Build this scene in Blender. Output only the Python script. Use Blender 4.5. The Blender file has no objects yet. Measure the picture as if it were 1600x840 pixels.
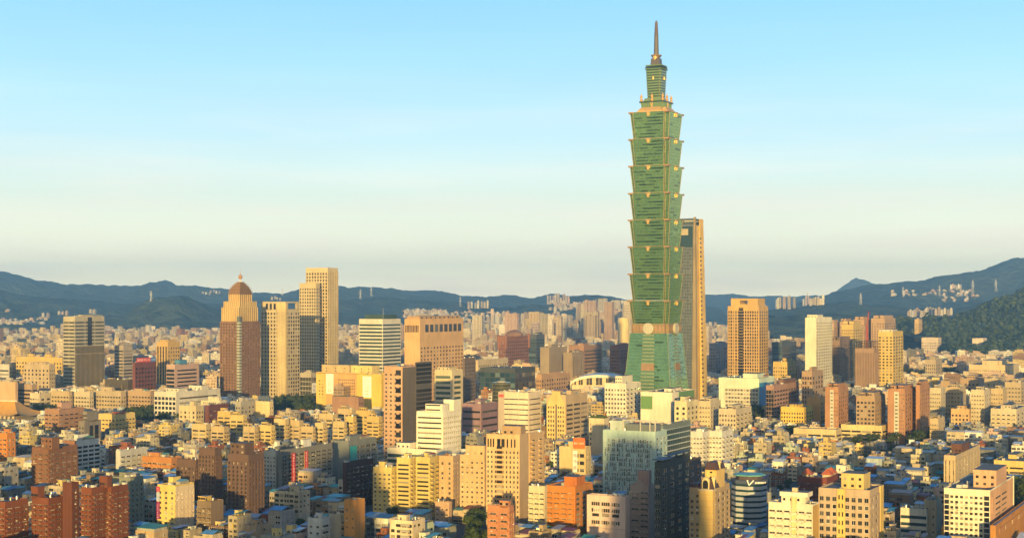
import bpy, math, random
import numpy as np
from mathutils import Vector
random.seed(7)
SC = bpy.context.scene
COL = SC.collection
R = math.radians
# ------------------------------------------------------------------ camera
F, HOR, HC = 2400.0, 470.0, 153.0          # focal length in photo pixels, horizon row, eye height
cam = bpy.data.objects.new('camera', bpy.data.cameras.new('camera'))
COL.objects.link(cam)
cam.location = (0, 0, HC); cam.rotation_euler = (R(90), 0, 0)
cam.data.sensor_width = 36; cam.data.lens = 36 * F / 1600
cam.data.shift_y = (HOR - 420) / 1600
cam.data.clip_start = 1; cam.data.clip_end = 60000
SC.camera = cam
# ------------------------------------------------------------------ light
SUN_EL, SUN_AZ = 5.3, 0.5                 # degrees; azimuth measured from straight behind the camera towards its west side
sun = bpy.data.objects.new('sun', bpy.data.lights.new('sun', 'SUN'))
COL.objects.link(sun)
sun.data.energy = 5.0; sun.data.angle = R(0.5); sun.data.color = (1.0, 0.66, 0.20)
sun.rotation_euler = (R(90 - SUN_EL), 0, R(-SUN_AZ))
w = bpy.data.worlds.new('World'); SC.world = w; w.use_nodes = True
nt = w.node_tree; N = nt.nodes; L = nt.links
for n in list(N): N.remove(n)
sky = N.new('ShaderNodeTexSky'); sky.sky_type = 'NISHITA'; sky.sun_disc = False
sky.sun_elevation = R(SUN_EL); sky.sun_rotation = R(180 + SUN_AZ)
sky.air_density = 1.0; sky.dust_density = 1.0; sky.ozone_density = 1.5
tc = N.new('ShaderNodeTexCoord'); sep = N.new('ShaderNodeSeparateXYZ')
L.new(tc.outputs['Generated'], sep.inputs[0])
ramp = N.new('ShaderNodeValToRGB'); L.new(sep.outputs['Z'], ramp.inputs[0])
STOPS = [(0.0, (1.25, 1.06, .62)), (.03, (.84, .78, .53)), (.065, (.54, .60, .49)), (.105, (.365, .52, .555)),
         (.15, (.255, .455, .585)), (.20, (.175, .385, .585)), (.35, (.085, .24, .47)), (1.0, (.042, .14, .36))]
el = ramp.color_ramp.elements
el[0].position, el[0].color = STOPS[0][0], (*STOPS[0][1], 1)
el[1].position, el[1].color = STOPS[-1][0], (*STOPS[-1][1], 1)
for p, c in STOPS[1:-1]:
    e = el.new(p); e.color = (*c, 1)
# thin streaks of cloud low over the horizon
mp = N.new('ShaderNodeMapping'); mp.inputs['Scale'].default_value = (3.2, 3.2, 34)
L.new(tc.outputs['Generated'], mp.inputs[0])
nz = N.new('ShaderNodeTexNoise'); nz.inputs['Scale'].default_value = 1.6; nz.inputs['Detail'].default_value = 7
L.new(mp.outputs[0], nz.inputs[0])
cr = N.new('ShaderNodeMapRange'); cr.inputs[1].default_value = .46; cr.inputs[2].default_value = .80
L.new(nz.outputs[0], cr.inputs[0])
lo = N.new('ShaderNodeMapRange'); lo.inputs[1].default_value = .15; lo.inputs[2].default_value = .02; lo.inputs[3].default_value = 0; lo.inputs[4].default_value = .65
L.new(sep.outputs['Z'], lo.inputs[0])
mul = N.new('ShaderNodeMath'); mul.operation = 'MULTIPLY'; L.new(cr.outputs[0], mul.inputs[0]); L.new(lo.outputs[0], mul.inputs[1])
cm = N.new('ShaderNodeMixRGB'); cm.inputs[2].default_value = (.72, .585, .49, 1)
L.new(mul.outputs[0], cm.inputs[0]); L.new(ramp.outputs[0], cm.inputs[1])
bgA = N.new('ShaderNodeBackground'); L.new(sky.outputs[0], bgA.inputs[0]); bgA.inputs[1].default_value = 0.09
mp2 = N.new('ShaderNodeMapping'); mp2.inputs['Scale'].default_value = (1.1, 1.1, 9); L.new(tc.outputs['Generated'], mp2.inputs[0])
nz2 = N.new('ShaderNodeTexNoise'); nz2.inputs['Scale'].default_value = 2.2; nz2.inputs['Detail'].default_value = 5; L.new(mp2.outputs[0], nz2.inputs[0])
mr2 = N.new('ShaderNodeMapRange'); mr2.inputs[1].default_value = .3; mr2.inputs[2].default_value = .7; mr2.inputs[3].default_value = 1.02; mr2.inputs[4].default_value = 1.11; L.new(nz2.outputs[0], mr2.inputs[0])
sc2 = N.new('ShaderNodeVectorMath'); sc2.operation = 'SCALE'; L.new(cm.outputs[0], sc2.inputs[0]); L.new(mr2.outputs[0], sc2.inputs['Scale'])
bgB = N.new('ShaderNodeBackground'); L.new(sc2.outputs[0], bgB.inputs[0]); bgB.inputs[1].default_value = 1.0
fac = N.new('ShaderNodeMapRange'); fac.inputs[1].default_value = -.5; fac.inputs[2].default_value = .45
L.new(sep.outputs['Y'], fac.inputs[0])
mixs = N.new('ShaderNodeMixShader'); L.new(fac.outputs[0], mixs.inputs[0]); L.new(bgA.outputs[0], mixs.inputs[1]); L.new(bgB.outputs[0], mixs.inputs[2])
outw = N.new('ShaderNodeOutputWorld'); L.new(mixs.outputs[0], outw.inputs[0])
vs = SC.view_settings
vs.view_transform = 'Standard'; vs.look = 'None'; vs.exposure = 0.99; vs.gamma = 1; vs.use_curve_mapping = False
SC.cycles.max_bounces = 5; SC.cycles.diffuse_bounces = 2; SC.cycles.glossy_bounces = 2; SC.cycles.volume_bounces = 0
SC.cycles.use_denoising = True
BETA = 27.0
HAZE = 7.9e-5

# ------------------------------------------------------------------ materials
MATS = {}
def newmat(name):
    m = bpy.data.materials.new(name); m.use_nodes = True
    nt = m.node_tree; b = nt.nodes['Principled BSDF']
    return m, nt, b
def node(nt, t, **kw):
    n = nt.nodes.new(t)
    for k, v in kw.items(): setattr(n, k, v)
    return n
def math_(nt, op, a, b=None, c=None):
    n = nt.nodes.new('ShaderNodeMath'); n.operation = op
    for i, v in enumerate((a, b, c)):
        if v is None: continue
        if isinstance(v, (int, float)): n.inputs[i].default_value = v
        else: nt.links.new(v, n.inputs[i])
    return n.outputs[0]
def mixc(nt, f, a, b, mode='MIX'):
    n = nt.nodes.new('ShaderNodeMixRGB'); n.blend_type = mode
    for i, v in enumerate((f, a, b)):
        if isinstance(v, (int, float)): n.inputs[i].default_value = v
        elif isinstance(v, tuple): n.inputs[i].default_value = (*v[:3], 1)
        else: nt.links.new(v, n.inputs[i])
    return n.outputs[0]
def noise(nt, scale, detail=4, vec=None, stretch=None):
    n = nt.nodes.new('ShaderNodeTexNoise'); n.inputs['Scale'].default_value = scale; n.inputs['Detail'].default_value = detail
    g = nt.nodes.new('ShaderNodeNewGeometry')
    src = g.outputs['Position'] if vec is None else vec
    if stretch:
        mp = nt.nodes.new('ShaderNodeMapping'); mp.inputs['Scale'].default_value = stretch
        nt.links.new(src, mp.inputs[0]); src = mp.outputs[0]
    nt.links.new(src, n.inputs['Vector'])
    return n.outputs[0]
def rng(nt, v, a, b, c, d):
    n = nt.nodes.new('ShaderNodeMapRange')
    for i, x in enumerate((a, b, c, d)): n.inputs[i + 1].default_value = x
    nt.links.new(v, n.inputs[0]); return n.outputs[0]
def weather(nt, base, amount=.35):
    """Broad mottling, rain streaks down the walls and fine grain: wear with its own shape."""
    n1 = rng(nt, noise(nt, .05, 5), .3, .7, 1 - amount * .5, 1 + amount * .25)
    n2 = rng(nt, noise(nt, .55, 4, stretch=(.9, .9, .07)), .42, .78, 1.03, 1 - amount*.6)
    n3 = rng(nt, noise(nt, 1.3, 3), .3, .7, .92, 1.06)
    f = math_(nt, 'MULTIPLY', math_(nt, 'MULTIPLY', n1, n2), n3)
    h = nt.nodes.new('ShaderNodeVectorMath'); h.operation = 'SCALE'
    nt.links.new(base, h.inputs[0]); nt.links.new(f, h.inputs['Scale'])
    return h.outputs[0]
def wall_mat(c, rough=.85, amount=.35, spec=.25):
    key = ('wall', tuple(round(x, 3) for x in c), rough, amount)
    if key in MATS: return MATS[key]
    m, nt, b = newmat('painted_wall')
    rgb = nt.nodes.new('ShaderNodeRGB'); rgb.outputs[0].default_value = (*c, 1)
    nt.links.new(weather(nt, rgb.outputs[0], amount), b.inputs['Base Color'])
    b.inputs['Roughness'].default_value = rough; b.inputs['Specular IOR Level'].default_value = spec
    MATS[key] = m; return m
def plain(name, c, rough=.6, metal=0.0, spec=.4):
    if name in MATS: return MATS[name]
    m, nt, b = newmat(name)
    b.inputs['Base Color'].default_value = (*c, 1); b.inputs['Roughness'].default_value = rough
    b.inputs['Metallic'].default_value = metal; b.inputs['Specular IOR Level'].default_value = spec
    n = rng(nt, noise(nt, .7, 4), .3, .7, .85, 1.1)
    h = nt.nodes.new('ShaderNodeVectorMath'); h.operation = 'SCALE'; h.inputs[0].default_value = c
    nt.links.new(n, h.inputs['Scale']); nt.links.new(h.outputs[0], b.inputs['Base Color'])
    MATS[name] = m; return m
def objcol_mat(name, rough=.85, amount=.35, metal=0.0):
    if name in MATS: return MATS[name]
    m, nt, b = newmat(name)
    oi = nt.nodes.new('ShaderNodeObjectInfo')
    nt.links.new(weather(nt, oi.outputs['Color'], amount), b.inputs['Base Color'])
    b.inputs['Roughness'].default_value = rough; b.inputs['Metallic'].default_value = metal; b.inputs['Specular IOR Level'].default_value = .3
    MATS[name] = m; return m
def glass_mat(name, dark, mid, light, rough=.12, spec=.6, plight=.12, metal=0.0):
    """Window glass seen from outside in daylight: some panes black, some with curtains or blinds."""
    if name in MATS: return MATS[name]
    m, nt, b = newmat(name)
    oi = nt.nodes.new('ShaderNodeObjectInfo'); g = nt.nodes.new('ShaderNodeNewGeometry')
    r = math_(nt, 'FRACT', math_(nt, 'ADD', math_(nt, 'MULTIPLY', oi.outputs['Random'], 7.31), math_(nt, 'MULTIPLY', g.outputs['Random Per Island'], 13.7)))
    cr = nt.nodes.new('ShaderNodeValToRGB'); cr.color_ramp.interpolation = 'CONSTANT'; nt.links.new(r, cr.inputs[0])
    e = cr.color_ramp.elements; e[0].position = 0; e[0].color = (*dark, 1); e[1].position = .62; e[1].color = (*mid, 1)
    x = e.new(1 - plight); x.color = (*light, 1)
    nt.links.new(cr.outputs[0], b.inputs['Base Color'])
    b.inputs['Roughness'].default_value = rough; b.inputs['Specular IOR Level'].default_value = spec; b.inputs['Metallic'].default_value = metal
    bp = nt.nodes.new('ShaderNodeBump'); bp.inputs['Strength'].default_value = .12; bp.inputs['Distance'].default_value = .4
    nt.links.new(noise(nt, .25, 2), bp.inputs['Height']); nt.links.new(bp.outputs[0], b.inputs['Normal'])
    MATS[name] = m; return m
def city_mat(name, use_attr=False):
    """A plastered block with rows of windows, drawn in wall metres; colour from the object or the block."""
    if name in MATS: return MATS[name]
    m, nt, b = newmat(name)
    if use_attr:
        a = nt.nodes.new('ShaderNodeVertexColor'); a.layer_name = 'block_colour'; base = a.outputs[0]
    else:
        base = nt.nodes.new('ShaderNodeObjectInfo').outputs['Color']
    uv = nt.nodes.new('ShaderNodeUVMap'); s = nt.nodes.new('ShaderNodeSeparateXYZ'); nt.links.new(uv.outputs[0], s.inputs[0])
    u = math_(nt, 'DIVIDE', s.outputs[0], 3.4); v = math_(nt, 'DIVIDE', s.outputs[1], 3.3)
    fu, fv = math_(nt, 'FRACT', u), math_(nt, 'FRACT', v)
    mu = math_(nt, 'MULTIPLY', math_(nt, 'GREATER_THAN', fu, .22), math_(nt, 'LESS_THAN', fu, .80))
    mv = math_(nt, 'MULTIPLY', math_(nt, 'GREATER_THAN', fv, .30), math_(nt, 'LESS_THAN', fv, .78))
    pos = math_(nt, 'GREATER_THAN', v, -.5)
    mask = math_(nt, 'MULTIPLY', math_(nt, 'MULTIPLY', mu, mv), pos)
    wn = nt.nodes.new('ShaderNodeTexWhiteNoise'); wn.noise_dimensions = '2D'
    cx = nt.nodes.new('ShaderNodeCombineXYZ'); nt.links.new(math_(nt, 'FLOOR', u), cx.inputs[0]); nt.links.new(math_(nt, 'FLOOR', v), cx.inputs[1])
    nt.links.new(cx.outputs[0], wn.inputs['Vector'])
    keep = math_(nt, 'GREATER_THAN', wn.outputs[0], .14)
    mask = math_(nt, 'MULTIPLY', mask, keep)
    gl = mixc(nt, rng(nt, wn.outputs[0], .45, 1, 0, 1), (.05, .048, .045), (.30, .25, .19))
    ledge = math_(nt, 'LESS_THAN', fv, .09)
    wcol = mixc(nt, math_(nt, 'MULTIPLY', ledge, .35), weather(nt, base, .3), (.12, .11, .10))
    nt.links.new(mixc(nt, mask, wcol, gl), b.inputs['Base Color'])
    nt.links.new(rng(nt, mask, 0, 1, .85, .25), b.inputs['Roughness'])
    b.inputs['Specular IOR Level'].default_value = .35
    MATS[name] = m; return m
def roof_flat():
    return wall_mat((.17, .165, .155), .95, .5)
GL = {
 'std':  glass_mat('window_glass', (.022, .020, .019), (.075, .066, .055), (.34, .30, .24), plight=.17),
 'dark': glass_mat('dark_glass', (.012, .014, .018), (.03, .032, .035), (.10, .10, .10), plight=.06),
 'green': glass_mat('green_glass', (.02, .055, .04), (.035, .08, .055), (.10, .15, .11), plight=.07),
 'blue': glass_mat('blue_glass', (.02, .05, .07), (.04, .08, .10), (.12, .18, .20), plight=.08),
 'teal': glass_mat('teal_glass', (.015, .06, .08), (.025, .08, .10), (.07, .14, .16), plight=.08),
 'sky': glass_mat('sky_glass', (.05, .08, .105), (.08, .115, .14), (.16, .19, .21), rough=.1, plight=.15),
 'gold': glass_mat('bronze_glass', (.07, .05, .02), (.12, .09, .04), (.25, .2, .1), plight=.1),
 'olive': glass_mat('olive_glass', (.055, .055, .035), (.08, .08, .05), (.14, .13, .08), plight=.08),
}
FRAME = plain('window_frame', (.33, .31, .28), .5)
FRAMEW = plain('white_frame', (.68, .66, .62), .5)
FRAMED = plain('dark_frame', (.06, .06, .06), .5)
STEEL = plain('stainless_steel', (.62, .62, .60), .28, 1.0)
CONC = wall_mat((.34, .32, .29), .9, .5)
GOLDM = plain('gilded_metal', (.80, .50, .16), .38, .55)

# ------------------------------------------------------------------ mesh helpers
class MB:
    def __init__(s): s.v, s.f, s.m, s.mats = [], [], [], []
    def mi(s, mat):
        if mat not in s.mats: s.mats.append(mat)
        return s.mats.index(mat)
    def quad(s, a, b, c, d, mat):
        i = len(s.v); s.v += [tuple(a), tuple(b), tuple(c), tuple(d)]; s.f.append((i, i+1, i+2, i+3)); s.m.append(s.mi(mat))
    def box(s, x0, x1, y0, y1, z0, z1, mat, top=None, nobase=True):
        i = len(s.v)
        s.v += [(x0,y0,z0),(x1,y0,z0),(x1,y1,z0),(x0,y1,z0),(x0,y0,z1),(x1,y0,z1),(x1,y1,z1),(x0,y1,z1)]
        k = s.mi(mat); kt = s.mi(top) if top else k
        s.f += [(i,i+1,i+5,i+4),(i+1,i+2,i+6,i+5),(i+2,i+3,i+7,i+6),(i+3,i,i+4,i+7),(i+4,i+5,i+6,i+7)]
        s.m += [k,k,k,k,kt]
        if not nobase: s.f.append((i+3,i+2,i+1,i)); s.m.append(k)
    def prism(s, pts0, z0, pts1, z1, mat, top=None, cap=True, bottom=False):
        i = len(s.v); n = len(pts0)
        s.v += [(p[0], p[1], z0) for p in pts0] + [(p[0], p[1], z1) for p in pts1]
        k = s.mi(mat)
        for j in range(n):
            q = (j + 1) % n; s.f.append((i+j, i+q, i+n+q, i+n+j)); s.m.append(k)
        if cap: s.f.append(tuple(range(i+n, i+2*n))); s.m.append(s.mi(top) if top else k)
        if bottom: s.f.append(tuple(range(i+n-1, i-1, -1))); s.m.append(k)
    def bar(s, a, b, r, mat, n=4):
        a, b = Vector(a), Vector(b); d = (b - a).normalized()
        u = d.orthogonal().normalized(); w_ = d.cross(u)
        i = len(s.v); k = s.mi(mat)
        for p in (a, b):
            for j in range(n):
                t = 2*math.pi*j/n; s.v.append(tuple(p + u*math.cos(t)*r + w_*math.sin(t)*r))
        for j in range(n):
            q = (j+1) % n; s.f.append((i+j, i+q, i+n+q, i+n+j)); s.m.append(k)
        s.f += [tuple(range(i+n-1, i-1, -1)), tuple(range(i+n, i+2*n))]; s.m += [k, k]
    def lathe(s, prof, mat, n=16, cx=0, cy=0, cap=True):
        i = len(s.v); k = s.mi(mat)
        for r, z in prof:
            for j in range(n):
                t = 2*math.pi*j/n; s.v.append((cx + r*math.cos(t), cy + r*math.sin(t), z))
        for a in range(len(prof)-1):
            for j in range(n):
                q = (j+1) % n; s.f.append((i+a*n+j, i+a*n+q, i+(a+1)*n+q, i+(a+1)*n+j)); s.m.append(k)
        if cap: s.f.append(tuple(range(i+(len(prof)-1)*n, i+len(prof)*n))); s.m.append(k)
    def mesh(s, name):
        me = bpy.data.meshes.new(name); me.from_pydata(s.v, [], s.f)
        for m in s.mats: me.materials.append(m)
        me.polygons.foreach_set('material_index', s.m); me.update()
        return me
    def obj(s, name, parent=None, loc=None):
        return link(name, s.mesh(name), parent, loc)
def link(name, me, parent=None, loc=None, rz=0, scale=None):
    o = bpy.data.objects.new(name, me); COL.objects.link(o)
    if parent is not None: o.parent = parent
    if loc is not None: o.location = loc
    if rz: o.rotation_euler = (0, 0, rz)
    if scale is not None: o.scale = scale
    return o
def tag(o, label=None, cat=None, group=None, kind=None):
    if label: o['label'] = label
    if cat: o['category'] = cat
    if group: o['group'] = group
    if kind: o['kind'] = kind
    return o
def thing(name, loc, rz, label, cat, group=None):
    o = bpy.data.objects.new(name, None); COL.objects.link(o); o.empty_display_size = 1
    o.location = loc; o.rotation_euler = (0, 0, rz)
    return tag(o, label, cat, group)

# ------------------------------------------------------------------ windows
WIN = {}
def win_mesh(kind, glass, frame):
    """A window one metre square facing -Y, standing on z=0: frame ring, mullions and glass set back inside it."""
    key = (kind, glass.name, frame.name)
    if key in WIN: return WIN[key]
    b = MB(); t = {'two': .07, 'one': .08, 'strip': .02, 'sash': .06, 'pane': .04}[kind]
    tz = t if kind != 'strip' else .06
    y0, yg = -.10, -.02
    b.quad((-.5+t, yg, tz), (.5-t, yg, tz), (.5-t, yg, 1-tz), (-.5+t, yg, 1-tz), glass)
    b.box(-.5, -.5+t, y0, 0, 0, 1, frame); b.box(.5-t, .5, y0, 0, 0, 1, frame)
    b.box(-.5+t, .5-t, y0, 0, 1-tz, 1, frame); b.box(-.5+t, .5-t, y0, 0, 0, tz, frame)
    if kind == 'two': b.box(-.03, .03, y0+.03, yg, tz, 1-tz, frame)
    if kind == 'sash':
        b.box(-.02, .02, y0+.03, yg, tz, 1-tz, frame); b.box(-.5+t, .5-t, y0+.032, yg, .62, .66, frame)
    if kind == 'strip':
        for i in range(1, 12): b.box(-.5+i/12-.006, -.5+i/12+.006, y0+.03, yg, tz, 1-tz, frame)
    WIN[key] = b.mesh('window'); return WIN[key]

CAP = 100
class Bld:
    """A building: Empty at the foot of its near corner. Local X runs along the face that looks to camera and sun
    (from x=-wa to the corner at 0), local Y along the other visible face (0..wb)."""
    def __init__(s, name, label, cat, pl, pc, pr, pt, pb, beta=BETA, Y=None, zb=0.0, group=None, wa=None, wb=None):
        s.Y = Y if Y else HC*F/(pb - HOR)
        s.k = F/s.Y; s.zb = zb
        cx = (pc - 800)/F*s.Y
        B = R(beta); xl, xr = (pl - 800)/F, (pr - 800)/F
        s.wa = wa or max(3.0, (cx - xl*s.Y)/(math.cos(B) + xl*math.sin(B)))
        s.wb = wb or max(3.0, (xr*s.Y - cx)/max(.08, math.sin(B) - xr*math.cos(B)))
        s.h = HC - (pt - HOR)/s.k - zb
        s.beta = beta; s.C = (cx, s.Y)
        s.root = thing(name, (cx, s.Y, zb), -B, label, cat, group)
        s.wins = []
        s.wall = MB()
    def z(s, py): return HC - (py - HOR)/s.k - s.zb
    def face(s, which, u0, u1, z0, z1, n, m, ww, wh, glass, frame, kind='two', relief=.3, wallmat=None, hmat=None, off=0.0, rail=None, sill=.0, hfirst=False):
        """n floors by m bays between u0..u1 and z0..z1. which: 'a' (y=off plane) or 'b' (x=off plane)."""
        W, H = (u1-u0)/m, (z1-z0)/n
        gm = win_mesh(kind, glass, frame)
        def put(bx, uu0, uu1, zz0, zz1, d, mat):
            if which == 'a': bx.box(uu0, uu1, off-d, off, zz0, zz1, mat, nobase=False)
            else: bx.box(off, off+d, uu0, uu1, zz0, zz1, mat, nobase=False)
        if relief > 0:
            pw = W*(1-ww)
            dv, dh = (relief-.03, relief) if hfirst else (relief, relief-.03)
            if ww < .97:
                for i in range(m+1):
                    a, c = u0+i*W-pw/2, u0+i*W+pw/2
                    put(s.wall, max(a, u0), min(c, u1), z0, z1, dv, wallmat)
            ph = H*(1-wh)
            if wh < .97:
                for j in range(n+1):
                    a, c = z0+j*H-ph/2, z0+j*H+ph/2
                    put(s.wall, u0, u1, max(a, z0), min(c, z1), dh, hmat or wallmat)
        rv = random.Random(int(abs(u0)*13+z1*7+m)); near = s.Y < 1500 and kind in ('two', 'sash')
        alt = [win_mesh(k_, glass, f_) for k_ in ('two', 'sash', 'one') for f_ in (frame, FRAMEW)] if near else None
        for j in range(n):
            for i in range(m):
                uc = u0+(i+.5)*W; zz = z0+j*H+H*(1-wh)/2; g_ = gm
                if near:
                    if rv.random() < .35: g_ = rv.choice(alt)
                    if rv.random() < .30:       # a split unit hung under the sill
                        ax = uc+rv.uniform(-.3, .3)*W*ww; az = zz-rv.uniform(.75, .95); d_ = relief+.5
                        if az > .5: put(s.wall, ax-.42, ax+.42, az, az+.58, d_, rv.choice((FRAMEW, FRAME, CONC)))
                s.wins.append((which, uc, zz, W*ww, H*wh, off, g_))
    def finish(s):
        if s.wall.v: s.wall.obj('wall', s.root)
        ws = sorted(s.wins, key=lambda t: (-t[2], abs(t[1])))
        for which, uc, zz, w_, h_, off, gm in ws[:CAP]:
            if which == 'a': link('window', gm, s.root, (uc, off-.03, zz), 0, (w_, 1, h_))
            else: link('window', gm, s.root, (off+.03, uc, zz), R(90), (w_, 1, h_))
        rest = ws[CAP:]
        if rest:
            V, Fc, Mi, mats = [], [], [], []
            for which, uc, zz, w_, h_, off, gm in rest:
                base = len(V)
                for v in gm.vertices:
                    x, y, z_ = v.co.x*w_, v.co.y-.03, v.co.z*h_
                    V.append((uc+x, off+y, zz+z_) if which == 'a' else (off-y, uc+x, zz+z_))
                for p in gm.polygons:
                    mt = gm.materials[p.material_index]
                    if mt not in mats: mats.append(mt)
                    Fc.append(tuple(base+q for q in p.vertices)); Mi.append(mats.index(mt))
            me = bpy.data.meshes.new('window'); me.from_pydata(V, [], Fc)
            for m_ in mats: me.materials.append(m_)
            me.polygons.foreach_set('material_index', Mi); me.update()
            tag(link('window', me, s.root), kind='stuff')
        return s.root

BOXM = {}
def tank_mesh():
    if 'tank' not in BOXM:
        b = MB(); b.lathe([(.75, .35), (.8, .4), (.8, 1.8), (.6, 2.05), (.2, 2.15)], STEEL, 14)
        for a in range(4):
            t = R(45+90*a); b.bar((.55*math.cos(t), .55*math.sin(t), 0), (.55*math.cos(t), .55*math.sin(t), .5), .05, CONC)
        BOXM['tank'] = b.mesh('water_tank')
    return BOXM['tank']
def ac_mesh():
    if 'ac' not in BOXM:
        b = MB(); g = plain('cooling_unit_grey', (.5, .5, .48), .6)
        b.box(-1.3, 1.3, -.9, .9, .25, 1.9, g); b.box(-1.2, 1.2, -.8, .8, 0, .25, FRAMED)
        b.lathe([(.62, 1.9), (.62, 2.1), (.5, 2.1), (.5, 1.95)], FRAMED, 12)
        BOXM['ac'] = b.mesh('cooling_unit')
    return BOXM['ac']
def rooftop(s, x0, x1, y0, y1, z, wallmat, rnd, box=True, junk=3, parapet=1.0):
    """Parapet, roof slab, stair house, tanks and cooling units; all fixed to the building."""
    t = .35
    w_ = s.wall
    w_.box(x0, x1, y0, y0+t, z, z+parapet, wallmat); w_.box(x0, x1, y1-t, y1, z, z+parapet, wallmat)
    w_.box(x0, x0+t, y0+t, y1-t, z, z+parapet, wallmat); w_.box(x1-t, x1, y0+t, y1-t, z, z+parapet, wallmat)
    W, D = x1-x0, y1-y0
    if box and W > 7 and D > 6:
        bw, bd, bh = W*rnd.uniform(.22, .4), D*rnd.uniform(.3, .5), rnd.uniform(3, 5.5)
        bx, by = x0+rnd.uniform(.15, .55)*W, y0+rnd.uniform(.2, .45)*D
        b = MB(); b.box(bx, min(bx+bw, x1-1), by, min(by+bd, y1-1), z, z+bh, wallmat, roof_flat())
        b.box(bx-.25, min(bx+bw, x1-1)+.25, by-.25, min(by+bd, y1-1)+.25, z+bh, z+bh+.3, wallmat, roof_flat(), nobase=False)
        b.obj('stair_house', s.root)
    if box and junk >= 2 and W > 9 and D > 8:
        sw, sd = W*rnd.uniform(.25, .5), D*rnd.uniform(.3, .5); sx, sy = x0+.8+rnd.random()*(W-sw-1.6), y1-sd-.8
        c_ = rnd.choice(((.09,.27,.45),(.07,.27,.26),(.5,.52,.53),(.22,.05,.04),(.30,.29,.27),(.06,.22,.14)))
        b = MB(); b.box(sx+.3, sx+sw-.3, sy+.3, sy+sd-.3, z, z+2.3, CONC); b.prism([(sx,sy),(sx+sw,sy),(sx+sw,sy+sd),(sx,sy+sd)], z+2.35, [(sx,sy+sd*.45),(sx+sw,sy+sd*.45),(sx+sw,sy+sd*.55),(sx,sy+sd*.55)], z+3.5, plain('sheet_%.2f_%.2f' % c_[:2], c_, .5), bottom=True)
        b.obj('roof_shed', s.root)
    cl = MB(); cm_ = (CONC, FRAME, FRAMED, STEEL, wallmat, plain('tarpaulin', (.08,.20,.36), .6), plain('rusty_brown', (.20,.10,.05), .8))
    if W > 5 and D > 5:
        for _ in range(rnd.randint(4, 9)):
            px, py, ss = rnd.uniform(x0+1, x1-2), rnd.uniform(y0+1, y1-2), rnd.uniform(.4, 1.3); cl.box(px, px+ss*rnd.uniform(.6, 1.8), py, py+ss, z, z+ss*rnd.uniform(.7, 2.2), rnd.choice(cm_))
        for _ in range(rnd.randint(1, 3)):
            px, py = rnd.uniform(x0+1, x1-1), rnd.uniform(y0+1, y1-1); cl.bar((px, py, z), (px, py, z+rnd.uniform(2.5, 6)), .07, FRAMED, 4)
        tag(cl.obj('roof_clutter', s.root), kind='stuff')
    for _ in range(junk):
        px, py = rnd.uniform(x0+1.5, x1-1.5), rnd.uniform(y0+1.5, y1-1.5)
        if rnd.random() < .55: link('water_tank', tank_mesh(), s.root, (px, py, z+.05), rnd.uniform(0, 6), (1.2,)*3)
        else: link('cooling_unit', ac_mesh(), s.root, (px, py, z+.03), rnd.choice((0, R(90))), (1.1,)*3)
# ------------------------------------------------------------------ palette (real base colours)
CREAM=(.54,.47,.35); BEIGE=(.44,.36,.25); TAN=(.39,.28,.18); SAND=(.48,.38,.24); GOLD=(.56,.38,.14); YELLOW=(.62,.44,.13)
WHITE=(.70,.67,.61); OFFW=(.60,.57,.50); BROWN=(.23,.13,.085); DKBR=(.13,.085,.07); BRICK=(.30,.115,.06); MAROON=(.11,.04,.04)
ORANGE=(.55,.20,.05); GREY=(.32,.31,.30); LGREY=(.47,.46,.44); DKGREY=(.09,.095,.105); SLATE=(.14,.17,.20); MINT=(.56,.68,.58)
PINK=(.52,.36,.30); PURPLE=(.30,.22,.26); PEACH=(.60,.40,.24); OLIVE=(.28,.25,.15); COCOA=(.20,.125,.09); BLUEGREY=(.34,.42,.46)
HEROES = []     # what stands where, so that the smaller houses keep clear
def poly_of(b, pad=0):
    B = R(b.beta); ca, sa = math.cos(B), math.sin(B)
    out = []
    for x, y in ((-b.wa-pad, -pad), (pad, -pad), (pad, b.wb+pad), (-b.wa-pad, b.wb+pad)):
        out.append((b.C[0]+x*ca+y*sa, b.C[1]-x*sa+y*ca))
    return out
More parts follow.
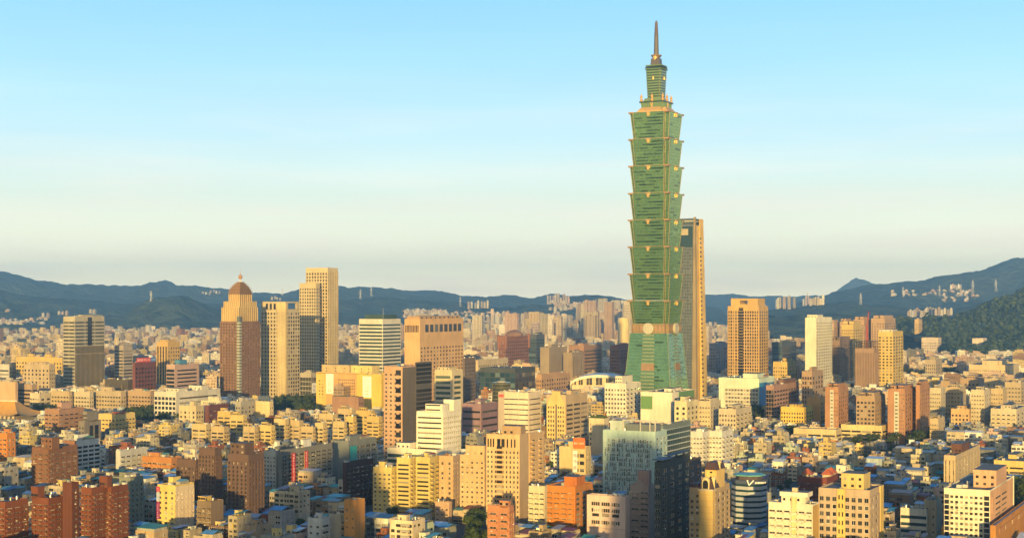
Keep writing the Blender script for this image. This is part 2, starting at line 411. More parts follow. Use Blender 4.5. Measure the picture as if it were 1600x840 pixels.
def style(b, which, st, fpx, pv, col, colm, top_gap, hcol=None):
    ty, m, ww, wh = st[:4]; glass = GL[st[4]] if len(st) > 4 and st[4] else GL['std']
    if ty == 'n': return
    u0, u1 = (-b.wa, 0) if which == 'a' else (0, b.wb)
    inset = st[5] if len(st) > 5 else 0.0
    L_ = u1-u0; u0 += L_*inset; u1 -= L_*inset
    fh = fpx/b.k
    zt = b.h - top_gap/b.k
    zlow = max(0.5, b.z(pv+14))
    n = max(1, int(round((zt-zlow)/fh)))
    zlow = zt - n*fh
    if zlow < -0.01 and n > 1: n -= 1; zlow = zt-n*fh
    zlow = max(zlow, .2)
    far_ = b.Y > 1500; fr = FRAMED if far_ else FRAME
    hm = wall_mat(hcol) if hcol else None
    if ty == 'g': b.face(which, u0, u1, zlow, zt, n, m, ww, wh, glass, fr, 'pane' if far_ else 'two', .35, colm, hm)
    elif ty == 's': b.face(which, u0, u1, zlow, zt, n, m, ww, wh, glass, fr, 'pane' if far_ else 'sash', .35, colm, hm)
    elif ty == 'b': b.face(which, u0, u1, zlow, zt, n, m, ww, wh, glass, FRAMED, 'strip', .4, colm, hm, hfirst=True)
    elif ty == 'v': b.face(which, u0, u1, zlow, zt, n, m, ww, wh, glass, FRAMED, 'one', .8, colm, hm)
    elif ty == 'c': b.face(which, u0, u1, zlow, zt, n, m, ww, wh, glass, FRAMED, 'pane', .12, colm, hm, hfirst=True)
    elif ty == 'y':
        b.face(which, u0, u1, zlow, zt, n, m, ww, wh, glass, fr, 'two', .3, colm, hm)
        W, H_ = (u1-u0)/m, (zt-zlow)/n
        bm = MB(); bw = W*.82; d = 1.3
        bm.box(-bw/2, bw/2, -d, 0, -.15, 0, colm, nobase=False)
        bm.box(-bw/2, bw/2, -d, -d+.12, 0, 1.0, colm); bm.box(-bw/2, -bw/2+.12, -d+.12, 0, 0, 1.0, colm); bm.box(bw/2-.12, bw/2, -d+.12, 0, 0, 1.0, colm)
        bm.box(-bw/2+.1, bw/2-.1, -d+.02, -d+.06, 1.0, 1.12, FRAMED)
        me = bm.mesh('balcony'); cnt = 0
        for j in range(n-1, -1, -1):
            for i in range(m):
                if (i*2654435761 >> 3) % 10 < 6 and cnt < 60:
                    cnt += 1; uc = u0+(i+.5)*W; zz = zlow+j*H_+H_*(1-wh)/2-.05
                    if which == 'a': link('balcony', me, b.root, (uc, -.3, zz))
                    else: link('balcony', me, b.root, (.3, uc, zz), R(90))
def H(name, label, cat, pl, pc, pr, pt, pv, pb, col, A, Bf, fpx=7.7, beta=BETA, gap=6, Y=None, zb=0, pent=(), junk=3, sbox=True, short=None,
      group=None, hcol=None, fin=True, wa=None, wb=None, amount=.3, top=None, roofmat=None, colb=None):
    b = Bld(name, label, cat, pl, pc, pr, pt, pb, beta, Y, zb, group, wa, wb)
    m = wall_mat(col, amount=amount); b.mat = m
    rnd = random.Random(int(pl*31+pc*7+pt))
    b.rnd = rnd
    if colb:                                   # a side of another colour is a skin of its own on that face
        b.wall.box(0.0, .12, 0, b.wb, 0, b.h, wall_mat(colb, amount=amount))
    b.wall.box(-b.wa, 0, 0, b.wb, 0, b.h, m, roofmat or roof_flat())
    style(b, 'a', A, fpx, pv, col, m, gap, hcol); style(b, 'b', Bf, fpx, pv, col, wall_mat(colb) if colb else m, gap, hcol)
    rooftop(b, -b.wa, 0, 0, b.wb, b.h, m, rnd, sbox and not pent, junk)
    for p in pent:
        fx0, fx1, fy0, fy1, py = p[:5]; pm = wall_mat(p[5]) if len(p) > 5 else m
        x0, x1, y0, y1 = -b.wa*(1-fx0), -b.wa*(1-fx1), b.wb*fy0, b.wb*fy1
        z1 = b.z(py)
        q = MB(); q.box(x0, x1, y0, y1, b.h, z1, pm, roof_flat())
        q.box(x0-.3, x1+.3, y0-.3, y1+.3, z1, z1+.4, pm, roof_flat(), nobase=False)
        nn = max(1, int((z1-b.h)/4.0))
        for j in range(nn):
            for i in range(3):
                xx = x0+(x1-x0)*(i+.5)/3
                q.box(xx-.8, xx+.8, y0-.06, y0, b.h+j*4+1.4, b.h+j*4+2.9, GL['std'])
        q.obj('penthouse', b.root)
    HEROES.append(dict(x0=pl, x1=pr, pv=pv, Y=b.Y, poly=poly_of(b, 2.5), short=short, xc=(pl+pr)/2, yc=(pt+pv)/2, zb=zb, pt=pt))
    if fin: b.finish()
    return b
def sign(b, name, which, u0, u1, z0, z1, base, ink, glyphs, vertical=True, off=.5, label=None, colors=None, frame=None):
    """A signboard fixed to a wall: a thin box with rows of raised writing too small to read in the photograph."""
    m = MB(); bm = plain('sign_'+name+'_%d' % len(MATS), base, .5)
    def pbox(ua, ub, za, zb_, d0, d1, mat):
        if which == 'a': m.box(ua, ub, -d1, -d0, za, zb_, mat, nobase=False)
        else: m.box(d0, d1, ua, ub, za, zb_, mat, nobase=False)
    pbox(u0, u1, z0, z1, off, off+.25, bm)
    if frame: 
        fm = plain('sign_edge', frame, .5)
        pbox(u0-.5, u0, z0, z1, off, off+.3, fm); pbox(u1, u1+.5, z0, z1, off, off+.3, fm)
    im = plain('sign_ink_%.2f_%.2f_%.2f' % ink, ink, .5)
    rnd = random.Random(len(m.v)+glyphs+int(u0*10))
    o = m.obj(name, b.root)
    g = MB()
    m = g
    for i in range(glyphs):
        if vertical: s_ = (z1-z0)/(glyphs+.6); cu, cz, hs = (u0+u1)/2, z1-s_*(i+.8), min(s_*.36, (u1-u0)*.34)
        else: s_ = (u1-u0)/(glyphs+.6); cu, cz, hs = u0+s_*(i+.8), (z0+z1)/2, min(s_*.38, (z1-z0)*.34)
        im2 = im if not colors else plain('sign_ink_%.2f_%.2f_%.2f' % colors[i % len(colors)], colors[i % len(colors)], .5)
        th = hs*.20
        for q in (-.8, 0, .8):
            if rnd.random() < .8: pbox(cu-hs, cu+hs*rnd.uniform(.6, 1), cz+q*hs-th/2, cz+q*hs+th/2, off+.26, off+.32, im2)
        for q in (-.75, .05, .75):
            if rnd.random() < .7: pbox(cu+q*hs-th/2, cu+q*hs+th/2, cz-hs, cz+hs*rnd.uniform(.5, 1), off+.33, off+.38, im2)
    if g.v: g.obj('lettering', o)
    return o
APT, OFF_, TWR, HOT, SHOP = 'apartment block', 'office building', 'tower', 'hotel', 'shop building'

# ------------------------------------------------------------------ far side of the city, big blocks
b = H('office_tower', 'tall pale striped tower with ribbed olive glass below', TWR, 99,117,163,495,606,612, (.42,.38,.29), ('b',2,.94,.5,'olive'), ('b',3,.93,.5,'olive'), 5.6, junk=2, fin=False, short='the striped tower with the olive glass base')
z0, z1 = b.z(606), b.z(541)
g = MB(); g.box(.5, .9, 0, b.wb*.98, max(0, z0-30), z1, GL['olive'])
for i in range(24): g.box(.9, 1.15, b.wb*.98*i/23-.12, b.wb*.98*i/23+.12, max(0, z0-30), z1, wall_mat(SAND))
g.box(.9, 1.3, 0, b.wb*.98, b.z(553)-.4, b.z(553)+.4, wall_mat(SAND)); g.obj('curtain_wall', b.root)
r_ = MB(); r_.box(.45, .7, b.wb*.42, b.wb*.56, b.z(540), b.h-1, GL['dark']); r_.obj('recess_glazing', b.root)
b.finish()
H('office_tower', 'slender beige tower ringed by pale floor bands, beside a dark red block', TWR, 179,193,207,540,594,604, (.40,.34,.27), ('b',1,.94,.45), ('b',1,.94,.45), 5, short='the slender banded beige tower')
b = H('office_building', 'dark red office block with a red and blue sign along its roof edge', OFF_, 207,211,244,567,611,620, (.17,.06,.045), ('n',1,.5,.5), ('g',7,.6,.5,'dark'), 6.5, sbox=False, fin=False, short='the dark red office block with a roof sign')
sign(b, 'roof_sign', 'b', b.wb*.05, b.wb*.72, b.h+1, b.z(559), (.62,.05,.05), (.9,.85,.8), 6, False); sign(b, 'roof_sign', 'b', b.wb*.73, b.wb*.97, b.h+1, b.z(559), (.08,.20,.50), (.8,.85,.9), 3, False); b.finish()
b = H('office_tower', 'golden yellow tower with dark vertical stripes on one face', TWR, 245,262,281,535,603,612, GOLD, ('v',4,.5,.97,'dark'), ('s',5,.45,.5), 6, fin=False, short='the yellow tower with dark stripes', pent=((.2,.95,.1,.7,531),)); b.finish()
b = H('office_building', 'pinkish brown office block with a dark curved glass corner and ribbon windows', OFF_, 260,273,311,570,611,620, PINK, ('b',1,.96,.75,'dark'), ('b',1,.8,.42,'dark'), 6, fin=False, short='the pinkish brown block with a dark glass corner', pent=((.4,1,.2,.5,563,(.08,.25,.45)),)); b.finish()
H('shop_building', 'low black and yellow striped building at the foot of the banded tower', SHOP, 164,200,214,594,613,620, (.10,.085,.06), ('v',9,.4,.96,'gold'), ('v',5,.5,.96,'gold'), 9, junk=2, short='the low black and yellow striped building')
H('office_building', 'beige office block with a stepped roof before two yellow wings', OFF_, 37,77,86,570,611,618, SAND, ('s',7,.4,.5), ('s',3,.4,.5), 6.2, pent=((.25,.8,.2,.8,566),), short='the stepped beige office block')
H('office_building', 'long bright yellow block with rows of small dark windows', OFF_, 25,97,101,559,588,597, YELLOW, ('s',16,.45,.5), ('s',2,.4,.5), 6, pent=((.25,.37,.1,.9,554),(.62,.75,.1,.9,554)), short='the long bright yellow block')
H('office_building', 'white office block with thin dark ribbon windows beside a dark glass wing', OFF_, -12,14,16,570,593,606, OFFW, ('b',1,.96,.4), ('n',1,.5,.5), 6, short='the white ribbon window block')
H('office_building', 'dark glass wing joined to a white office block', OFF_, 15,18,25,567,593,610, DKGREY, ('c',2,.9,.9,'dark'), ('c',4,.9,.9,'dark'), 6, junk=1)
H('office_building', 'blank pinkish tan block with one smooth sunlit face', OFF_, -20,24,28,598,631,642, PEACH, ('n',1,.5,.5), ('n',1,.5,.5), 6, short='the blank pinkish tan block')
H('office_building', 'tan office block with dark ribbon windows beside a blank sunlit face', OFF_, 24,50,58,601,631,640, TAN, ('b',1,.97,.45,'dark'), ('b',1,.9,.45,'dark'), 6, short='the tan ribbon window block')
for i, (a, c, d, t, lab) in enumerate([(47,62,80,615,'white and cream balcony block at the near end of the long beige row'), (80,108,113,612,'yellow cream block with dark windows, second in the long beige row'),
        (113,140,146,613,'striped cream balcony block in the middle of the long beige row'), (146,189,197,612,'broad cream balcony block of the long beige row, two flats wide'), (197,235,242,612,'tan balcony block closing the long beige row near the white institution')]):
    H('apartment_block', lab, APT, a,c,d,t,640,650, (CREAM, SAND, CREAM, BEIGE, TAN)[i], ('y',(4,6,6,10,8)[i],.62,.55), ('g',2,.5,.5), 6.2, junk=2, group='long row of beige flats', short='the long beige row of flats' if i == 2 else None)
b = H('office_building', 'long white institution with deep square window bays and a wide low wing', 'public building', 241,275,344,613,650,664, OFFW, ('g',6,.72,.62,'dark'), ('b',1,.85,.35), 7.5, junk=4, pent=((.2,.8,.15,.35,608),(.3,.9,.62,.78,606)), short='the long white institution')
# brown tower with the stepped golden crown
b = H('office_tower', 'brown tower with a stepped golden crown, a tiled dome and a ball on its mast', TWR, 344,374,406,503,620,640, (.22,.13,.085), ('v',7,.42,.55,'std'), ('v',8,.42,.55,'std'), 4.6, junk=0, sbox=False, fin=False, gap=1, short='the brown tower with the golden crown')
k = b.k; gm, rm = wall_mat((.66,.52,.24)), wall_mat((.165,.095,.06))
g = MB(); g.box(-3.8, .8, -.8, 3.8, 20, b.h+8, wall_mat(SLATE))
for j in range(28): g.box(-3.9, .9, -.9, 3.9, b.h-2-j*4.2, b.h-.2-j*4.2, wall_mat((.5,.55,.45)))
g.obj('corner_bay', b.root)
def ringbox(x0, x1, y0, y1, z0, z1, mat, fins, nm):
    q = MB(); q.box(x0, x1, y0, y1, z0, z1, mat, roof_flat())
    for i in range(fins+1):
        xx = x0+(x1-x0)*i/fins; q.box(xx-.35, xx+.35, y0-.5, y0, z0, z1+.6, gm)
        yy = y0+(y1-y0)*i/fins; q.box(x1, x1+.5, yy-.35, yy+.35, z0, z1+.6, gm)
    return q.obj(nm, b.root)
wa, wb = b.wa, b.wb
ringbox(-wa*.97, -3, 2.5, wb*.97, b.h, b.z(480), wall_mat((.40,.28,.14)), 9, 'crown_tier')
ringbox(-wa*.90, -wa*.09, wb*.09, wb*.90, b.z(480), b.z(471), wall_mat((.42,.30,.15)), 8, 'crown_tier')
ringbox(-wa*.76, -wa*.20, wb*.20, wb*.78, b.z(471), b.z(460), wall_mat((.38,.24,.12)), 6, 'crown_tier')
q = MB(); cx, cy = -wa*.48, wb*.49
n = 9
for i in range(n):
    t0, t1 = i/n, (i+1)/n
    h0 = b.z(460)+(b.z(440)-b.z(460))*t0; h1 = b.z(460)+(b.z(440)-b.z(460))*t1
    s0 = .27*(1-t0**1.9)**.8+.018
    q.box(cx-wa*s0, cx+wa*s0, cy-wb*s0, cy+wb*s0, h0, h1-.9, rm)
    q.box(cx-wa*s0-.9, cx+wa*s0+.9, cy-wb*s0-.9, cy+wb*s0+.9, h1-.9, h1, wall_mat((.30,.19,.10)), nobase=False)
q.obj('dome', b.root)
q = MB(); q.lathe([(1.2, b.z(441)), (.6, b.z(437)), (.6, b.z(435))], GOLDM, 8, cx, cy)
zb_ = b.z(432); q.lathe([(.1, zb_-3.4), (2.2, zb_-2.4), (3.2, zb_), (2.2, zb_+2.4), (.4, zb_+3.4), (.28, b.z(426)), (.1, b.z(420))], wall_mat((.45,.26,.16)), 14, cx, cy)
q.obj('finial', b.root); b.finish()
# pale paired tower with the open frame at its top
b = H('office_tower', 'pale gold tower with a window cut through the top of one corner', TWR, 408,446,468,484,621,632, (.50,.42,.27), ('v',8,.55,.6,'gold'), ('g',6,.6,.62,'std'), 6, junk=0, sbox=False, fin=False, short='the pale tower with the opening at its top', gap=3)
q = MB(); zt = b.z(471)
q.box(-b.wa, -b.wa*.0, 0, 2.2, b.h, zt-2, b.mat); q.box(-b.wa, -b.wa+2, 2.2, b.wb, b.h, zt-2, b.mat); q.box(-2, 0, b.wb*.78, b.wb, b.h, zt-2, b.mat)
q.box(-b.wa*.5, 0, 2.2, b.wb*.18, b.h, zt-2, b.mat)
q.box(-b.wa-.4, .4, -.4, b.wb+.4, zt-2, zt, b.mat, roof_flat(), nobase=False); q.box(-b.wa*.8, -b.wa*.5, b.wb*.3, b.wb*.8, b.h, zt-3, wall_mat(SLATE))
for i in range(3): q.box(-b.wa*(.8-.16*i), -b.wa*(.72-.16*i), -.15, 0, b.h+1, zt-3, GL['dark'])
q.obj('top_frame', b.root)
q = MB(); q.box(-b.wa*.32, .7, -.7, b.wb*.08, 0, zt-2.2, wall_mat((.60,.47,.24)))
q.obj('corner_pier', b.root); b.finish()
# tall notched pair
b = H('office_tower', 'tallest pale gold slab, with a dense window grid, above a lower shoulder block', TWR, 478,512,528,419,580,612, (.54,.44,.26), ('s',8,.5,.62,'dark'), ('v',6,.42,.8,'gold'), 5.2, junk=0, sbox=False, fin=False, short='the tallest pale gold slab')
b.finish()
H('office_tower', 'lower shoulder block set against the tallest pale gold slab', TWR, 468,494,500,443,580,613.5, (.52,.43,.26), ('s',7,.5,.58,'dark'), ('s',2,.5,.58,'dark'), 5.2, junk=0, sbox=False)
b = H('office_tower', 'white banded office tower with green ribbon windows and a thin roof mast', TWR, 561,598,626,499,574,606, (.66,.62,.52), ('b',1,.96,.52,'green'), ('b',1,.97,.5,'green'), 5.6, junk=0, fin=False, short='the white and green banded tower', pent=((.12,.95,.15,.85,492,(.05,.09,.07)),))
q = MB(); q.bar((-b.wa*.02, 3, b.h), (-b.wa*.02, 3, b.z(481)), .45, STEEL, 6); q.obj('mast', b.root); b.finish()
b = H('office_tower', 'broad orange tower with a row of tall dark windows under its roof', TWR, 632,656,724,505,640,628, (.62,.40,.20), ('n',1,.5,.5), ('s',14,.46,.5), 6, gap=36, junk=0, sbox=False, fin=False, short='the broad orange tower')
q = MB(); zt = b.z(498)
for i in range(8):
    y = b.wb*(.10+.86*i/8); q.box(0, .35, y+b.wb*.018, y+b.wb*.09, b.z(519), b.z(507), GL['dark'])
q2 = MB()
for i in range(9):
    x = -b.wa*(.95-.9*i/9); q2.box(x+.3, x+b.wa*.065, -.35, 0, b.z(519), b.z(508), GL['dark'])
q.obj('attic_glazing', b.root); q2.obj('attic_glazing', b.root)
q = MB(); q.box(-b.wa, 0, 0, b.wb, b.h+1.02, zt, b.mat, roof_flat()); q.box(-b.wa*.9, -1.5, 2, b.wb*.93, zt, b.z(494), wall_mat((.5,.31,.16)), roof_flat())
for i in range(9): q.box(-1.4, -1.2, b.wb*(.05+.1*i), b.wb*(.08+.1*i), zt+.5, b.z(495), GL['dark'])
q.obj('attic', b.root); b.finish()
# yellow department store with two hanging posters
b = H('department_store', 'bright yellow department store with a tall white poster and an orange middle wall', SHOP, 494,585,604,584,634,648, (.66,.46,.12), ('n',1,.5,.5), ('n',1,.5,.5), 7, junk=3, sbox=False, fin=False, short='the yellow department store', pent=((.02,.5,.35,.95,572,(.55,.42,.22)),(.56,.92,.2,.8,572,(.68,.52,.2))))
om = wall_mat((.60,.36,.14)); q = MB()
b.face('a', -b.wa*.965, -b.wa*.86, b.z(626), b.z(594), 6, 2, .35, .4, GL['std'], FRAMED, 'pane', 0, b.mat)
ev = MB(); ev.box(-b.wa-.6, .6, -.9, 0, b.h-.6, b.h, wall_mat((.20,.13,.07)), nobase=False); ev.box(-b.wa*.17, -b.wa*.02, -.3, 0, 0, b.h-.6, wall_mat((.62,.40,.06))); ev.obj('roof_eave', b.root); q.box(-b.wa*.82, -b.wa*.30, -.6, 0, 0, b.h+.5, om); q.obj('wall_panel', b.root)
b.face('a', -b.wa*.62, -b.wa*.32, b.z(620), b.z(592), 6, 9, .5, .55, GL['std'], FRAME, 'sash', .0, b.mat, off=-.6)
for (u, zt_, zb_) in ((-b.wa*.82, 585, 617),):
    o = sign(b, 'poster', 'a', u, u+b.wa*.13, b.z(zb_), b.z(zt_), (.82,.80,.76), (.55,.42,.36), 3, True, off=1.0, colors=[(.75,.70,.66), (.6,.45,.38), (.5,.3,.1)])
b.finish()
b = H('department_store', 'yellow wing of the department store with its own tall white poster', SHOP, 560,596,602,586,640,652, (.70,.48,.10), ('n',1,.5,.5), ('n',1,.5,.5), 7, junk=2, sbox=False, wb=20, fin=False)
sign(b, 'poster', 'a', -b.wa*.80, -b.wa*.42, b.z(621), b.z(588), (.82,.80,.76), (.55,.42,.36), 3, True, off=.6, colors=[(.75,.70,.66), (.6,.45,.38), (.5,.3,.1)]); b.finish()
b = H('shop_building', 'grey glass shop building with a white and black poster', SHOP, 469,486,494,583,620,634, (.42,.38,.30), ('c',4,.9,.85,'olive'), ('c',2,.9,.85,'olive'), 7, fin=False, junk=2)
sign(b, 'poster', 'b', b.wb*.1, b.wb*.9, b.z(614), b.z(598), (.8,.78,.74), (.05,.05,.05), 2, True); b.finish()
b = H('office_building', 'plain brown block with a planted roof below the yellow store', OFF_, 519,560,568,621,648,662, (.34,.20,.14), ('n',1,.5,.5), ('g',3,.5,.5,'dark'), 7, junk=1, sbox=False, short='the plain brown block with a planted roof', fin=False)
q = MB()
rr = random.Random(4)
for i in range(60):
    x, y = rr.uniform(-b.wa+1, -1), rr.uniform(.8, 4); q.lathe([(rr.uniform(.6, 1.1), b.h+.2), (rr.uniform(.7, 1.3), b.h+1), (.2, b.h+rr.uniform(1.6, 2.4))], plain('roof_plants', (.05,.085,.03), .9), 6, x, y)
q.obj('roof_hedge', b.root)
sign(b, 'wall_sign', 'a', -b.wa*.75, -b.wa*.3, b.h-9, b.h-5, (.34,.20,.14), (.2,.11,.08), 5, False, off=.05); b.finish()
# pink and dark glass tower
b = H('office_tower', 'narrow pink faced tower with a dark ribbed glass side', TWR, 600,629,673,574,725,735, (.52,.33,.22), ('s',4,.45,.45,'dark'), ('b',1,.97,.7,'dark'), 6.8, junk=1, sbox=False, fin=False, short='the pink and dark glass tower', colb=(.14,.12,.10), gap=8)
q = MB(); q.box(-.5, .6, b.wb*.45, b.wb+.6, 0, b.z(567), wall_mat((.10,.09,.085)), roof_flat())
for j in range(26): q.box(.6, .75, b.wb*.46, b.wb+.6, b.z(570)-j*3.9-2.6, b.z(570)-j*3.9, GL['dark'])
q.obj('glass_wing', b.root)
for j in range(12):
    q = MB(); q.box(-b.wa*.36, -b.wa*.08, -.42, -.36, b.z(586)-j*8, b.z(586)-j*8+4.6, GL['dark']); q.obj('stair_window', b.root)
b.finish()
H('office_building', 'cream office block with green glass ribbons and a white end wall', OFF_, 679,706,723,579,640,668, (.58,.49,.33), ('b',1,.85,.5,'green'), ('b',1,.6,.5,'green'), 8.3, pent=((.1,.8,.1,.7,574),), short='the cream block with green ribbons')
H('office_tower', 'dark slab with a close grid of windows beside the orange tower', TWR, 723,726,743,560,628,640, (.17,.13,.11), ('n',1,.5,.5), ('g',8,.6,.55,'dark'), 5.6, short=None)
b = H('office_building', 'red brown block with corner turrets and a low dome on its roof', OFF_, 779,790,826,526,570,592, (.27,.125,.08), ('g',4,.5,.5), ('g',12,.55,.5,'dark'), 5.2, junk=0, sbox=False, fin=False, short='the domed red brown block')
q = MB(); cx, cy = -b.wa*.4, b.wb*.5; rr_ = b.wb*.17; q.lathe([(rr_, b.h), (rr_, b.h+3)]+[(rr_*math.cos(R(a)), b.h+3+rr_*.55*math.sin(R(a))) for a in range(0, 90, 15)]+[(.3, b.h+3+rr_*.6)], wall_mat((.25,.15,.11)), 20, cx, cy); q.obj('dome', b.root)
for (x, y) in ((0,0),(0,b.wb),(-b.wa,0)):
    q = MB(); q.lathe([(3, b.z(545)), (3, b.h+3), (.2, b.h+5)], b.mat, 8, x, y); q.obj('turret', b.root)
b.finish()
H('office_building', 'dark blue glass block with pale sloping bands', OFF_, 824,838,851,523,554,584, (.10,.11,.13), ('b',1,.97,.7,'blue'), ('b',1,.97,.6,'blue'), 4.6, junk=1)
H('office_building', 'broad grey tan block with one bright vertical seam', OFF_, 844,858,886,543,583,602, (.34,.27,.19), ('n',1,.5,.5), ('n',1,.5,.5), 5, short='the grey tan block with a bright seam')
H('office_building', 'square grey brown block with a fluted pale corner beside the seam block', OFF_, 880,894,912,551,585,604, (.31,.24,.17), ('n',1,.5,.5), ('v',3,.2,.97,'dark'), 5)
H('office_building', 'brown office block with olive glass bands in its upper storeys', OFF_, 889,912,940,540,580,598, (.36,.21,.13), ('b',1,.9,.45,'olive'), ('b',1,.9,.45,'olive'), 5.5, short=None)
b = H('office_building', 'black framed glass box with a pale blue inner wall', OFF_, 750,805,836,576,608,628, (.07,.08,.085), ('c',7,.93,.9,'blue'), ('c',6,.9,.9,'gold'), 8, junk=2, short='the black framed glass box', sbox=False)
H('office_building', 'cream block with small windows standing behind the black framed glass box', OFF_, 743,747,794,563,598,612, (.56,.46,.30), ('n',1,.5,.5), ('s',16,.5,.5), 6)
H('office_building', 'low tan block with square brown windows beside the arched hall', OFF_, 838,846,891,586,610,622, (.5,.32,.18), ('s',3,.5,.5), ('s',12,.5,.5), 6.5)
H('apartment_block', 'red brown block with grid windows close to the green pagoda tower', APT, 953,968,987,540,584,600, (.27,.12,.07), ('g',6,.5,.5,'dark'), ('g',6,.5,.5,'dark'), 5.2, short=None)
H('office_building', 'pale block of the far city behind the green pagoda tower', OFF_, 975,986,996,470,500,540, CREAM, ('s',5,.4,.5), ('s',4,.4,.5), 4)
# ------------------------------------------------------------------ right of the pagoda tower
b = H('hotel', 'golden stone hotel with a dark window stripe and a raised crown with an opening', HOT, 1137,1186,1200,479,588,618, (.55,.36,.13), ('s',13,.62,.72,'dark'), ('s',4,.55,.7,'dark'), 5.0, junk=0, sbox=False, fin=False, short='the golden stone hotel')
q = MB(); wa = b.wa
q.box(-wa*.90, -wa*.62, 1, b.wb*.8, b.h, b.z(466), b.mat, roof_flat()); q.box(-wa*.36, -wa*.04, 1, b.wb*.8, b.h, b.z(466), b.mat, roof_flat()); q.box(-wa*.62, -wa*.36, 3, b.wb*.8, b.h, b.z(475), b.mat, roof_flat()); q.box(-wa*.62, -wa*.36, 1, 4, b.z(469.5), b.z(466.2), b.mat, nobase=False)
q.obj('crown', b.root)
q = MB(); q.box(-wa*.64, -wa*.5, -.6, 0, 5, b.h-1, GL['dark'])
for j in range(22): q.box(-wa*.645, -wa*.495, -.85, -.6, b.h-3-j*4.6, b.h-2.3-j*4.6, b.mat, nobase=False)
q.obj('stair_glazing', b.root)
for x in (-.98, -.8, -.68, -.46, -.3, -.16, -.02):
    q = MB(); q.box(wa*x-.45, wa*x+.45, -.6, 0, 0, b.h+.4, b.mat); q.obj('pilaster', b.root)
b.finish()
b = H('office_building', 'long pale mint block with white gridded galleries and a blue end panel', OFF_, 1123,1186,1210,592,634,655, MINT, ('n',1,.5,.5), ('n',1,.5,.5), 6, junk=3, fin=False, short='the pale mint block')
b.face('a', -b.wa*.84, -b.wa*.02, b.z(637), b.z(607), 5, 11, .78, .6, GL['std'], FRAMEW, 'two', .4, wall_mat(OFFW))
q = MB(); q.box(.0, .3, b.wb*.0+.5, b.wb*.5, 0, b.h-5, plain('blue_panel', (.03,.22,.48), .5)); q.obj('wall_panel', b.root); b.finish()
H('office_building', 'purplish brown block with a dark glass end and ribbed window rows', OFF_, 1197,1209,1248,603,650,668, (.38,.23,.18), ('c',3,.92,.9,'dark'), ('g',9,.75,.45,'dark'), 6.5, junk=3, short='the purplish brown block', pent=((.2,.9,.4,.9,596,(.2,.11,.09)),))
H('office_building', 'dark blue banded glass block behind yellow flats', OFF_, 1206,1222,1244,535,567,590, (.09,.11,.13), ('b',1,.97,.7,'blue'), ('b',1,.97,.7,'blue'), 4.6, short='the dark blue banded glass block')
H('apartment_block', 'yellow stepped apartment block in front of the blue glass block', APT, 1208,1230,1244,566,591,610, YELLOW, ('s',6,.45,.5), ('s',4,.45,.5), 5.5, pent=((.55,.9,.2,.7,560),))
b = H('apartment_tower', 'tall white apartment tower with one blank face and yellow balconies', 'apartment tower', 1258,1275,1300,497,583,620, (.72,.68,.55), ('n',1,.5,.5), ('y',7,.5,.5), 4.6, junk=1, fin=False, short='the tall white apartment tower', pent=((.05,.95,.1,.45,492),)); b.finish()
H('apartment_block', 'brown gridded apartment block with a flat canopy roof', APT, 1253,1269,1286,581,640,664, (.36,.25,.17), ('g',4,.6,.6), ('g',4,.6,.6), 7.4, short='the brown gridded apartment block')
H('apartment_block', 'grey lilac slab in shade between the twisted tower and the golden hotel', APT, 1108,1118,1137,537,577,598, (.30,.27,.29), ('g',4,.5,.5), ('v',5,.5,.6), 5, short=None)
H('apartment_tower', 'grey brown pair of gabled towers behind the white tower', 'apartment tower', 1296,1312,1331,532,581,612, (.24,.165,.12), ('y',5,.55,.5), ('y',5,.55,.5), 4.6, pent=((.1,.45,.1,.9,527),(.6,.95,.1,.9,527)))
H('apartment_tower', 'yellow apartment tower with twin rounded gables', 'apartment tower', 1315,1333,1347,508,585,607, (.60,.44,.16), ('s',6,.45,.55), ('s',4,.45,.55), 4.6, pent=((.05,.42,.1,.9,502),(.58,.95,.1,.9,502)), short='the yellow gabled apartment tower')
b = H('unfinished_tower', 'ribbed concrete tower still under construction with open floors on top', 'building site', 1336,1366,1373,545,601,624, (.33,.22,.15), ('v',12,.3,.98,'gold'), ('v',3,.4,.98,'gold'), 12, junk=0, sbox=False, fin=False, short='the tower under construction')
q = MB(); z = b.h
for j in range(3):
    q.box(-b.wa, 0, 0, b.wb, z+3.6, z+4.1, wall_mat((.12,.09,.08)), nobase=False)
    for i in range(9):
        for y in (1, b.wb-1): q.box(-b.wa*i/8.3-1.2, -b.wa*i/8.3-.4, y-.4, y+.4, z, z+3.6, wall_mat((.14,.10,.085)))
    z += 4.1
q.obj('open_frame', b.root); b.finish()
b2 = thing('tower_crane', (b.C[0]-8, b.C[1]+14, b.h), R(35), 'red tower crane rising above the tower under construction', 'crane')
rm_ = plain('crane_red', (.55,.05,.03), .5)
q = MB()
for (x, y) in ((-.9,-.9),(.9,-.9),(.9,.9),(-.9,.9)): q.bar((x,y,0),(x,y,34),.22,rm_)
for i in range(11):
    z = i*3.1; q.bar((-.9,-.9,z),(.9,-.9,z+3.1),.13,rm_); q.bar((.9,-.9,z),(.9,.9,z+3.1),.13,rm_); q.bar((.9,.9,z),(-.9,.9,z+3.1),.13,rm_)
q.obj('mast', b2)
q = MB(); q.bar((0,-.7,33.5),(4,-.7,58),.2,rm_); q.bar((0,.7,33.5),(4,.7,58),.2,rm_); q.bar((.8,0,35.5),(4,0,58),.18,rm_)
for i in range(8): q.bar((i*.5,-.7,33.5+i*3),(i*.5+.5,.7,36.5+i*3),.1,rm_)
q.obj('jib', b2); q = MB(); q.box(-7,-1,-.8,.8,33,34,rm_,nobase=False); q.box(-7.5,-5,-1,1,31,34,CONC,nobase=False); q.obj('counter_jib', b2)
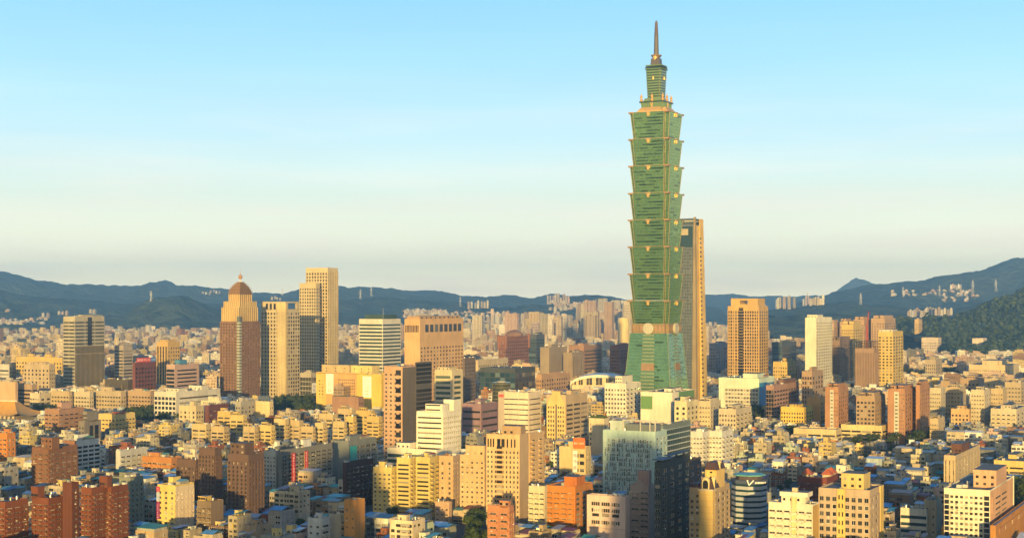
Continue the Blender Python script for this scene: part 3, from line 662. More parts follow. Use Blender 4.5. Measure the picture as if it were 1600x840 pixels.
b = H('apartment_tower', 'tall yellow corner tower with window bays and a pale flat roof', 'apartment tower', 1372,1395,1411,519,597,622, (.60,.44,.14), ('g',4,.55,.5), ('g',4,.6,.5), 4.8, short='the tall yellow corner tower', pent=((.05,.95,.05,.5,515,OFFW),))
for (a, c, d, t, col, lab) in ((1290,1303,1312,505,(.45,.31,.2),'tan rounded gable tower just behind the tall white tower'), (1312,1322,1332,503,(.42,.28,.18),'narrow brown gable tower between tan gables'), (1333,1350,1361,500,(.44,.29,.18),'broad brown gable tower behind the red crane'), (1361,1382,1399,498,(.45,.31,.19),'broad brown gable tower behind the yellow corner tower')):
    H('apartment_tower', lab, 'apartment tower', a,c,d,t,545,585, col, ('s',5,.45,.5), ('s',5,.45,.5), 4, group='brown gabled towers', pent=((.1,.45,.1,.9,t-5),(.55,.9,.1,.9,t-5)), junk=0)
H('public_building', 'long flat roofed yellow white hall at the foot of the wooded hill', 'public building', 1514,1578,1592,571,584,600, (.62,.50,.30), ('s',20,.4,.4), ('s',6,.4,.4), 5, pent=((.3,.78,.1,.8,564),), short='the long flat hall below the hill')
H('apartment_block', 'beige stepped block alone before the wooded hill', APT, 1446,1462,1472,562,584,600, BEIGE, ('s',5,.45,.5), ('s',4,.45,.5), 5.4, pent=((.3,.8,.2,.8,557),), short='the lone beige block before the hill')
H('apartment_tower', 'golden slab tower standing alone against the wooded hill', 'apartment tower', 1429,1436,1441,499,516,0, (.58,.42,.19), ('s',3,.4,.5), ('s',3,.4,.5), 3.6, Y=4700, zb=30, short='the lone golden slab on the hill foot', junk=0)
H('public_building', 'pale flat roofed building half way up the wooded hill', 'public building', 1440,1466,1471,528,536,0, (.66,.55,.42), ('s',10,.5,.5), ('s',2,.4,.5), 4, Y=4400, zb=3, junk=0, sbox=False)
H('public_building', 'small white building low on the wooded hill near its steep end', 'public building', 1519,1536,1542,529,533,0, (.7,.6,.48), ('s',8,.5,.5), ('s',2,.4,.5), 4, Y=4350, zb=8, junk=0, sbox=False)
# ------------------------------------------------------------------ right foreground and middle
for (a, c, d, t, pv, pb, lab) in ((1289,1310,1325,606,669,690,'brick brown apartment tower with a pale window strip, beside the yellow block'), (1338,1367,1383,620,670,692,'tan gridded apartment block between two brick brown towers'),
        (1387,1414,1431,609,674,694,'brick brown apartment tower with a white stair strip and two humps'), (1431,1437,1452,603,681,692,'brick brown slab half in shade behind the humped brick tower')):
    gr = 'tan gridded' in lab
    b = H('apartment_tower', lab, 'apartment tower', a,c,d,t,pv,pb, TAN if gr else (.40,.215,.12), ('g',5,.6,.55) if gr else ('n',1,.5,.5), ('g',5,.5,.5), 6.4, group='brick brown towers', junk=1, fin=False,
          short={1289:'the brick tower with a pale strip', 1387:'the humped brick tower', 1338:'the tan gridded block'}.get(a), pent=((.1,.4,.1,.9,t-6),(.55,.9,.1,.9,t-6)))
    if not gr and a != 1431:
        q = MB(); q.box(-b.wa*.62, -b.wa*.36, -.25, 0, 0, b.h-2, wall_mat(OFFW)); q.obj('stair_strip', b.root)
        b.face('a', -b.wa*.60, -b.wa*.38, b.z(pv+10), b.z(t+5), 12, 1, .7, .4, GL['std'], FRAME, 'sash', 0, b.mat, off=-.25)
        b.face('a', -b.wa*.34, -b.wa*.02, b.z(pv+10), b.z(t+5), 12, 3, .4, .45, GL['std'], FRAME, 'two', .2, b.mat)
    b.finish()
H('apartment_block', 'bright yellow block with many small dark windows and a crown of roof boxes', APT, 1220,1256,1271,637,661,676, (.66,.46,.10), ('s',9,.5,.5,'dark'), ('s',4,.5,.5,'dark'), 6, short='the bright yellow small windowed block', junk=6, pent=((.3,.7,.2,.7,633),))
H('apartment_block', 'orange brown block with a blank side joined to the bright yellow one', APT, 1261,1282,1289,621,661,672, (.55,.32,.12), ('n',1,.5,.5), ('s',2,.5,.5), 7, short=None)
H('school', 'long low cream school wing with a blue grey roof', 'school', 1240,1306,1315,672,684,700, (.58,.47,.27), ('b',3,.9,.5), ('b',1,.9,.5), 6, junk=0, sbox=False, short='the long low school wing', roofmat=wall_mat((.22,.24,.27)))
H('school', 'low yellow school wing with trees at its end', 'school', 1314,1378,1401,666,681,694, (.60,.48,.24), ('b',4,.9,.5), ('b',2,.9,.5), 6, junk=0, sbox=False, roofmat=wall_mat((.28,.20,.13)))
b = H('apartment_tower', 'large tan apartment tower with big square windows and a yellow roof block', 'apartment tower', 1279,1359,1379,768,845,880, (.44,.345,.265), ('g',8,.66,.62,'dark'), ('g',3,.4,.5,'std'), 11.9, gap=8, fin=False, junk=2, sbox=False, short='the large tan tower with big square windows', pent=((.38,.82,.25,.75,744,(.60,.46,.20)),))
ym = wall_mat((.62,.46,.16)); q = MB(); q.box(-b.wa*.63, -b.wa*.47, -.9, 0, 0, b.h+1, ym)
for j in range(8): q.box(-b.wa*.60, -b.wa*.575, -.95, -.9, b.h-5.2-j*5.0, b.h-2.6-j*5.0, GL['dark']); q.box(-b.wa*.535, -b.wa*.51, -.95, -.9, b.h-5.2-j*5.0, b.h-2.6-j*5.0, GL['dark'])
q.obj('bay', b.root); q = MB(); q.box(0, .7, b.wb*.75, b.wb, 0, b.h+1, ym); q.obj('bay', b.root); b.finish()
b = H('apartment_block', 'white apartment block with ribbon windows and a tall lift tower', APT, 1201,1270,1279,790,845,885, (.64,.60,.52), ('y',6,.8,.42), ('n',1,.5,.5), 11.6, junk=3, sbox=False, fin=False, short='the white block with the lift tower', colb=(.50,.33,.12))
q = MB(); q.box(-b.wa*.72, -b.wa*.18, 1, b.wb*.8, b.h, b.z(771), b.mat, roof_flat()); q.box(-b.wa*.75, -b.wa*.12, .3, b.wb*.9, b.z(777), b.z(770), wall_mat(WHITE), roof_flat(), nobase=False); q.box(-b.wa*.5, -b.wa*.38, 3, b.wb*.4, b.z(770), b.z(764), wall_mat(CREAM))
q.box(-b.wa*.47, -b.wa*.37, -.9, 1, 0, b.z(777), wall_mat((.66,.54,.30)))
for i in range(3): q.box(-b.wa*(.68-.16*i), -b.wa*(.63-.16*i), .9, 1.0, b.z(784), b.z(780), GL['dark'])
q.obj('lift_tower', b.root); b.finish()
b = H('office_building', 'white gridded office block with black glass strips and a salmon side', OFF_, 1475,1547,1583,768,845,890, (.72,.66,.54), ('n',1,.5,.5), ('n',1,.5,.5), 9.2, junk=4, sbox=False, fin=False, short='the white office block with the salmon side', colb=(.60,.36,.22), pent=((.5,1.0,.25,.7,741,(.56,.35,.24)),))
zt, zb_ = b.z(774), b.z(850)
b.face('a', -b.wa*.995, -b.wa*.885, zb_, zt, 9, 1, .97, .86, GL['dark'], FRAMEW, 'pane', .12, b.mat)
b.face('a', -b.wa*.135, -b.wa*.01, zb_, zt, 9, 1, .97, .86, GL['dark'], FRAMEW, 'pane', .12, b.mat)
b.face('a', -b.wa*.88, -b.wa*.14, zb_, zt, 9, 7, .62, .48, GL['std'], FRAMED, 'two', .35, b.mat)
sm = wall_mat((.60,.36,.22))
b.face('b', b.wb*.18, b.wb*.72, zb_, b.z(779), 8, 2, .72, .3, GL['std'], FRAMED, 'strip', 0, sm, off=.12)
sign(b, 'wall_sign', 'b', b.wb*.06, b.wb*.13, b.z(803), b.z(778), (.60,.36,.22), (.35,.18,.09), 5, True, off=.14)
q = MB(); q.box(-.2, .6, b.wb-.8, b.wb, 0, b.h+1.3, wall_mat(WHITE)); q.obj('end_fin', b.root); b.finish()
H('apartment_block', 'tan pilastered block topped by a dark brown lift box', APT, 1475,1493,1531,713,757,775, SAND, ('v',3,.25,.9), ('g',8,.36,.4), 7.6, short='the tan pilastered block', junk=0, pent=((.0,.9,.28,.6,699,(.13,.06,.04)),))
b = H('shop_building', 'low orange brick shop with a large pale letter sign and white roof', SHOP, 1548,1556,1640,823,845,900, (.42,.20,.06), ('n',1,.5,.5), ('n',1,.5,.5), 8, junk=1, sbox=False, fin=False, short='the orange brick shop', roofmat=wall_mat((.7,.66,.6)))
sign(b, 'wall_sign', 'b', b.wb*.05, b.wb*.8, b.h-5.5, b.h-2, (.42,.20,.06), (.72,.6,.4), 6, False, off=.1); b.finish()
H('house_block', 'plain beige slab with a shaded side above a dark curved roof', APT, 1444,1463,1471,783,832,852, BEIGE, ('s',2,.3,.3), ('s',2,.3,.3), 12, junk=1, sbox=False, short='the plain beige slab')
b = H('apartment_block', 'dark red brick block with orange tiled hats on its roof', APT, 1247,1292,1311,748,790,800, (.17,.05,.035), ('y',7,.6,.55), ('y',4,.6,.55), 8, junk=3, sbox=False, fin=False, short='the dark red block with tiled hats')
for (x, y) in ((-.8,.3),(-.15,.4),(-.2,.8)):
    q = MB(); q.box(b.wa*x-3, b.wa*x+3, b.wb*y-3, b.wb*y+3, b.h, b.h+2, wall_mat(CREAM)); X, Yy = b.wa*x, b.wb*y
    q.prism([(X-4,Yy-4),(X+4,Yy-4),(X+4,Yy+4),(X-4,Yy+4)], b.h+2, [(X-.3,Yy-.3),(X+.3,Yy-.3),(X+.3,Yy+.3),(X-.3,Yy+.3)], b.h+6.2, wall_mat((.42,.11,.05))); q.obj('tiled_hat', b.root)
b.finish()
H('house_block', 'orange box house with a plain front at the bottom of the white and salmon offices', APT, 1471,1499,1507,826,845,880, (.58,.30,.07), ('s',2,.25,.3), ('n',1,.5,.5), 10, junk=1, sbox=False)
H('office_building', 'low white slab with two dark ribbon windows and a broad curved roof behind', OFF_, 1407,1448,1454,797,832,852, (.68,.62,.5), ('b',1,.97,.45,'blue'), ('b',1,.9,.45), 11, junk=1, sbox=False, short='the low white ribbon slab')
for (a, c, d, t, pv, pb, col, st, lab) in ((1453,1470,1477,607,640,668,CREAM,'y','cream balcony block beside the shaded brick slab'), (1476,1500,1509,606,640,664,SAND,'y','sandy balcony block, twin of its cream neighbour'),
        (1486,1514,1521,640,661,678,(.60,.40,.20),'s','orange cream block with an arched gable beside'), (1517,1538,1547,610,656,678,CREAM,'y','tall cream block with deep shaded balconies and a notched roof'),
        (1548,1567,1573,608,645,668,SAND,'y','sandy block between two taller cream towers'), (1570,1595,1612,598,630,652,BEIGE,'y','beige tower of flats at the end under the long flat hall'),
        (1538,1560,1570,592,612,640,BEIGE,'s','beige slab of flats just below the long flat hall'), (1500,1530,1540,592,612,634,TAN,'s','tan block of flats below the long flat hall'), (1548,1588,1606,640,664,684,CREAM,'y','cream stepped block with arched windows above low roofs'),
        (1411,1424,1436,600,612,640,CREAM,'s','cream block rising behind the humped brick tower'), (1470,1484,1492,596,612,640,TAN,'s','tan flats behind the sandy balcony twin'), (1453,1466,1476,655,680,700,SAND,'y','sandy block with dark balconies in front of the shaded brick slab')):
    H('apartment_block', lab, APT, a,c,d,t,pv,pb, col, (st,5,.55,.5), ('s',3,.4,.45), 6.4, junk=2, pent=((.3,.7,.2,.7,t-5),), short={1517:'the tall cream balcony block',1486:'the orange cream block',1548:'the sandy block'}.get(a))
H('apartment_block', 'tan ribbed block behind yellow houses near the white office block', APT, 1553,1600,1620,722,745,760, (.58,.45,.17), ('b',2,.9,.4), ('b',1,.9,.4), 7, junk=3, short='the yellow terrace block')
# white towers at the foot of the pagoda tower
H('apartment_block', 'bright white apartment block with small square windows and stepped top', APT, 945,978,1001,600,648,668, (.68,.64,.55), ('s',7,.5,.45), ('y',4,.5,.5), 7, short='the bright white stepped block', pent=((.42,.75,.1,.8,588),), junk=3)
b = H('office_building', 'plain white block with green glass corner strips below the pagoda tower', OFF_, 1001,1050,1084,614,660,678, (.72,.66,.55), ('n',1,.5,.5), ('g',3,.4,.4), 8, fin=False, short='the plain white block with green glass', junk=3)
q = MB(); q.box(-b.wa*.99, -b.wa*.62, -.4, 0, b.z(640), b.h-4, plain('green_panel', (.14,.27,.10), .3)); q.obj('green_glazing', b.root); q = MB(); q.box(0, .4, b.wb*.3, b.wb, b.z(630), b.h+.5, plain('green_panel', (.14,.27,.10), .3)); q.obj('green_glazing', b.root); b.finish()
H('apartment_block', 'cream block with white window panels in front of the plain white block', APT, 1054,1073,1091,628,663,684, (.64,.56,.36), ('s',2,.4,.5), ('g',3,.5,.5), 8, short=None)
H('apartment_block', 'cream flats with rounded gables beside the dark trees', APT, 1088,1110,1126,628,661,680, CREAM, ('y',5,.5,.5), ('s',4,.4,.4), 7, pent=((.2,.5,.1,.8,621),(.6,.95,.1,.8,623)))
H('apartment_block', 'sunlit cream twin block with a tall narrow slab, before the dark trees', APT, 1123,1150,1174,640,670,686, CREAM, ('s',6,.5,.45), ('y',4,.5,.45), 7, pent=((.45,.7,.1,.8,634),), short='the sunlit cream twin block')
H('apartment_block', 'white balcony block in shade with rows of blue grey balconies', APT, 1078,1098,1113,676,721,742, (.60,.59,.58), ('y',4,.6,.5), ('y',3,.6,.5), 7.4, short='the shaded white balcony block', group=None)
H('apartment_block', 'second white balcony block in shade, with a stepped end', APT, 1108,1128,1145,675,721,740, (.62,.60,.57), ('y',4,.6,.5), ('y',3,.6,.5), 7.4)
# the blue pixelled block, the dark one before it
b = H('office_building', 'pale blue office block with a random pattern of narrow windows', OFF_, 942,1024,1042,676,771,792, (.36,.50,.52), ('n',1,.5,.5), ('g',3,.4,.5,'blue'), 8.2, junk=3, sbox=False, fin=False, short='the pale blue pixelled block')
GL['paper'] = glass_mat('pale_panel', (.40,.47,.47), (.52,.56,.54), (.30,.42,.46), rough=.3)
rr = random.Random(5); zt, zb_ = b.z(686), b.z(785); nf = 13
fl = (zt-zb_)/nf
for i in range(nf):
    b.wall.box(-b.wa, 0, -.12, 0, zb_+i*fl-.12, zb_+i*fl+.12, wall_mat((.25,.36,.38)), nobase=False)
nw = 30
for i in range(nw):
    if i in (0, nw-1, nw-2): continue
    j = nf-1
    while j >= 0:
        r0 = rr.random(); hh = 1 if r0 < .5 else 2
        u = -b.wa + b.wa*(i+.5)/nw
        if rr.random() < .86 and j-hh+1 >= 0:
            gk = rr.choice(('std','blue','dark','dark','dark','paper'))
            b.wins.append(('a', u, zb_+(j-hh+1)*fl+.2, b.wa/nw*rr.choice((.5,.62,.8)), hh*fl*.92-.3, 0, win_mesh('sash', GL[gk], plain('blue_frame', (.66,.71,.70), .5))))
        j -= hh
q = MB(); zz = b.z(659)
q.box(-b.wa*.88, -b.wa*.62, 2, b.wb*.6, b.h, zz, wall_mat((.42,.50,.50)), roof_flat()); q.box(-b.wa*.6, -b.wa*.05, 5, b.wb*.7, b.h, b.z(664), wall_mat(SLATE), roof_flat())
for x in (-.62, -.3, -.12, -.02): q.box(-b.wa*abs(x)-.4, -b.wa*abs(x)+.4, 1.5, 2.3, b.h, zz, wall_mat(LGREY))
q.box(-b.wa*.64, .3, 1.2, 2.6, zz, zz+.9, wall_mat(LGREY), nobase=False); q.obj('roof_frame', b.root); b.finish()
H('office_building', 'dark green glass block with pale floor lines beside the blue pixelled block', OFF_, 1028,1036,1079,666,722,772, (.16,.20,.21), ('n',1,.5,.5), ('b',1,.98,.82,'teal'), 8.6, junk=2, sbox=False, short='the dark green glass block', hcol=(.46,.52,.53))
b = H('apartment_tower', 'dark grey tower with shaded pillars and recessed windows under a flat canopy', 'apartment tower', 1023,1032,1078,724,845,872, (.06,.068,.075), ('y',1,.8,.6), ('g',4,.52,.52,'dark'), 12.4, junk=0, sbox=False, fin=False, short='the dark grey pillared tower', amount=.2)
q = MB(); q.box(-b.wa-1, 2, -1, b.wb*.35, b.h+2.0, b.h+2.6, wall_mat(SLATE), nobase=False); q.box(-b.wa, .5, b.wb*.3, b.wb, b.h+3.2, b.h+3.7, wall_mat((.1,.12,.14)), nobase=False)
for y in (.3,.55,.8,.98): q.box(-1, .3, b.wb*y-.6, b.wb*y+.2, b.h, b.h+3.2, b.mat)
q.box(-b.wa+1, -2, 1, b.wb*.3, b.h, b.h+2, GL['teal']); q.obj('roof_canopy', b.root); b.finish()
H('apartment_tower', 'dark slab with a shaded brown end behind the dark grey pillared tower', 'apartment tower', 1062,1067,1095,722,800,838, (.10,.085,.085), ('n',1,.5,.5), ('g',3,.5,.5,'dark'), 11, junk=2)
b = H('office_building', 'blank pale pink block with three rows of small barred windows', OFF_, 917,977,984,778,838,864, (.60,.46,.42), ('n',1,.5,.5), ('n',1,.5,.5), 12, junk=4, sbox=False, short='the pale pink block', fin=False)
for (pa, pb_) in ((786,792),(796,802),(804,809),(815,821)):
    for f0 in (.12,.38,.64):
        b.face('a', -b.wa*(1-f0), -b.wa*(1-f0-.22), b.z(pb_), b.z(pa), 1, 4 if pa != 804 else 1, .8, .95, GL['std'], FRAMED, 'sash' if pa != 804 else 'strip', 0, b.mat)
b.wall.box(-b.wa, 0, -.15, 0, b.z(828), b.z(826), wall_mat((.5,.38,.35)), nobase=False); b.finish()
b = H('apartment_block', 'narrow pinkish grey apartment block with a teal roof and round gable window', APT, 985,1014,1025,760,831,852, (.38,.29,.25), ('y',2,.85,.5), ('n',1,.5,.5), 8.8, junk=0, sbox=False, fin=False, short='the narrow pinkish grey block', roofmat=plain('teal_roof', (.10,.27,.27), .5))
q = MB(); q.box(-b.wa*.7, -b.wa*.1, 3, b.wb*.6, b.h, b.z(736), wall_mat((.40,.26,.22)), roof_flat()); q.obj('lift_house', b.root)
q = MB(); W=b.wa; i=len(q.v); q.quad((-W*.8,-.3,b.h),(-W*.2,-.3,b.h),(-W*.3,-.3,b.h+3),(-W*.7,-.3,b.h+3),b.mat); q.box(-W*.8,-W*.2,-.28,.6,b.h,b.h+1.1,b.mat); q.prism([(-W*.8,-.28),(-W*.2,-.28),(-W*.2,.6),(-W*.8,.6)],b.h+1.1,[(-W*.51,-.28),(-W*.49,-.28),(-W*.49,.6),(-W*.51,.6)],b.h+4.6,b.mat); q.obj('gable', b.root); b.finish()
# golden tower with the mansard roof
b = H('apartment_tower', 'golden front tower with dark mansard roofs and arched dormer windows', 'apartment tower', 1077,1112,1140,765,845,872, (.40,.30,.19), ('g',4,.55,.55), ('g',4,.5,.6), 8.9, junk=0, sbox=False, fin=False, short='the golden tower with mansard roofs')
gm_ = wall_mat((.62,.44,.17)); mr = wall_mat((.07,.04,.045), .6); W, D = b.wa, b.wb
q = MB(); q.box(-W*.56, .9, -.9, D*.1, 0, b.h-.6, gm_)
for j in range(16): q.box(-W*.56-.05, .95, -.96, D*.1, b.h-3-j*3.6, b.h-2.7-j*3.6, wall_mat((.52,.36,.13)))
q.box(-W*.60, 1.4, -1.4, D*.14, b.h-.6, b.h+.5, wall_mat(CREAM), nobase=False); q.obj('front_bay', b.root)
def mansard(x0, x1, y0, y1, z0, z1, nm):
    q = MB(); i_ = (z1-z0)*.28; q.prism([(x0,y0),(x1,y0),(x1,y1),(x0,y1)], z0, [(x0+i_,y0+i_),(x1-i_,y0+i_),(x1-i_,y1-i_),(x0+i_,y1-i_)], z1, mr); return q.obj(nm, b.root)
mr1 = mansard(-W*.56, 1.0, -.8, D*.35, b.h+.5, b.z(748), 'mansard_roof')
q = MB(); q.box(-W*.5, .2, D*.25, D*.7, b.h, b.z(736), gm_, roof_flat())
for j in range(2): q.box(-W*.28, -W*.18, D*.25-.1, D*.25, b.z(741)-j*3, b.z(738.5)-j*3, GL['dark'])
q.obj('upper_block', b.root); mr2 = mansard(-W*.52, .5, D*.23, D*.72, b.z(736), b.z(724), 'mansard_roof')
mansard(-W, -W*.6, 0, D*.4, b.h+1, b.z(757), 'mansard_roof')
def dormer(x, y, z, w_, h_, par, face):
    q = MB(); n = 10; pts = [(-w_/2, 0), (w_/2, 0)] + [(w_/2*math.cos(R(t)), h_*.6+h_*.4*math.sin(R(t))) for t in range(0, 181, 20)]
    for sc, d, mt in ((1.0, 0, wall_mat((.66,.55,.3))), (.72, .15, GL['dark'])):
        P = [(px*sc, pz*sc+(.0 if sc == 1 else .2)) for px, pz in pts]
        i0 = len(q.v)
        for dd in (-.6-d, 1.5):
            for px, pz in P: q.v.append((x+px, y+dd, z+pz) if face == 'a' else (x-dd, y+px, z+pz))
        m_ = len(P); k = q.mi(mt)
        q.f.append(tuple(range(i0, i0+m_))[::1]); q.m.append(k)
        for j in range(m_): q.f.append((i0+j, i0+(j+1)%m_, i0+m_+(j+1)%m_, i0+m_+j)[::-1]); q.m.append(k)
    q.obj('dormer', par)
dormer(-W*.25, -.4, b.h+.6, 4.6, 7.0, mr1, 'a'); dormer(.4, D*.12, b.h+.6, 3.2, 7.0, mr1, 'b'); dormer(.1, D*.45, b.z(736)+.2, 3, 5, mr2, 'b'); b.finish()
# octagonal banded office with a green roof
def octagon():
    pb, k = 838, F/(HC*F/(838-HOR)); Y = F/k; cx = (1175-800)/k; r = 28/k
    root = thing('office_building', (cx, Y+r, 0), R(10), 'eight sided white and blue banded office under a flat green roof', OFF_)
    h = HC-(752-HOR)/k
    P = lambda rad: [(rad*math.cos(R(22.5+45*i)), rad*math.sin(R(22.5+45*i))) for i in range(8)]
    q = MB(); wm, dm = wall_mat((.38,.41,.46), amount=.2), GL['blue']
    q.prism(P(r-.4), 0, P(r-.4), h, dm); q.obj('glazing', root)
    fh = 8.6/k; n = int(h/fh)
    for j in range(n):
        z = h-4.5/k-(j+1)*fh; q = MB(); q.prism(P(r), z, P(r), z+fh*.60, wm, bottom=True); q.obj('spandrel_band', root)
    q = MB(); q.prism(P(r+.3), h-4.2/k, P(r+.3), h+.6, wall_mat((.07,.09,.16)), roof_flat()); q.obj('sign_band', root)
    q = MB(); q.prism(P(r-3), h+.6, P(r-3), h+3.2, wall_mat((.10,.08,.09))); q.obj('roof_house', root)
    q = MB(); q.prism(P(r*.93), h+3.2, P(r*.90), h+3.9, plain('green_sheet_roof', (.12,.36,.29), .5), bottom=True); q.obj('roof', root)
    # tick shaped mark and a line of small lettering on the sign band
    ink = plain('sign_white', (.8,.8,.8), .5); ap = (r+.3)*math.cos(R(22.5))
    q = MB(); zc = h-1.9/k
    for (xa, za, xb, zb) in ((-5.2, 1.5, -4.0, -1.5), (-4.0, -1.5, -.9, 1.6), (-5.6, 1.6, -4.6, 1.6)): q.bar((xa, -ap-.2, zc+za), (xb, -ap-.2, zc+zb), .42, ink)
    for i in range(8):
        x = .2+i*.95; q.box(x, x+.62, -ap-.3, -ap, zc-.6, zc+.5, ink)
    o = q.obj('lettering', root); o.rotation_euler = (0, 0, 0)
    HEROES.append(dict(x0=1147, x1=1203, pv=823, Y=Y, poly=[(cx-r, Y), (cx+r, Y), (cx+r, Y+2*r), (cx-r, Y+2*r)], short='the eight sided banded office', xc=1175, yc=780, zb=0, pt=744))
octagon()
# ------------------------------------------------------------------ centre
b = H('office_building', 'white banded office block stepped like stairs above a glass wing', OFF_, 651,692,720,645,697,748, (.76,.72,.62), ('b',1,.9,.3), ('g',9,.55,.4,'dark'), 8.0, junk=1, sbox=False, fin=False, short='the white stepped office block', hcol=(.76,.72,.62), gap=4)
q = MB(); W, D = b.wa, b.wb
q.box(-W*.66, -W*.02, 0.0, D*.35, b.h, b.z(631), b.mat, roof_flat()); q.box(-W*.4, 0, D*.62, D, b.h, b.z(626), b.mat, roof_flat())
for j in range(2): q.box(-W*.64, -W*.1, -.08, 0, b.h+2+j*4, b.h+3.1+j*4, GL['std'])
q.obj('upper_step', b.root); b.finish()
b = H('office_building', 'low wing of pale green glass ribbons below the white stepped block', OFF_, 605,682,712,704,724,750.6, (.70,.66,.56), ('b',1,.98,.6,'blue'), ('b',1,.98,.6,'teal'), 8.6, junk=3, sbox=False, pent=((.15,.42,.1,.5,695,WHITE),), wb=34)
for (a, c, d, t, lab) in ((583,612,621,732,'lowest of three yellow apartment blocks, with small separate windows'), (620,641,652,717,'yellow apartment block with window bays, middle of three'), (650,672,687,716,'yellow apartment block with dark bays and a brown recess, tallest of three')):
    H('apartment_block', lab, APT, a,c,d,t,800,808, (.56,.44,.17), ('s' if a == 583 else 'b', 4 if a == 583 else 1, .5 if a == 583 else .8, .42), ('y',2,.7,.5), 6.8, group='three yellow flats', junk=4, short={583:'the lowest yellow flats', 620:'the yellow flats', 650:'the tallest yellow flats'}[a], beta=24, amount=.3)
H('apartment_block', 'tan apartment wing with two columns of tall windows', APT, 686,708,720,714,791,806, (.52,.36,.22), ('s',2,.3,.55), ('s',3,.25,.4), 7.7, junk=1, short='the tan wing with two window columns', beta=20, sbox=False)
H('apartment_block', 'tan apartment wing with thin window slits and a raised block', APT, 719,757,763,713,796,812, (.54,.38,.22), ('s',5,.42,.4), ('s',1,.4,.4), 7.7, junk=1, pent=((.2,.98,.15,.6,697),), beta=20)
b = H('apartment_tower', 'largest tan apartment tower with four tall slots under its roof line', 'apartment tower', 760,812,826,681,815,828, (.55,.39,.23), ('s',9,.42,.55,'dark'), ('n',1,.5,.5), 7.7, gap=22, junk=2, sbox=False, fin=False, short='the largest tan apartment tower', beta=20, pent=((.42,.98,.2,.7,667,(.40,.28,.18)),))
q = MB(); W = b.wa
for f0 in (.04, .12, .20, .33, .46, .62, .74, .84):
    q.box(-W*(1-f0), -W*(1-f0-(.035 if f0 not in (.33,.46) else .09)), -.4, 0, b.z(699), b.z(686), GL['dark'])
q.obj('slot_glazing', b.root); q = MB(); q.box(-W*.70, -W*.50, -.55, 0, 0, b.z(701), wall_mat((.30,.20,.12)))
for j in range(16): q.box(-W*.71, -W*.49, -1.3, -.55, b.z(703.5+7.7*j)-.2, b.z(703.5+7.7*j)+.9, b.mat, nobase=False); q.box(-W*.68, -W*.52, -.6, -.55, b.z(703.5+7.7*j)+.9, b.z(703.5+7.7*j)+2.6, GL['std'])
q.obj('balcony_stack', b.root); b.finish()
H('apartment_block', 'tan side wing with small balconies on the shaded side of the largest tan tower', APT, 824,828,850,679,803,815, (.53,.37,.22), ('s',1,.4,.4), ('y',2,.4,.45), 7.7, junk=2, short=None)
b = H('office_building', 'cream office block with thin dark window lines and a small red mark', OFF_, 779,826,845,614,676,702, (.68,.58,.46), ('b',3,.97,.2,'dark'), ('b',1,.9,.2,'dark'), 8, junk=5, sbox=False, fin=False, short='the cream office block with thin dark lines')
q = MB(); q.box(-b.wa*1.0, -b.wa*.80, -.7, 0, 0, b.h+1, wall_mat((.45,.38,.33))); q.obj('corner_pier', b.root)
sign(b, 'red_mark', 'a', -b.wa*.98, -b.wa*.82, b.z(621), b.z(617), (.55,.06,.05), (.75,.3,.25), 3, False, off=.75); b.finish()
b = H('office_building', 'beige office block with a yellow stepped gable front and dark centre slit', OFF_, 854,884,918,618,683,702, (.48,.36,.23), ('n',1,.5,.5), ('b',3,.86,.42), 7.2, gap=12, junk=4, fin=False, short='the gabled beige office block')
W = b.wa; q = MB(); ym = wall_mat((.62,.47,.20))
q.box(-W*.97, -W*.52, -1, 0, 0, b.z(632), ym); q.box(-W*.44, -W*.02, -1, 0, 0, b.z(632), ym); q.box(-W*.52, -W*.44, -.5, 0, 0, b.z(628), GL['dark'])
q.prism([(-W*.97,-1),(-W*.02,-1),(-W*.02,0),(-W*.97,0)], b.z(632), [(-W*.70,-1),(-W*.28,-1),(-W*.28,0),(-W*.70,0)], b.z(616), ym); q.box(-W*.70, -W*.28, -1, 0, b.z(616), b.z(611), ym); q.obj('gable_front', b.root)
b.face('a', -W*.93, -W*.55, b.z(697), b.z(633), 9, 3, .5, .5, GL['std'], FRAMED, 'sash', 0, ym, off=-1); b.face('a', -W*.42, -W*.05, b.z(697), b.z(633), 9, 3, .5, .5, GL['std'], FRAMED, 'sash', 0, ym, off=-1); b.finish()
b = H('apartment_block', 'blank cream block with one column of slit windows and a roof garden', APT, 920,944,951,655,700,718, (.62,.52,.36), ('n',1,.5,.5), ('s',2,.4,.4), 8, junk=0, sbox=False, fin=False, short='the blank cream block with a roof garden')
b.face('a', -b.wa*.92, -b.wa*.82, b.z(705), b.z(659), 6, 1, .7, .5, GL['std'], FRAMED, 'sash', 0, b.mat); q = MB(); rr = random.Random(9)
for i in range(70):
    x, y = rr.uniform(-b.wa*.9, -1), rr.uniform(1, b.wb-1); q.lathe([(.5, b.h+.3), (rr.uniform(.8, 1.6), b.h+1.4), (.2, b.h+rr.uniform(2, 4.5))], plain('roof_plants', (.05,.085,.03), .9), 6, x, y)
q.obj('roof_hedge', b.root); b.finish()
b = H('shop_building', 'yellow shop house carrying an orange red billboard and a tall white poster', SHOP, 874,915,923,700,746,757, (.58,.46,.24), ('n',1,.5,.5), ('s',2,.4,.4), 9, junk=2, fin=False, short='the shop house with the orange billboard')
W = b.wa; b.face('a', -W*.45, -W*.03, b.z(752), b.z(706), 4, 2, .8, .5, GL['std'], FRAMED, 'two', .3, b.mat)
o = sign(b, 'billboard', 'a', -W*.46, -W*.02, b.z(701), b.z(684), (.72,.15,.03), (.85,.82,.78), 5, False, off=.4, colors=[(.85,.82,.78),(.85,.82,.78),(.8,.5,.05),(.85,.82,.78),(.85,.82,.78)])
sign(b, 'poster', 'a', -W*.47, -W*.30, b.z(738), b.z(704), (.74,.72,.70), (.10,.10,.12), 3, True, off=.6); b.finish()
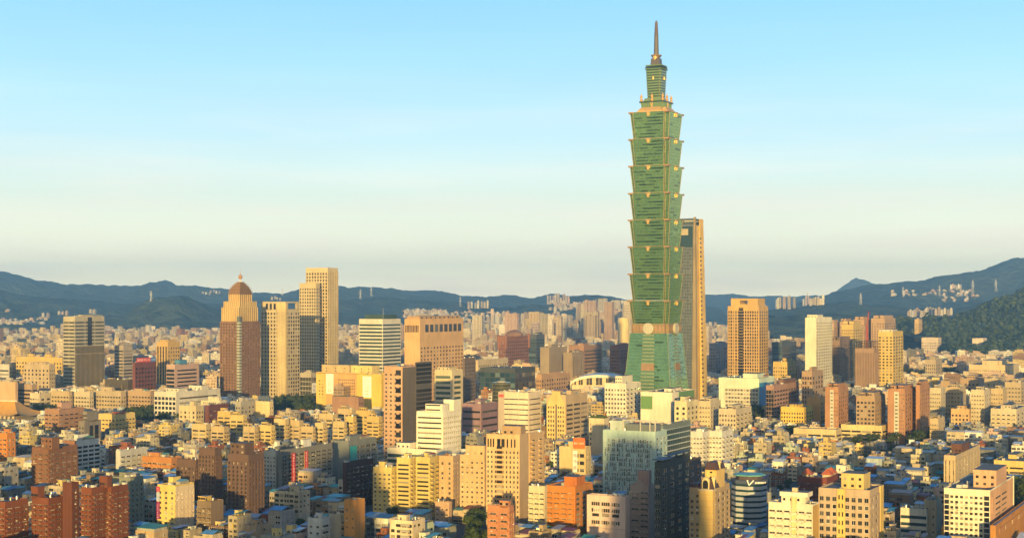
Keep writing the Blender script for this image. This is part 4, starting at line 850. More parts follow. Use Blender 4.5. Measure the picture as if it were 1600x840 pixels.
b = H('apartment_block', 'bright orange tiled apartment block with a tall lift box', APT, 853,898,926,762,823,838, (.46,.19,.045), ('y',4,.75,.4), ('g',3,.6,.5), 8, junk=2, sbox=False, fin=False, short='the bright orange tiled block')
q = MB(); q.box(-b.wa*.45, -b.wa*.02, 4, b.wb*.6, b.h, b.z(746), wall_mat((.46,.15,.035)), roof_flat()); q.box(-b.wa*.1, .6, -.6, 1, 0, b.h+1.2, wall_mat((.58,.21,.04))); q.obj('lift_box', b.root); b.finish()
H('apartment_block', 'cream tenement end with patched balconies joined to the bright orange block', APT, 826,851,855,762,816,838.5, (.56,.50,.36), ('y',3,.8,.5), ('n',1,.5,.5), 8, junk=3, short=None)
H('apartment_block', 'narrow pinkish brick house block with a tall central stair tower', APT, 762,796,803,793,845,880, (.44,.20,.11), ('y',2,.6,.45), ('s',2,.4,.4), 11, junk=1, sbox=False, pent=((.55,.95,.0,.6,783),), short='the narrow pinkish brick block')
H('house_block', 'plain tan box with a planted roof edge below the yellow flats', APT, 680,702,706,786,808,822, (.46,.31,.21), ('s',3,.5,.3), ('n',1,.5,.5), 8, junk=2, sbox=False)
b = H('mall', 'low purple grey mall with pinkish bands behind the cream office block', SHOP, 722,752,778,632,675,694, (.28,.18,.21), ('b',1,.9,.3,'dark'), ('b',1,.9,.3,'dark'), 11, junk=4, short='the purple grey mall')
# glazed round tower
def roundtower(name, label, pl, pr, pt, pv, pb, mat, rib, cat, short):
    k = F/(HC*F/(pb-HOR)); r = (pr-pl)/2/k; cx = ((pl+pr)/2-800)/k; Y = F/k+r; h = HC-(pt-HOR)/k
    root = thing(name, (cx, Y, 0), 0, label, cat)
    q = MB(); q.lathe([(r, 0), (r, h), (r*.96, h+1)], mat, 40); q.obj('glazed_drum', root)
    for j in range(int(h/4.2)): 
        q = MB(); q.lathe([(r+.02, h-j*4.2-.5), (r+.25, h-j*4.2-.45), (r+.25, h-j*4.2-.05), (r+.02, h-j*4.2)], rib, 40, cap=False); q.obj('floor_band', root)
    q = MB(); q.lathe([(r*.5, h), (r*.5, h+2.5)], wall_mat(GREY), 20); q.obj('roof_drum', root)
    HEROES.append(dict(x0=pl, x1=pr, pv=pv, Y=Y-r, poly=[(cx-r, Y-r), (cx+r, Y-r), (cx+r, Y+r), (cx-r, Y+r)], short=short, xc=(pl+pr)/2, yc=(pt+pv)/2, zb=0, pt=pt))
roundtower('office_tower', 'round tower of olive green glass beside the cream lined office block', 769, 798, 599, 660, 688, GL['olive'], wall_mat((.25,.27,.17)), TWR, 'the round olive glass tower')
roundtower('office_tower', 'shining golden round tower among pale blocks by the pagoda tower', 966, 984, 497, 530, 562, wall_mat((.72,.58,.28), .45), wall_mat((.6,.46,.2)), TWR, None)
roundtower('storage_drum', 'short pale metal drum just in front of the pagoda tower base', 978, 990, 584, 592, 640, wall_mat((.62,.52,.36), .5), wall_mat((.5,.42,.3)), 'drum', None)
# white arched exhibition hall
def arched():
    pb = 625; k = F/(HC*F/(pb-HOR)); Y = F/k; x0, x1 = (893-800)/k, (979-800)/k; zs, zt = HC-(598-HOR)/k, HC-(584-HOR)/k
    root = thing('exhibition_hall', ((x0+x1)/2, Y, 0), R(-8), 'white exhibition hall under one shallow arched roof', 'hall')
    w_, D = (x1-x0)/2, 60; q = MB(); wm = wall_mat((.60,.52,.36)); n = 18
    q.box(-w_, w_, 0, D, 0, zs-3, wm); q.obj('wall', root)
    q = MB(); k0 = q.mi(wall_mat((.72,.68,.58), .5))
    for y in (-4, D+4):
        for i in range(n+1):
            t = math.pi*i/n; x = -w_*1.05*math.cos(t)
            q.v.append((x, y, zs-2+(zt-zs+1)*math.sin(t)))
        for i in range(n+1):
            t = math.pi*i/n; x = -w_*1.05*math.cos(t); q.v.append((x, y, zs-2+(zt-zs+1)*math.sin(t)-4.2))
    m_ = 2*(n+1)
    for i in range(n): q.f += [(i, i+1, m_+i+1, m_+i)[::-1], (n+1+i, n+2+i, m_+n+2+i, m_+n+1+i), (i, i+1, n+2+i, n+1+i)[::-1], (m_+i, m_+i+1, m_+n+2+i, m_+n+1+i)]; q.m += [k0]*4
    q.obj('arched_roof', root)
    q = MB()
    for i in range(1, n):
        t = math.pi*i/n; x = -w_*1.05*math.cos(t); q.box(x-w_*.07, x+w_*.07, -.3, 0, zs-3, zs-2+(zt-zs-.5)*math.sin(t), GL['gold'] if i % 2 else wall_mat((.60,.50,.30)))
        q.box(x-.3, x+.3, -.6, -.3, 0, zs-2+(zt-zs-.5)*math.sin(t), wall_mat((.66,.6,.46)))
    q.obj('arch_glazing', root)
    HEROES.append(dict(x0=889, x1=980, pv=604, Y=Y, poly=[(x0-5, Y-15), (x1+5, Y-15), (x1+8, Y+75), (x0-5, Y+75)], short='the white arched hall', xc=935, yc=592, zb=0, pt=583))
arched()
# ------------------------------------------------------------------ left foreground
for (a, c, d, t, pv, pb, lab, pen) in ((276,306,313,720,775,802,'lowest dark brown ribbed wing of the twin towers', ()), (311,336,346,702,779,806,'left hand dark brown ribbed tower of the twin pair', ()), (356,388,412,712,800,814,'broader dark brown ribbed tower of the twin pair, with a block on top', ((.05,.75,.1,.7,694),))):
    H('apartment_tower', lab.replace('left hand dark', 'slim dark'), 'apartment tower', a,c,d,t,pv,pb, (.125,.08,.068), ('v',5,.45,.62,'std'), ('v',5,.5,.62,'std'), 6.4, pent=pen, junk=1, sbox=False, group='dark brown ribbed towers', short={276:'the lowest ribbed brown wing',311:'the slim dark brown ribbed tower',356:'the broad dark brown ribbed tower'}[a], gap=9, amount=.2)
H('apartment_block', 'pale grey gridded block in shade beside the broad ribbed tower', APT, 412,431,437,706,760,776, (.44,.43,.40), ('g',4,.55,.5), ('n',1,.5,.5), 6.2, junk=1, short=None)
b = H('apartment_block', 'grey tenement block hung with two tall red banners', APT, 436,440,519,705,760,777, (.19,.19,.185), ('n',1,.5,.5), ('y',9,.82,.66,'dark'), 6.2, junk=3, sbox=False, fin=False, short='the grey block with two red banners', pent=((.1,.9,.42,.58,692,(.66,.66,.66)),))
for (f0, n_) in ((.155, 10), (.40, 11)):
    sign(b, 'banner', 'b', b.wb*f0, b.wb*(f0+.065), b.z(755), b.z(709), (.50,.035,.05), (.80,.74,.72), n_, True, off=1.9, frame=None if f0 < .3 else (.40,.28,.08))
sign(b, 'hoarding', 'b', b.wb*.0, b.wb*.42, b.z(765.5), b.z(759.5), (.10,.08,.20), (.35,.25,.45), 12, False, off=4.5); b.finish()
b = H('office_building', 'dark grey office block with a bright teal billboard on its end', OFF_, 519,545,588,690,738,754, (.17,.19,.205), ('n',1,.5,.5), ('g',5,.8,.55,'dark'), 8, junk=2, fin=False, short='the dark grey block with a teal billboard')
sign(b, 'billboard', 'b', b.wb*.02, b.wb*.26, b.z(720), b.z(697), (.01,.30,.36), (.10,.40,.44), 5, True, off=.6); b.finish()
H('apartment_block', 'dark maroon block with rows of cluttered windows', APT, 536,541,583,724,783,796, (.065,.028,.03), ('n',1,.5,.5), ('y',6,.7,.55,'std'), 7, junk=3, short='the dark maroon block')
rr = random.Random(12)
GA = [(470,489,493,668,692,712,'yellow flats with a shaded side at the front of the golden terrace'),(492,505,511,662,692,710,'narrow golden flats with ledges in the golden terrace'),(520,538,542,660,692,709,'bright golden flats with a blank shaded flank in the golden terrace'),(541,552,557,652,690,706,'tallest golden flats at the back of the golden terrace'),(380,398,404,668,692,714,'cream flats with a lit side wall near the ribbed towers'),
      (404,424,430,666,692,713,'cream flats with two rooftop boxes behind the ribbed towers'),(428,446,452,656,690,704,'golden cream flats with a wide stair box in the golden terrace'),(448,468,474,658,690,703,'sandy flats with a red door wall in the golden terrace'),(498,520,528,648,662,692,'golden flats with a stepped roof behind the golden terrace'),(528,550,556,640,660,684,'highest rear golden flats below the plain brown block'),
      (556,580,586,643,690,698,'tan flats with shaded windows beside the pink glass tower'),(360,380,386,650,668,694,'cream flats behind the ribbed towers with a tank on top'),(340,360,366,644,668,690,'sandy low flats below the crowned brown tower'),(330,350,358,668,690,712,'pale cream flats with a roof hut behind the slim ribbed tower'),(300,322,330,664,690,708,'yellowish flats with a roof hut behind the lowest ribbed wing'),(573,592,598,652,690,700,'shaded tan flats squeezed by the pink glass tower')]
for (a, c, d, t, pv, pb, lab) in GA:
    H('apartment_block', lab, APT, a,c,d,t,pv,pb, rr.choice(((.54,.42,.18),(.55,.40,.15),(.50,.40,.22),(.46,.36,.21))), ('b',2,.8,.42), ('y',2,.7,.5), 6, junk=3, group='golden terrace of flats', short='the golden terrace of flats' if a == 492 else None, pent=((.2,.6,.1,.6,t-6),))
H('house_block', 'plain bright orange box house among teal and blue sheet roofs', APT, 538,556,570,783,845,872, (.60,.28,.07), ('s',2,.3,.2), ('n',1,.5,.5), 14, junk=0, sbox=False, short='the bright orange box house')
H('house_block', 'pale grey white house with a roof hut and one dark window', APT, 481,502,515,812,845,874, (.55,.56,.56), ('s',2,.4,.35), ('y',1,.7,.5), 10, junk=2, short='the pale grey white house')
H('house_block', 'beige stepped house with grey balconies beside the pale grey white house', APT, 514,532,553,806,845,868, (.44,.38,.29), ('n',1,.5,.5), ('y',2,.8,.5), 10, junk=2, pent=((.3,.95,.3,.7,797),))
b = H('shop_building', 'yellow and white office house with a vertical magenta sign on its corner', SHOP, 246,274,303,760,826,842, (.62,.48,.17), ('s',3,.4,.5), ('s',5,.5,.4), 8, junk=2, fin=False, short='the house with the magenta sign', colb=(.66,.54,.40), roofmat=plain('white_sheet', (.62,.65,.68), .5))
sign(b, 'street_sign', 'a', -b.wa*1.02, -b.wa*.84, b.z(812), b.z(785), (.24,.02,.13), (.55,.45,.55), 7, True, off=.5); sign(b, 'street_sign', 'a', -b.wa*1.02, -b.wa*.84, b.z(784), b.z(770), (.35,.42,.55), (.6,.62,.65), 4, True, off=.5); sign(b, 'street_sign', 'a', -b.wa*1.02, -b.wa*.84, b.z(769), b.z(761), (.45,.05,.10), (.6,.45,.5), 2, True, off=.5); b.finish()
H('apartment_block', 'narrow dark brown house with stacked golden balconies', APT, 308,330,349,785,826,844, (.20,.15,.11), ('y',3,.8,.5), ('n',1,.5,.5), 7.4, junk=2, short='the dark house with golden balconies', pent=((.0,.5,.1,.6,777,(.5,.36,.12)),))
b = H('office_building', 'grey green block with a vertical strip of teal glass', OFF_, 174,204,224,748,820,836, (.22,.235,.20), ('n',1,.5,.5), ('g',3,.4,.5,'dark'), 8, junk=2, fin=False, short='the block with the teal glass strip')
b.face('a', -b.wa*.5, -b.wa*.25, b.z(825), b.z(752), 9, 2, .92, .9, GL['teal'], FRAMED, 'pane', .2, wall_mat((.03,.16,.16))); b.face('a', -b.wa*.98, -b.wa*.55, b.z(825), b.z(754), 9, 4, .5, .5, GL['std'], FRAMED, 'two', .2, b.mat); b.finish()
for (a, c, d, t, pv, pb, lab, pen) in ((-20,8,44,786,845,880,'brick red apartment block with salmon ledges and steel roof tanks', ()), (50,76,106,780,845,874,'brick red apartment block with a red sloping roof hut and tall brick core', ((-.05,.35,.0,.35,762),)), (127,143,171,764,845,872,'brick red apartment block with lit ledges and a tall brick core', ((.55,1.3,.7,.95,747),)), (170,174,200,762,845,868,'brick red apartment wing with white ledges, end of the brick row', ())):
    H('apartment_block', lab, APT, a,c,d,t,pv,pb, (.17,.058,.03), ('y',3,.7,.45), ('y',3,.7,.45), 8, junk=4, sbox=False, pent=pen, group='brick red flats', short={-20:'the brick block with roof tanks',50:'the brick block with a red roof hut',127:'the brick block with lit ledges',170:'the end brick wing'}[a], top=None)
H('lift_core', 'dark brick stair core standing between two brick red blocks', APT, 98,112,118,756,845,873, (.12,.045,.03), ('n',1,.5,.5), ('s',1,.3,.3), 9, junk=0, sbox=False, wb=6)
b = H('apartment_block', 'brown brick block with cream ledges and a tall chimney like core', APT, 50,76,121,701,745,776, (.20,.10,.06), ('y',3,.6,.45), ('y',5,.6,.45), 7.4, junk=1, sbox=False, pent=((.55,1.2,.0,.25,684),), short='the brown block with cream ledges')
H('apartment_block', 'bright orange block with cream balcony bands near the temple roof', APT, -10,11,24,678,714,736, (.55,.22,.05), ('y',3,.75,.5), ('g',2,.4,.5), 7.2, junk=2, short='the bright orange block near the temple roof')
b = H('office_building', 'white ribbed block with grey windows and a brown brick end', OFF_, 99,119,156,690,736,754, (.60,.58,.54), ('n',1,.5,.5), ('b',4,.85,.55,'std'), 6.6, junk=2, fin=False, short='the white ribbed block with a brown end')
q = MB(); q.box(-b.wa, 0, -.3, 0, 0, b.h+1.05, wall_mat((.28,.14,.08))); q.obj('brick_end', b.root); b.finish()
b = H('office_building', 'dark grey block with two tall black window slots', OFF_, 123,132,158,659,690,706, (.21,.19,.175), ('s',2,.5,.4), ('n',1,.5,.5), 7, junk=0, fin=False, short='the dark grey block with black slots', pent=((.3,1,.15,.8,643),))
q = MB()
for f0 in (.3, .62): q.box(0, .3, b.wb*f0, b.wb*(f0+.2), 0, b.h-4, GL['dark'])
q.obj('slot_glazing', b.root); b.finish()
H('apartment_block', 'brown brick flats with deep balconies and a pale core', APT, 70,92,131,640,673,686, (.34,.20,.13), ('y',4,.75,.5), ('y',5,.75,.5), 6.4, junk=3, short='the brown flats with deep balconies', pent=((.7,1.0,.1,.5,629,(.45,.28,.22)),))
H('apartment_block', 'yellow gabled flats with a red roof in front of dark trees', APT, 154,180,211,648,674,690, (.62,.47,.19), ('y',5,.7,.5), ('y',6,.7,.5), 6.4, junk=1, short='the yellow gabled flats', pent=((.5,1,.3,.5,645,(.35,.08,.05)),))
H('apartment_block', 'pale blue grey balcony block with one orange brick edge', APT, 181,188,230,705,736,754, (.46,.47,.47), ('n',1,.5,.5), ('y',5,.75,.5), 7.4, junk=3, short='the pale balcony block with an orange edge')
H('apartment_block', 'orange brown long block with golden balcony bands', APT, 208,268,284,716,737,752, (.44,.20,.07), ('y',8,.85,.5), ('y',2,.6,.5), 7.4, junk=3, short='the orange brown long block')
H('apartment_block', 'dark maroon brick flats behind pale roofs below the white institution', APT, 320,326,357,634,660,676, (.15,.06,.055), ('n',1,.5,.5), ('y',5,.6,.5), 6.2, junk=3)
H('apartment_block', 'cream flats with square windows beside the dark maroon brick flats', APT, 280,306,318,635,660,674, (.56,.47,.30), ('s',4,.4,.5), ('s',3,.5,.5), 7, junk=2, short='the cream flats below the white institution')
H('apartment_block', 'pale stepped block with a dark blue roof sign beside the park trees', APT, 399,421,427,628,652,666, (.64,.52,.30), ('n',1,.5,.5), ('s',2,.4,.5), 7, junk=1, short='the pale block beside the park trees', pent=((.1,.9,.3,.6,619,(.10,.13,.2)),))
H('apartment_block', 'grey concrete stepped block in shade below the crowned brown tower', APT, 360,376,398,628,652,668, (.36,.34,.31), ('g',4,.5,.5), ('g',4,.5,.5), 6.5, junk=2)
# memorial hall with the big curved yellow roof
def temple():
    pb = 664; k = F/(HC*F/(pb-HOR)); Y = F/k; cx = (-12-800)/k
    root = thing('memorial_hall', (cx, Y+42, 0), R(-14), 'temple like hall under a sweeping orange yellow roof', 'temple')
    z0, z1 = HC-(652-HOR)/k, HC-(630-HOR)/k; hw, hd = 52/k, 45/k*.9
    q = MB(); q.box(-hw*.82, hw*.82, -hd*.8, hd*.8, 0, z0+1, wall_mat((.45,.37,.26))); q.obj('wall', root)
    ym = wall_mat((.62,.33,.05), .55, .25); q = MB(); n, lv = 12, 8
    rings = []
    for a in range(lv+1):
        t = a/lv; s = 1-.55*t; zz = z0+(z1-z0)*(t**1.7)
        ring = []
        for side in range(4):
            for i in range(n):
                u = -1+2*i/n; lift = (abs(u)**3)*5*(1-t)**2
                x, y = ((u, -1), (1, u), (-u, 1), (-1, -u))[side]
                ring.append((x*hw*s, y*hd*(1-.86*t), zz+lift))
        rings.append(ring)
    for rg in rings: q.v += rg
    m_ = 4*n; kk = q.mi(ym)
    for a in range(lv):
        for i in range(m_): q.f.append((a*m_+i, a*m_+(i+1)%m_, (a+1)*m_+(i+1)%m_, (a+1)*m_+i)); q.m.append(kk)
    q.f.append(tuple(range(lv*m_, lv*m_+m_))); q.m.append(kk)
    q.box(-hw*.47, hw*.47, -1.2, 1.2, z1-.5, z1+1.4, wall_mat((.66,.6,.46)), nobase=False); q.obj('curved_roof', root)
    q = MB()
    for i in range(12):
        x = -hw*.8+hw*1.6*i/11; q.box(x-1, x+1, -hd*.95, -hd*.88, 0, z0+1.5, wall_mat((.5,.42,.3)))
    q.obj('colonnade', root)
    HEROES.append(dict(x0=-70, x1=50, pv=660, Y=Y, poly=[(cx-hw*1.1, Y-10), (cx+hw*1.1, Y-10), (cx+hw*1.1, Y+100), (cx-hw*1.1, Y+100)], short='the temple with the orange roof', xc=5, yc=645, zb=0, pt=630))
temple()
# ------------------------------------------------------------------ the green pagoda tower
def pagoda():
    Yc = 1950.0; k = F/Yc; zz = lambda py: HC-(py-HOR)/k
    root = thing('skyscraper', ((1025.5-800)/k, Yc, 0), R(-27.4), 'tallest green glass tower of eight flared pagoda tiers under a stepped pinnacle and spire', 'skyscraper')
    def facade_glass(name, c, sp, dark):
        if name in MATS: return MATS[name]
        m, nt, b = newmat(name)
        tcn = nt.nodes.new('ShaderNodeTexCoord'); s = nt.nodes.new('ShaderNodeSeparateXYZ'); nt.links.new(tcn.outputs['Object'], s.inputs[0])
        u = math_(nt, 'FLOOR', math_(nt, 'DIVIDE', math_(nt, 'ADD', s.outputs[0], s.outputs[1]), 1.5)); v = math_(nt, 'FLOOR', math_(nt, 'DIVIDE', s.outputs[2], 2.1))
        cx = nt.nodes.new('ShaderNodeCombineXYZ'); nt.links.new(u, cx.inputs[0]); nt.links.new(v, cx.inputs[1])
        wn = nt.nodes.new('ShaderNodeTexWhiteNoise'); wn.noise_dimensions = '2D'; nt.links.new(cx.outputs[0], wn.inputs['Vector'])
        n2 = noise(nt, .045, 3)
        f = math_(nt, 'ADD', rng(nt, wn.outputs[0], 0, 1, -.22, .22), rng(nt, n2, .3, .7, -.15, .15))
        cc = mixc(nt, math_(nt, 'ADD', f, .5), tuple(x*.62 for x in c), tuple(x*1.3 for x in c))
        nt.links.new(cc, b.inputs['Base Color']); b.inputs['Roughness'].default_value = .12; b.inputs['Specular IOR Level'].default_value = sp; b.inputs['Metallic'].default_value = .62
        wn3 = nt.nodes.new('ShaderNodeTexWhiteNoise'); wn3.noise_dimensions = '3D'; nt.links.new(cx.outputs[0], wn3.inputs['Vector'])
        va = nt.nodes.new('ShaderNodeVectorMath'); va.operation = 'MULTIPLY_ADD'; nt.links.new(wn3.outputs['Color'], va.inputs[0]); va.inputs[1].default_value = (.14,.14,.09); va.inputs[2].default_value = (-.07,-.07,-.045)
        gn = nt.nodes.new('ShaderNodeNewGeometry'); vb = nt.nodes.new('ShaderNodeVectorMath'); vb.operation = 'ADD'; nt.links.new(gn.outputs['Normal'], vb.inputs[0]); nt.links.new(va.outputs[0], vb.inputs[1])
        vn = nt.nodes.new('ShaderNodeVectorMath'); vn.operation = 'NORMALIZE'; nt.links.new(vb.outputs[0], vn.inputs[0]); nt.links.new(vn.outputs[0], b.inputs['Normal'])
        MATS[name] = m; return m
    gg = facade_glass('pagoda_glass', (.16, .31, .15), .5, .5); gl2 = plain('pagoda_mullion', (.10, .19, .10), .4)
    dk = plain('pagoda_dark_glass', (.025, .055, .035), .2); tr = plain('pagoda_trim', (.36, .26, .12), .45); gd = GOLDM; pk = wall_mat((.30, .20, .13)); pl_ = wall_mat((.22, .27, .17))
    def P(a, n):
        q = a-n
        return [(a,-q),(a,q),(q,q),(q,a),(-q,a),(-q,q),(-a,q),(-a,-q),(-q,-q),(-q,-a),(q,-a),(q,-q)]
    rnd = random.Random(3)
    tops = [178, 219.5, 261, 303, 344.5, 386, 428, 469.5]; ends = tops[1:]+[506]
    NT = 5.2
    for t, (pa, pb) in enumerate(zip(tops, ends)):
        z1, z0 = zz(pa), zz(pb)+.6; a1, a0 = 26.6+.12*t, 23.4+.12*t
        aa = lambda z: a0+(a1-a0)*(z-z0)/(z1-z0)
        q = MB(); q.prism(P(a0, NT), z0, P(a1, NT), z1, gg, roof_flat(), bottom=True)
        fh = (z1-z0-1.6)/8
        for j in range(8):
            z = z0+j*fh
            q.prism(P(aa(z)+.16, NT), z, P(aa(z+.4)+.16, NT), z+.4, gl2, cap=False)
        for i in range(-11, 12):     # mullions, leaning out with the wall
            x0_, x1_ = i*(a0-NT)/11.5, i*(a1-NT)/11.5
            for (sx, sy) in ((0, -1), (1, 0), (0, 1), (-1, 0)):
                f = (lambda x, a: (x, sy*a)) if sx == 0 else (lambda x, a: (sx*a, x))
                q.bar((*f(x0_, a0+.05), z0), (*f(x1_, a1+.05), z1), .11, gl2, 4)
        tier = q.obj('tier', root)
        for j in range(8):
            z = z0+j*fh+.9
            for face in ('a', 'b'):
                p = .92 if face == 'a' else .12
                segs = rnd.randint(1, 3)
                for _ in range(segs):
                    if rnd.random() > p: continue
                    L0 = rnd.uniform(-1, .6); L1 = min(1, L0+rnd.uniform(.2, 1.3)); hw = (aa(z)-NT)*.97; d = aa(z)+.13; d1 = aa(z+fh*.42)+.13
                    w_ = MB(); nn = max(2, int((L1-L0)*hw/1.9))
                    for c_ in range(nn):
                        xa, xb = L0*hw+(L1-L0)*hw*c_/nn, L0*hw+(L1-L0)*hw*(c_+.8)/nn
                        if face == 'a': w_.quad((xa,-d,z),(xb,-d,z),(xb,-d1,z+fh*.42),(xa,-d1,z+fh*.42),dk)
                        else: w_.quad((d,xa,z),(d,xb,z),(d1,xb,z+fh*.42),(d1,xa,z+fh*.42),dk)
                    w_.obj('window_band', tier)
        q = MB(); q.prism(P(a1+.05, NT), z1-.25, P(a1+.2, NT), z1+.2, tr, roof_flat(), bottom=True); q.obj('cornice', tier)
        q = MB()
        for (sx, sy) in ((1, -1), (-1, -1), (1, 1)):
            for (u, v) in ((1, 1-NT/a1), (1-NT/a1, 1), (1-NT/a1, 1-NT/a1)):
                q.bar((sx*u*a0, sy*v*a0, z0), (sx*u*(a1+.1), sy*v*(a1+.1), z1), .3, tr, 4)
            q.box(min(sx*(a1-NT-1), sx*(a1+.5)), max(sx*(a1-NT-1), sx*(a1+.5)), min(sy*(a1-NT-1), sy*(a1+.5)), max(sy*(a1-NT-1), sy*(a1+.5)), z1-1.5, z1+.5, wall_mat((.30,.20,.10), .6), nobase=False)
        q.obj('corner_trim', tier)
        for face in ('a', 'b'):       # cloud shaped emblem hanging over the middle of each side
            q = MB(); d = a1+.9
            def bb(u0, u1, za, zb_, dd, mt):
                if face == 'a': q.box(u0, u1, -d-dd, -d+1, za, zb_, mt, nobase=False)
                else: q.box(d-1, d+dd, u0, u1, za, zb_, mt, nobase=False)
            bb(-4.2, 4.2, z1-.3, z1+.5, .3, wall_mat((.38,.28,.17))); bb(-3.0, 3.0, z1-1.5, z1-.3, .4, wall_mat((.36,.24,.14))); bb(-1.1, 1.1, z1-5.6, z1-1.5, .8, gd); bb(-1.8, 1.8, z1-3.2, z1-2.2, .6, gd)
            q.obj('emblem', tier)
    # belt with the round coin shields
    za, zb_ = zz(520), zz(505)
    q = MB(); q.prism(P(25.2, 4), za, P(25.2, 4), zb_, wall_mat((.27,.20,.11)), roof_flat(), bottom=True)
    for i in range(-4, 5):
        if abs(i) > 1: q.box(i*5-1.3, i*5+1.3, -25.45, -25.2, za+3, zb_-3, wall_mat((.36,.22,.13))); q.box(25.2, 25.45, i*5-1.3, i*5+1.3, za+3, zb_-3, wall_mat((.36,.22,.13)))
    belt = q.obj('belt', root)
    for face in ('a', 'b', 'c', 'd'):
        q = MB(); i0 = len(q.v); n = 32; ring = wall_mat((.52,.49,.40), .5); ins = wall_mat((.46,.45,.38), .5)
        q.lathe([(7.0, 0), (7.0, 3.2), (6.2, 3.4)], ring, n, cap=False); q.lathe([(6.2, 3.4), (6.1, 3.0), (.1, 3.0)], ins, n)
        q.box(-1.3, 1.3, -1.3, 1.3, 3.0, 3.3, ring)
        o = q.obj('coin_shield', belt); zc = (za+zb_)/2
        ang = {'a': 0, 'b': 90, 'c': 180, 'd': 270}[face]
        o.rotation_euler = (R(90), 0, R(ang)); o.location = (25.0*math.sin(R(ang)), -25.0*math.cos(R(ang)), zc)
    # sloping base
    a1, ab, zt = 25.2, 34.6, za
    q = MB(); n0 = 2.2
    q.prism([(ab,-ab),(ab,ab),(-ab,ab),(-ab,-ab)], 0, [(a1,-a1),(a1,a1),(-a1,a1),(-a1,-a1)], zt, facade_glass('pagoda_base_glass', (.15,.31,.20), .5, .4), roof_flat())
    aa = lambda z: ab+(a1-ab)*z/zt
    nf = 26
    for j in range(1, nf):
        z = zt*j/nf; s0, s1 = aa(z)+.08, aa(z+.5)+.08
        q.prism([(s0,-s0),(s0,s0),(-s0,s0),(-s0,-s0)], z, [(s1,-s1),(s1,s1),(-s1,s1),(-s1,-s1)], z+.5, gl2, cap=False)
    base = q.obj('base_section', root)
    for j in range(1, nf):
        z = zt*j/nf+1.0; s = aa(z); h_ = zt/nf*.45
        wide = 7.5+(zt-z)*.03
        for face in ('a', 'b'):
            q = MB(); mt = pk if j in (15, 16) else pl_
            hh = zt/nf*1.0 if j in (15, 16) else h_
            if face == 'a': q.box(-wide, wide, -s-.35, -s+2, z, z+hh, mt, nobase=False)
            else: q.box(s-2, s+.35, -wide, wide, z, z+hh, mt, nobase=False)
            q.obj('floor_band', base)
        for face in ('a', 'b'):
            if rnd.random() < .8:
                q = MB(); L0 = rnd.uniform(-.9, .5); L1 = L0+rnd.uniform(.15, .5); d, d1 = s+.1, aa(z+h_)+.1
                if face == 'a': q.quad((L0*s,-d,z),(L1*s,-d,z),(L1*s,-d1,z+h_),(L0*s,-d1,z+h_),dk)
                else: q.quad((d,L0*s,z),(d,L1*s,z),(d1,L1*s,z+h_),(d1,L0*s,z+h_),dk)
                q.obj('window_band', base)
    q = MB()
    for (sx, sy) in ((1,-1),(-1,-1),(1,1)): q.bar((sx*ab, sy*ab, 0), (sx*a1, sy*a1, zt), .55, pl_, 4)
    q.obj('corner_trim', base)
    # pinnacle
    sq = lambda a: [(a,-a),(a,a),(-a,a),(-a,-a)]
    z = zz(178); cr = plain('pinnacle_green', (.13,.20,.10), .3)
    q = MB(); q.prism(P(22, 6), z+.5, P(16.5, 4), zz(169.5), wall_mat((.44,.30,.13), .5), tr); q.prism(P(22.6, 6), z+.4, P(22.6, 6), z+1.6, gd, bottom=True); q.obj('gilded_brim', root)
    q = MB(); q.prism(sq(14.2), zz(171), sq(15.2), zz(162), cr); q.prism(sq(16.6), zz(162), sq(16.6), zz(160), dk, tr, bottom=True)
    for i in range(-5, 6): q.box(i*2.5-.2, i*2.5+.2, -15.6, -14.3, zz(171), zz(162), gl2); q.box(14.3, 15.6, i*2.5-.2, i*2.5+.2, zz(171), zz(162), gl2)
    q.prism(sq(13), zz(160), sq(11), zz(155), cr, tr); ter = q.obj('terrace', root)
    for (x, y) in ((0,-14.5),(14.5,0),(14.5,-14.5),(-14.5,-14.5),(14.5,14.5)):
        q = MB(); q.lathe([(1.5, zz(160)), (2.3, zz(158)), (1.0, zz(155.5)), (1.9, zz(153)), (.7, zz(150)), (.1, zz(147.5))], gd, 8, x, y); q.obj('gilded_finial', ter)
    for (x, y, r_) in ((0,-15.6,0),(15.6,0,90)):
        q = MB(); q.bar((-1.6,0,zz(161)),(0,0,zz(170)),.7,gd); q.bar((1.6,0,zz(161)),(0,0,zz(170)),.7,gd); q.bar((-1.6,0,zz(161)),(1.6,0,zz(161)),.8,gd); o = q.obj('gilded_finial', ter); o.location = (x, y, 0); o.rotation_euler = (0,0,R(r_))
    q = MB(); q.prism(P(8.6, 1.6), zz(157), P(10.3, 2), zz(109), dk, cr)
    trunk = q.obj('upper_trunk', root)
    for j in range(11):
        z = zz(155)+(zz(110)-zz(155))*j/11; a = 8.6+1.7*(z-zz(157))/(zz(109)-zz(157))
        q = MB(); q.prism(P(a+.55, 1.8), z, P(a+.65, 1.8), z+1.7, cr, bottom=True); q.obj('floor_band', trunk)
    for j, (s, py) in enumerate(((11.4, 110), (11.1, 107.2), (10.6, 104.6))):
        q = MB(); q.prism(P(s, 1.5), zz(py), P(s+.5, 1.5), zz(py-1.5), cr if j != 1 else dk, cr, bottom=True); q.obj('roof_eave', trunk)
    for (x, y) in ((0,-10.6),(10.6,0),(-10.4,-3),(9,9)):
        q = MB(); q.lathe([(.9, zz(126)), (1.4, zz(123)), (.3, zz(120))], gd, 8, x, y); q.obj('emblem', trunk)
    gm = plain('spire_grey', (.085,.075,.07), .5)
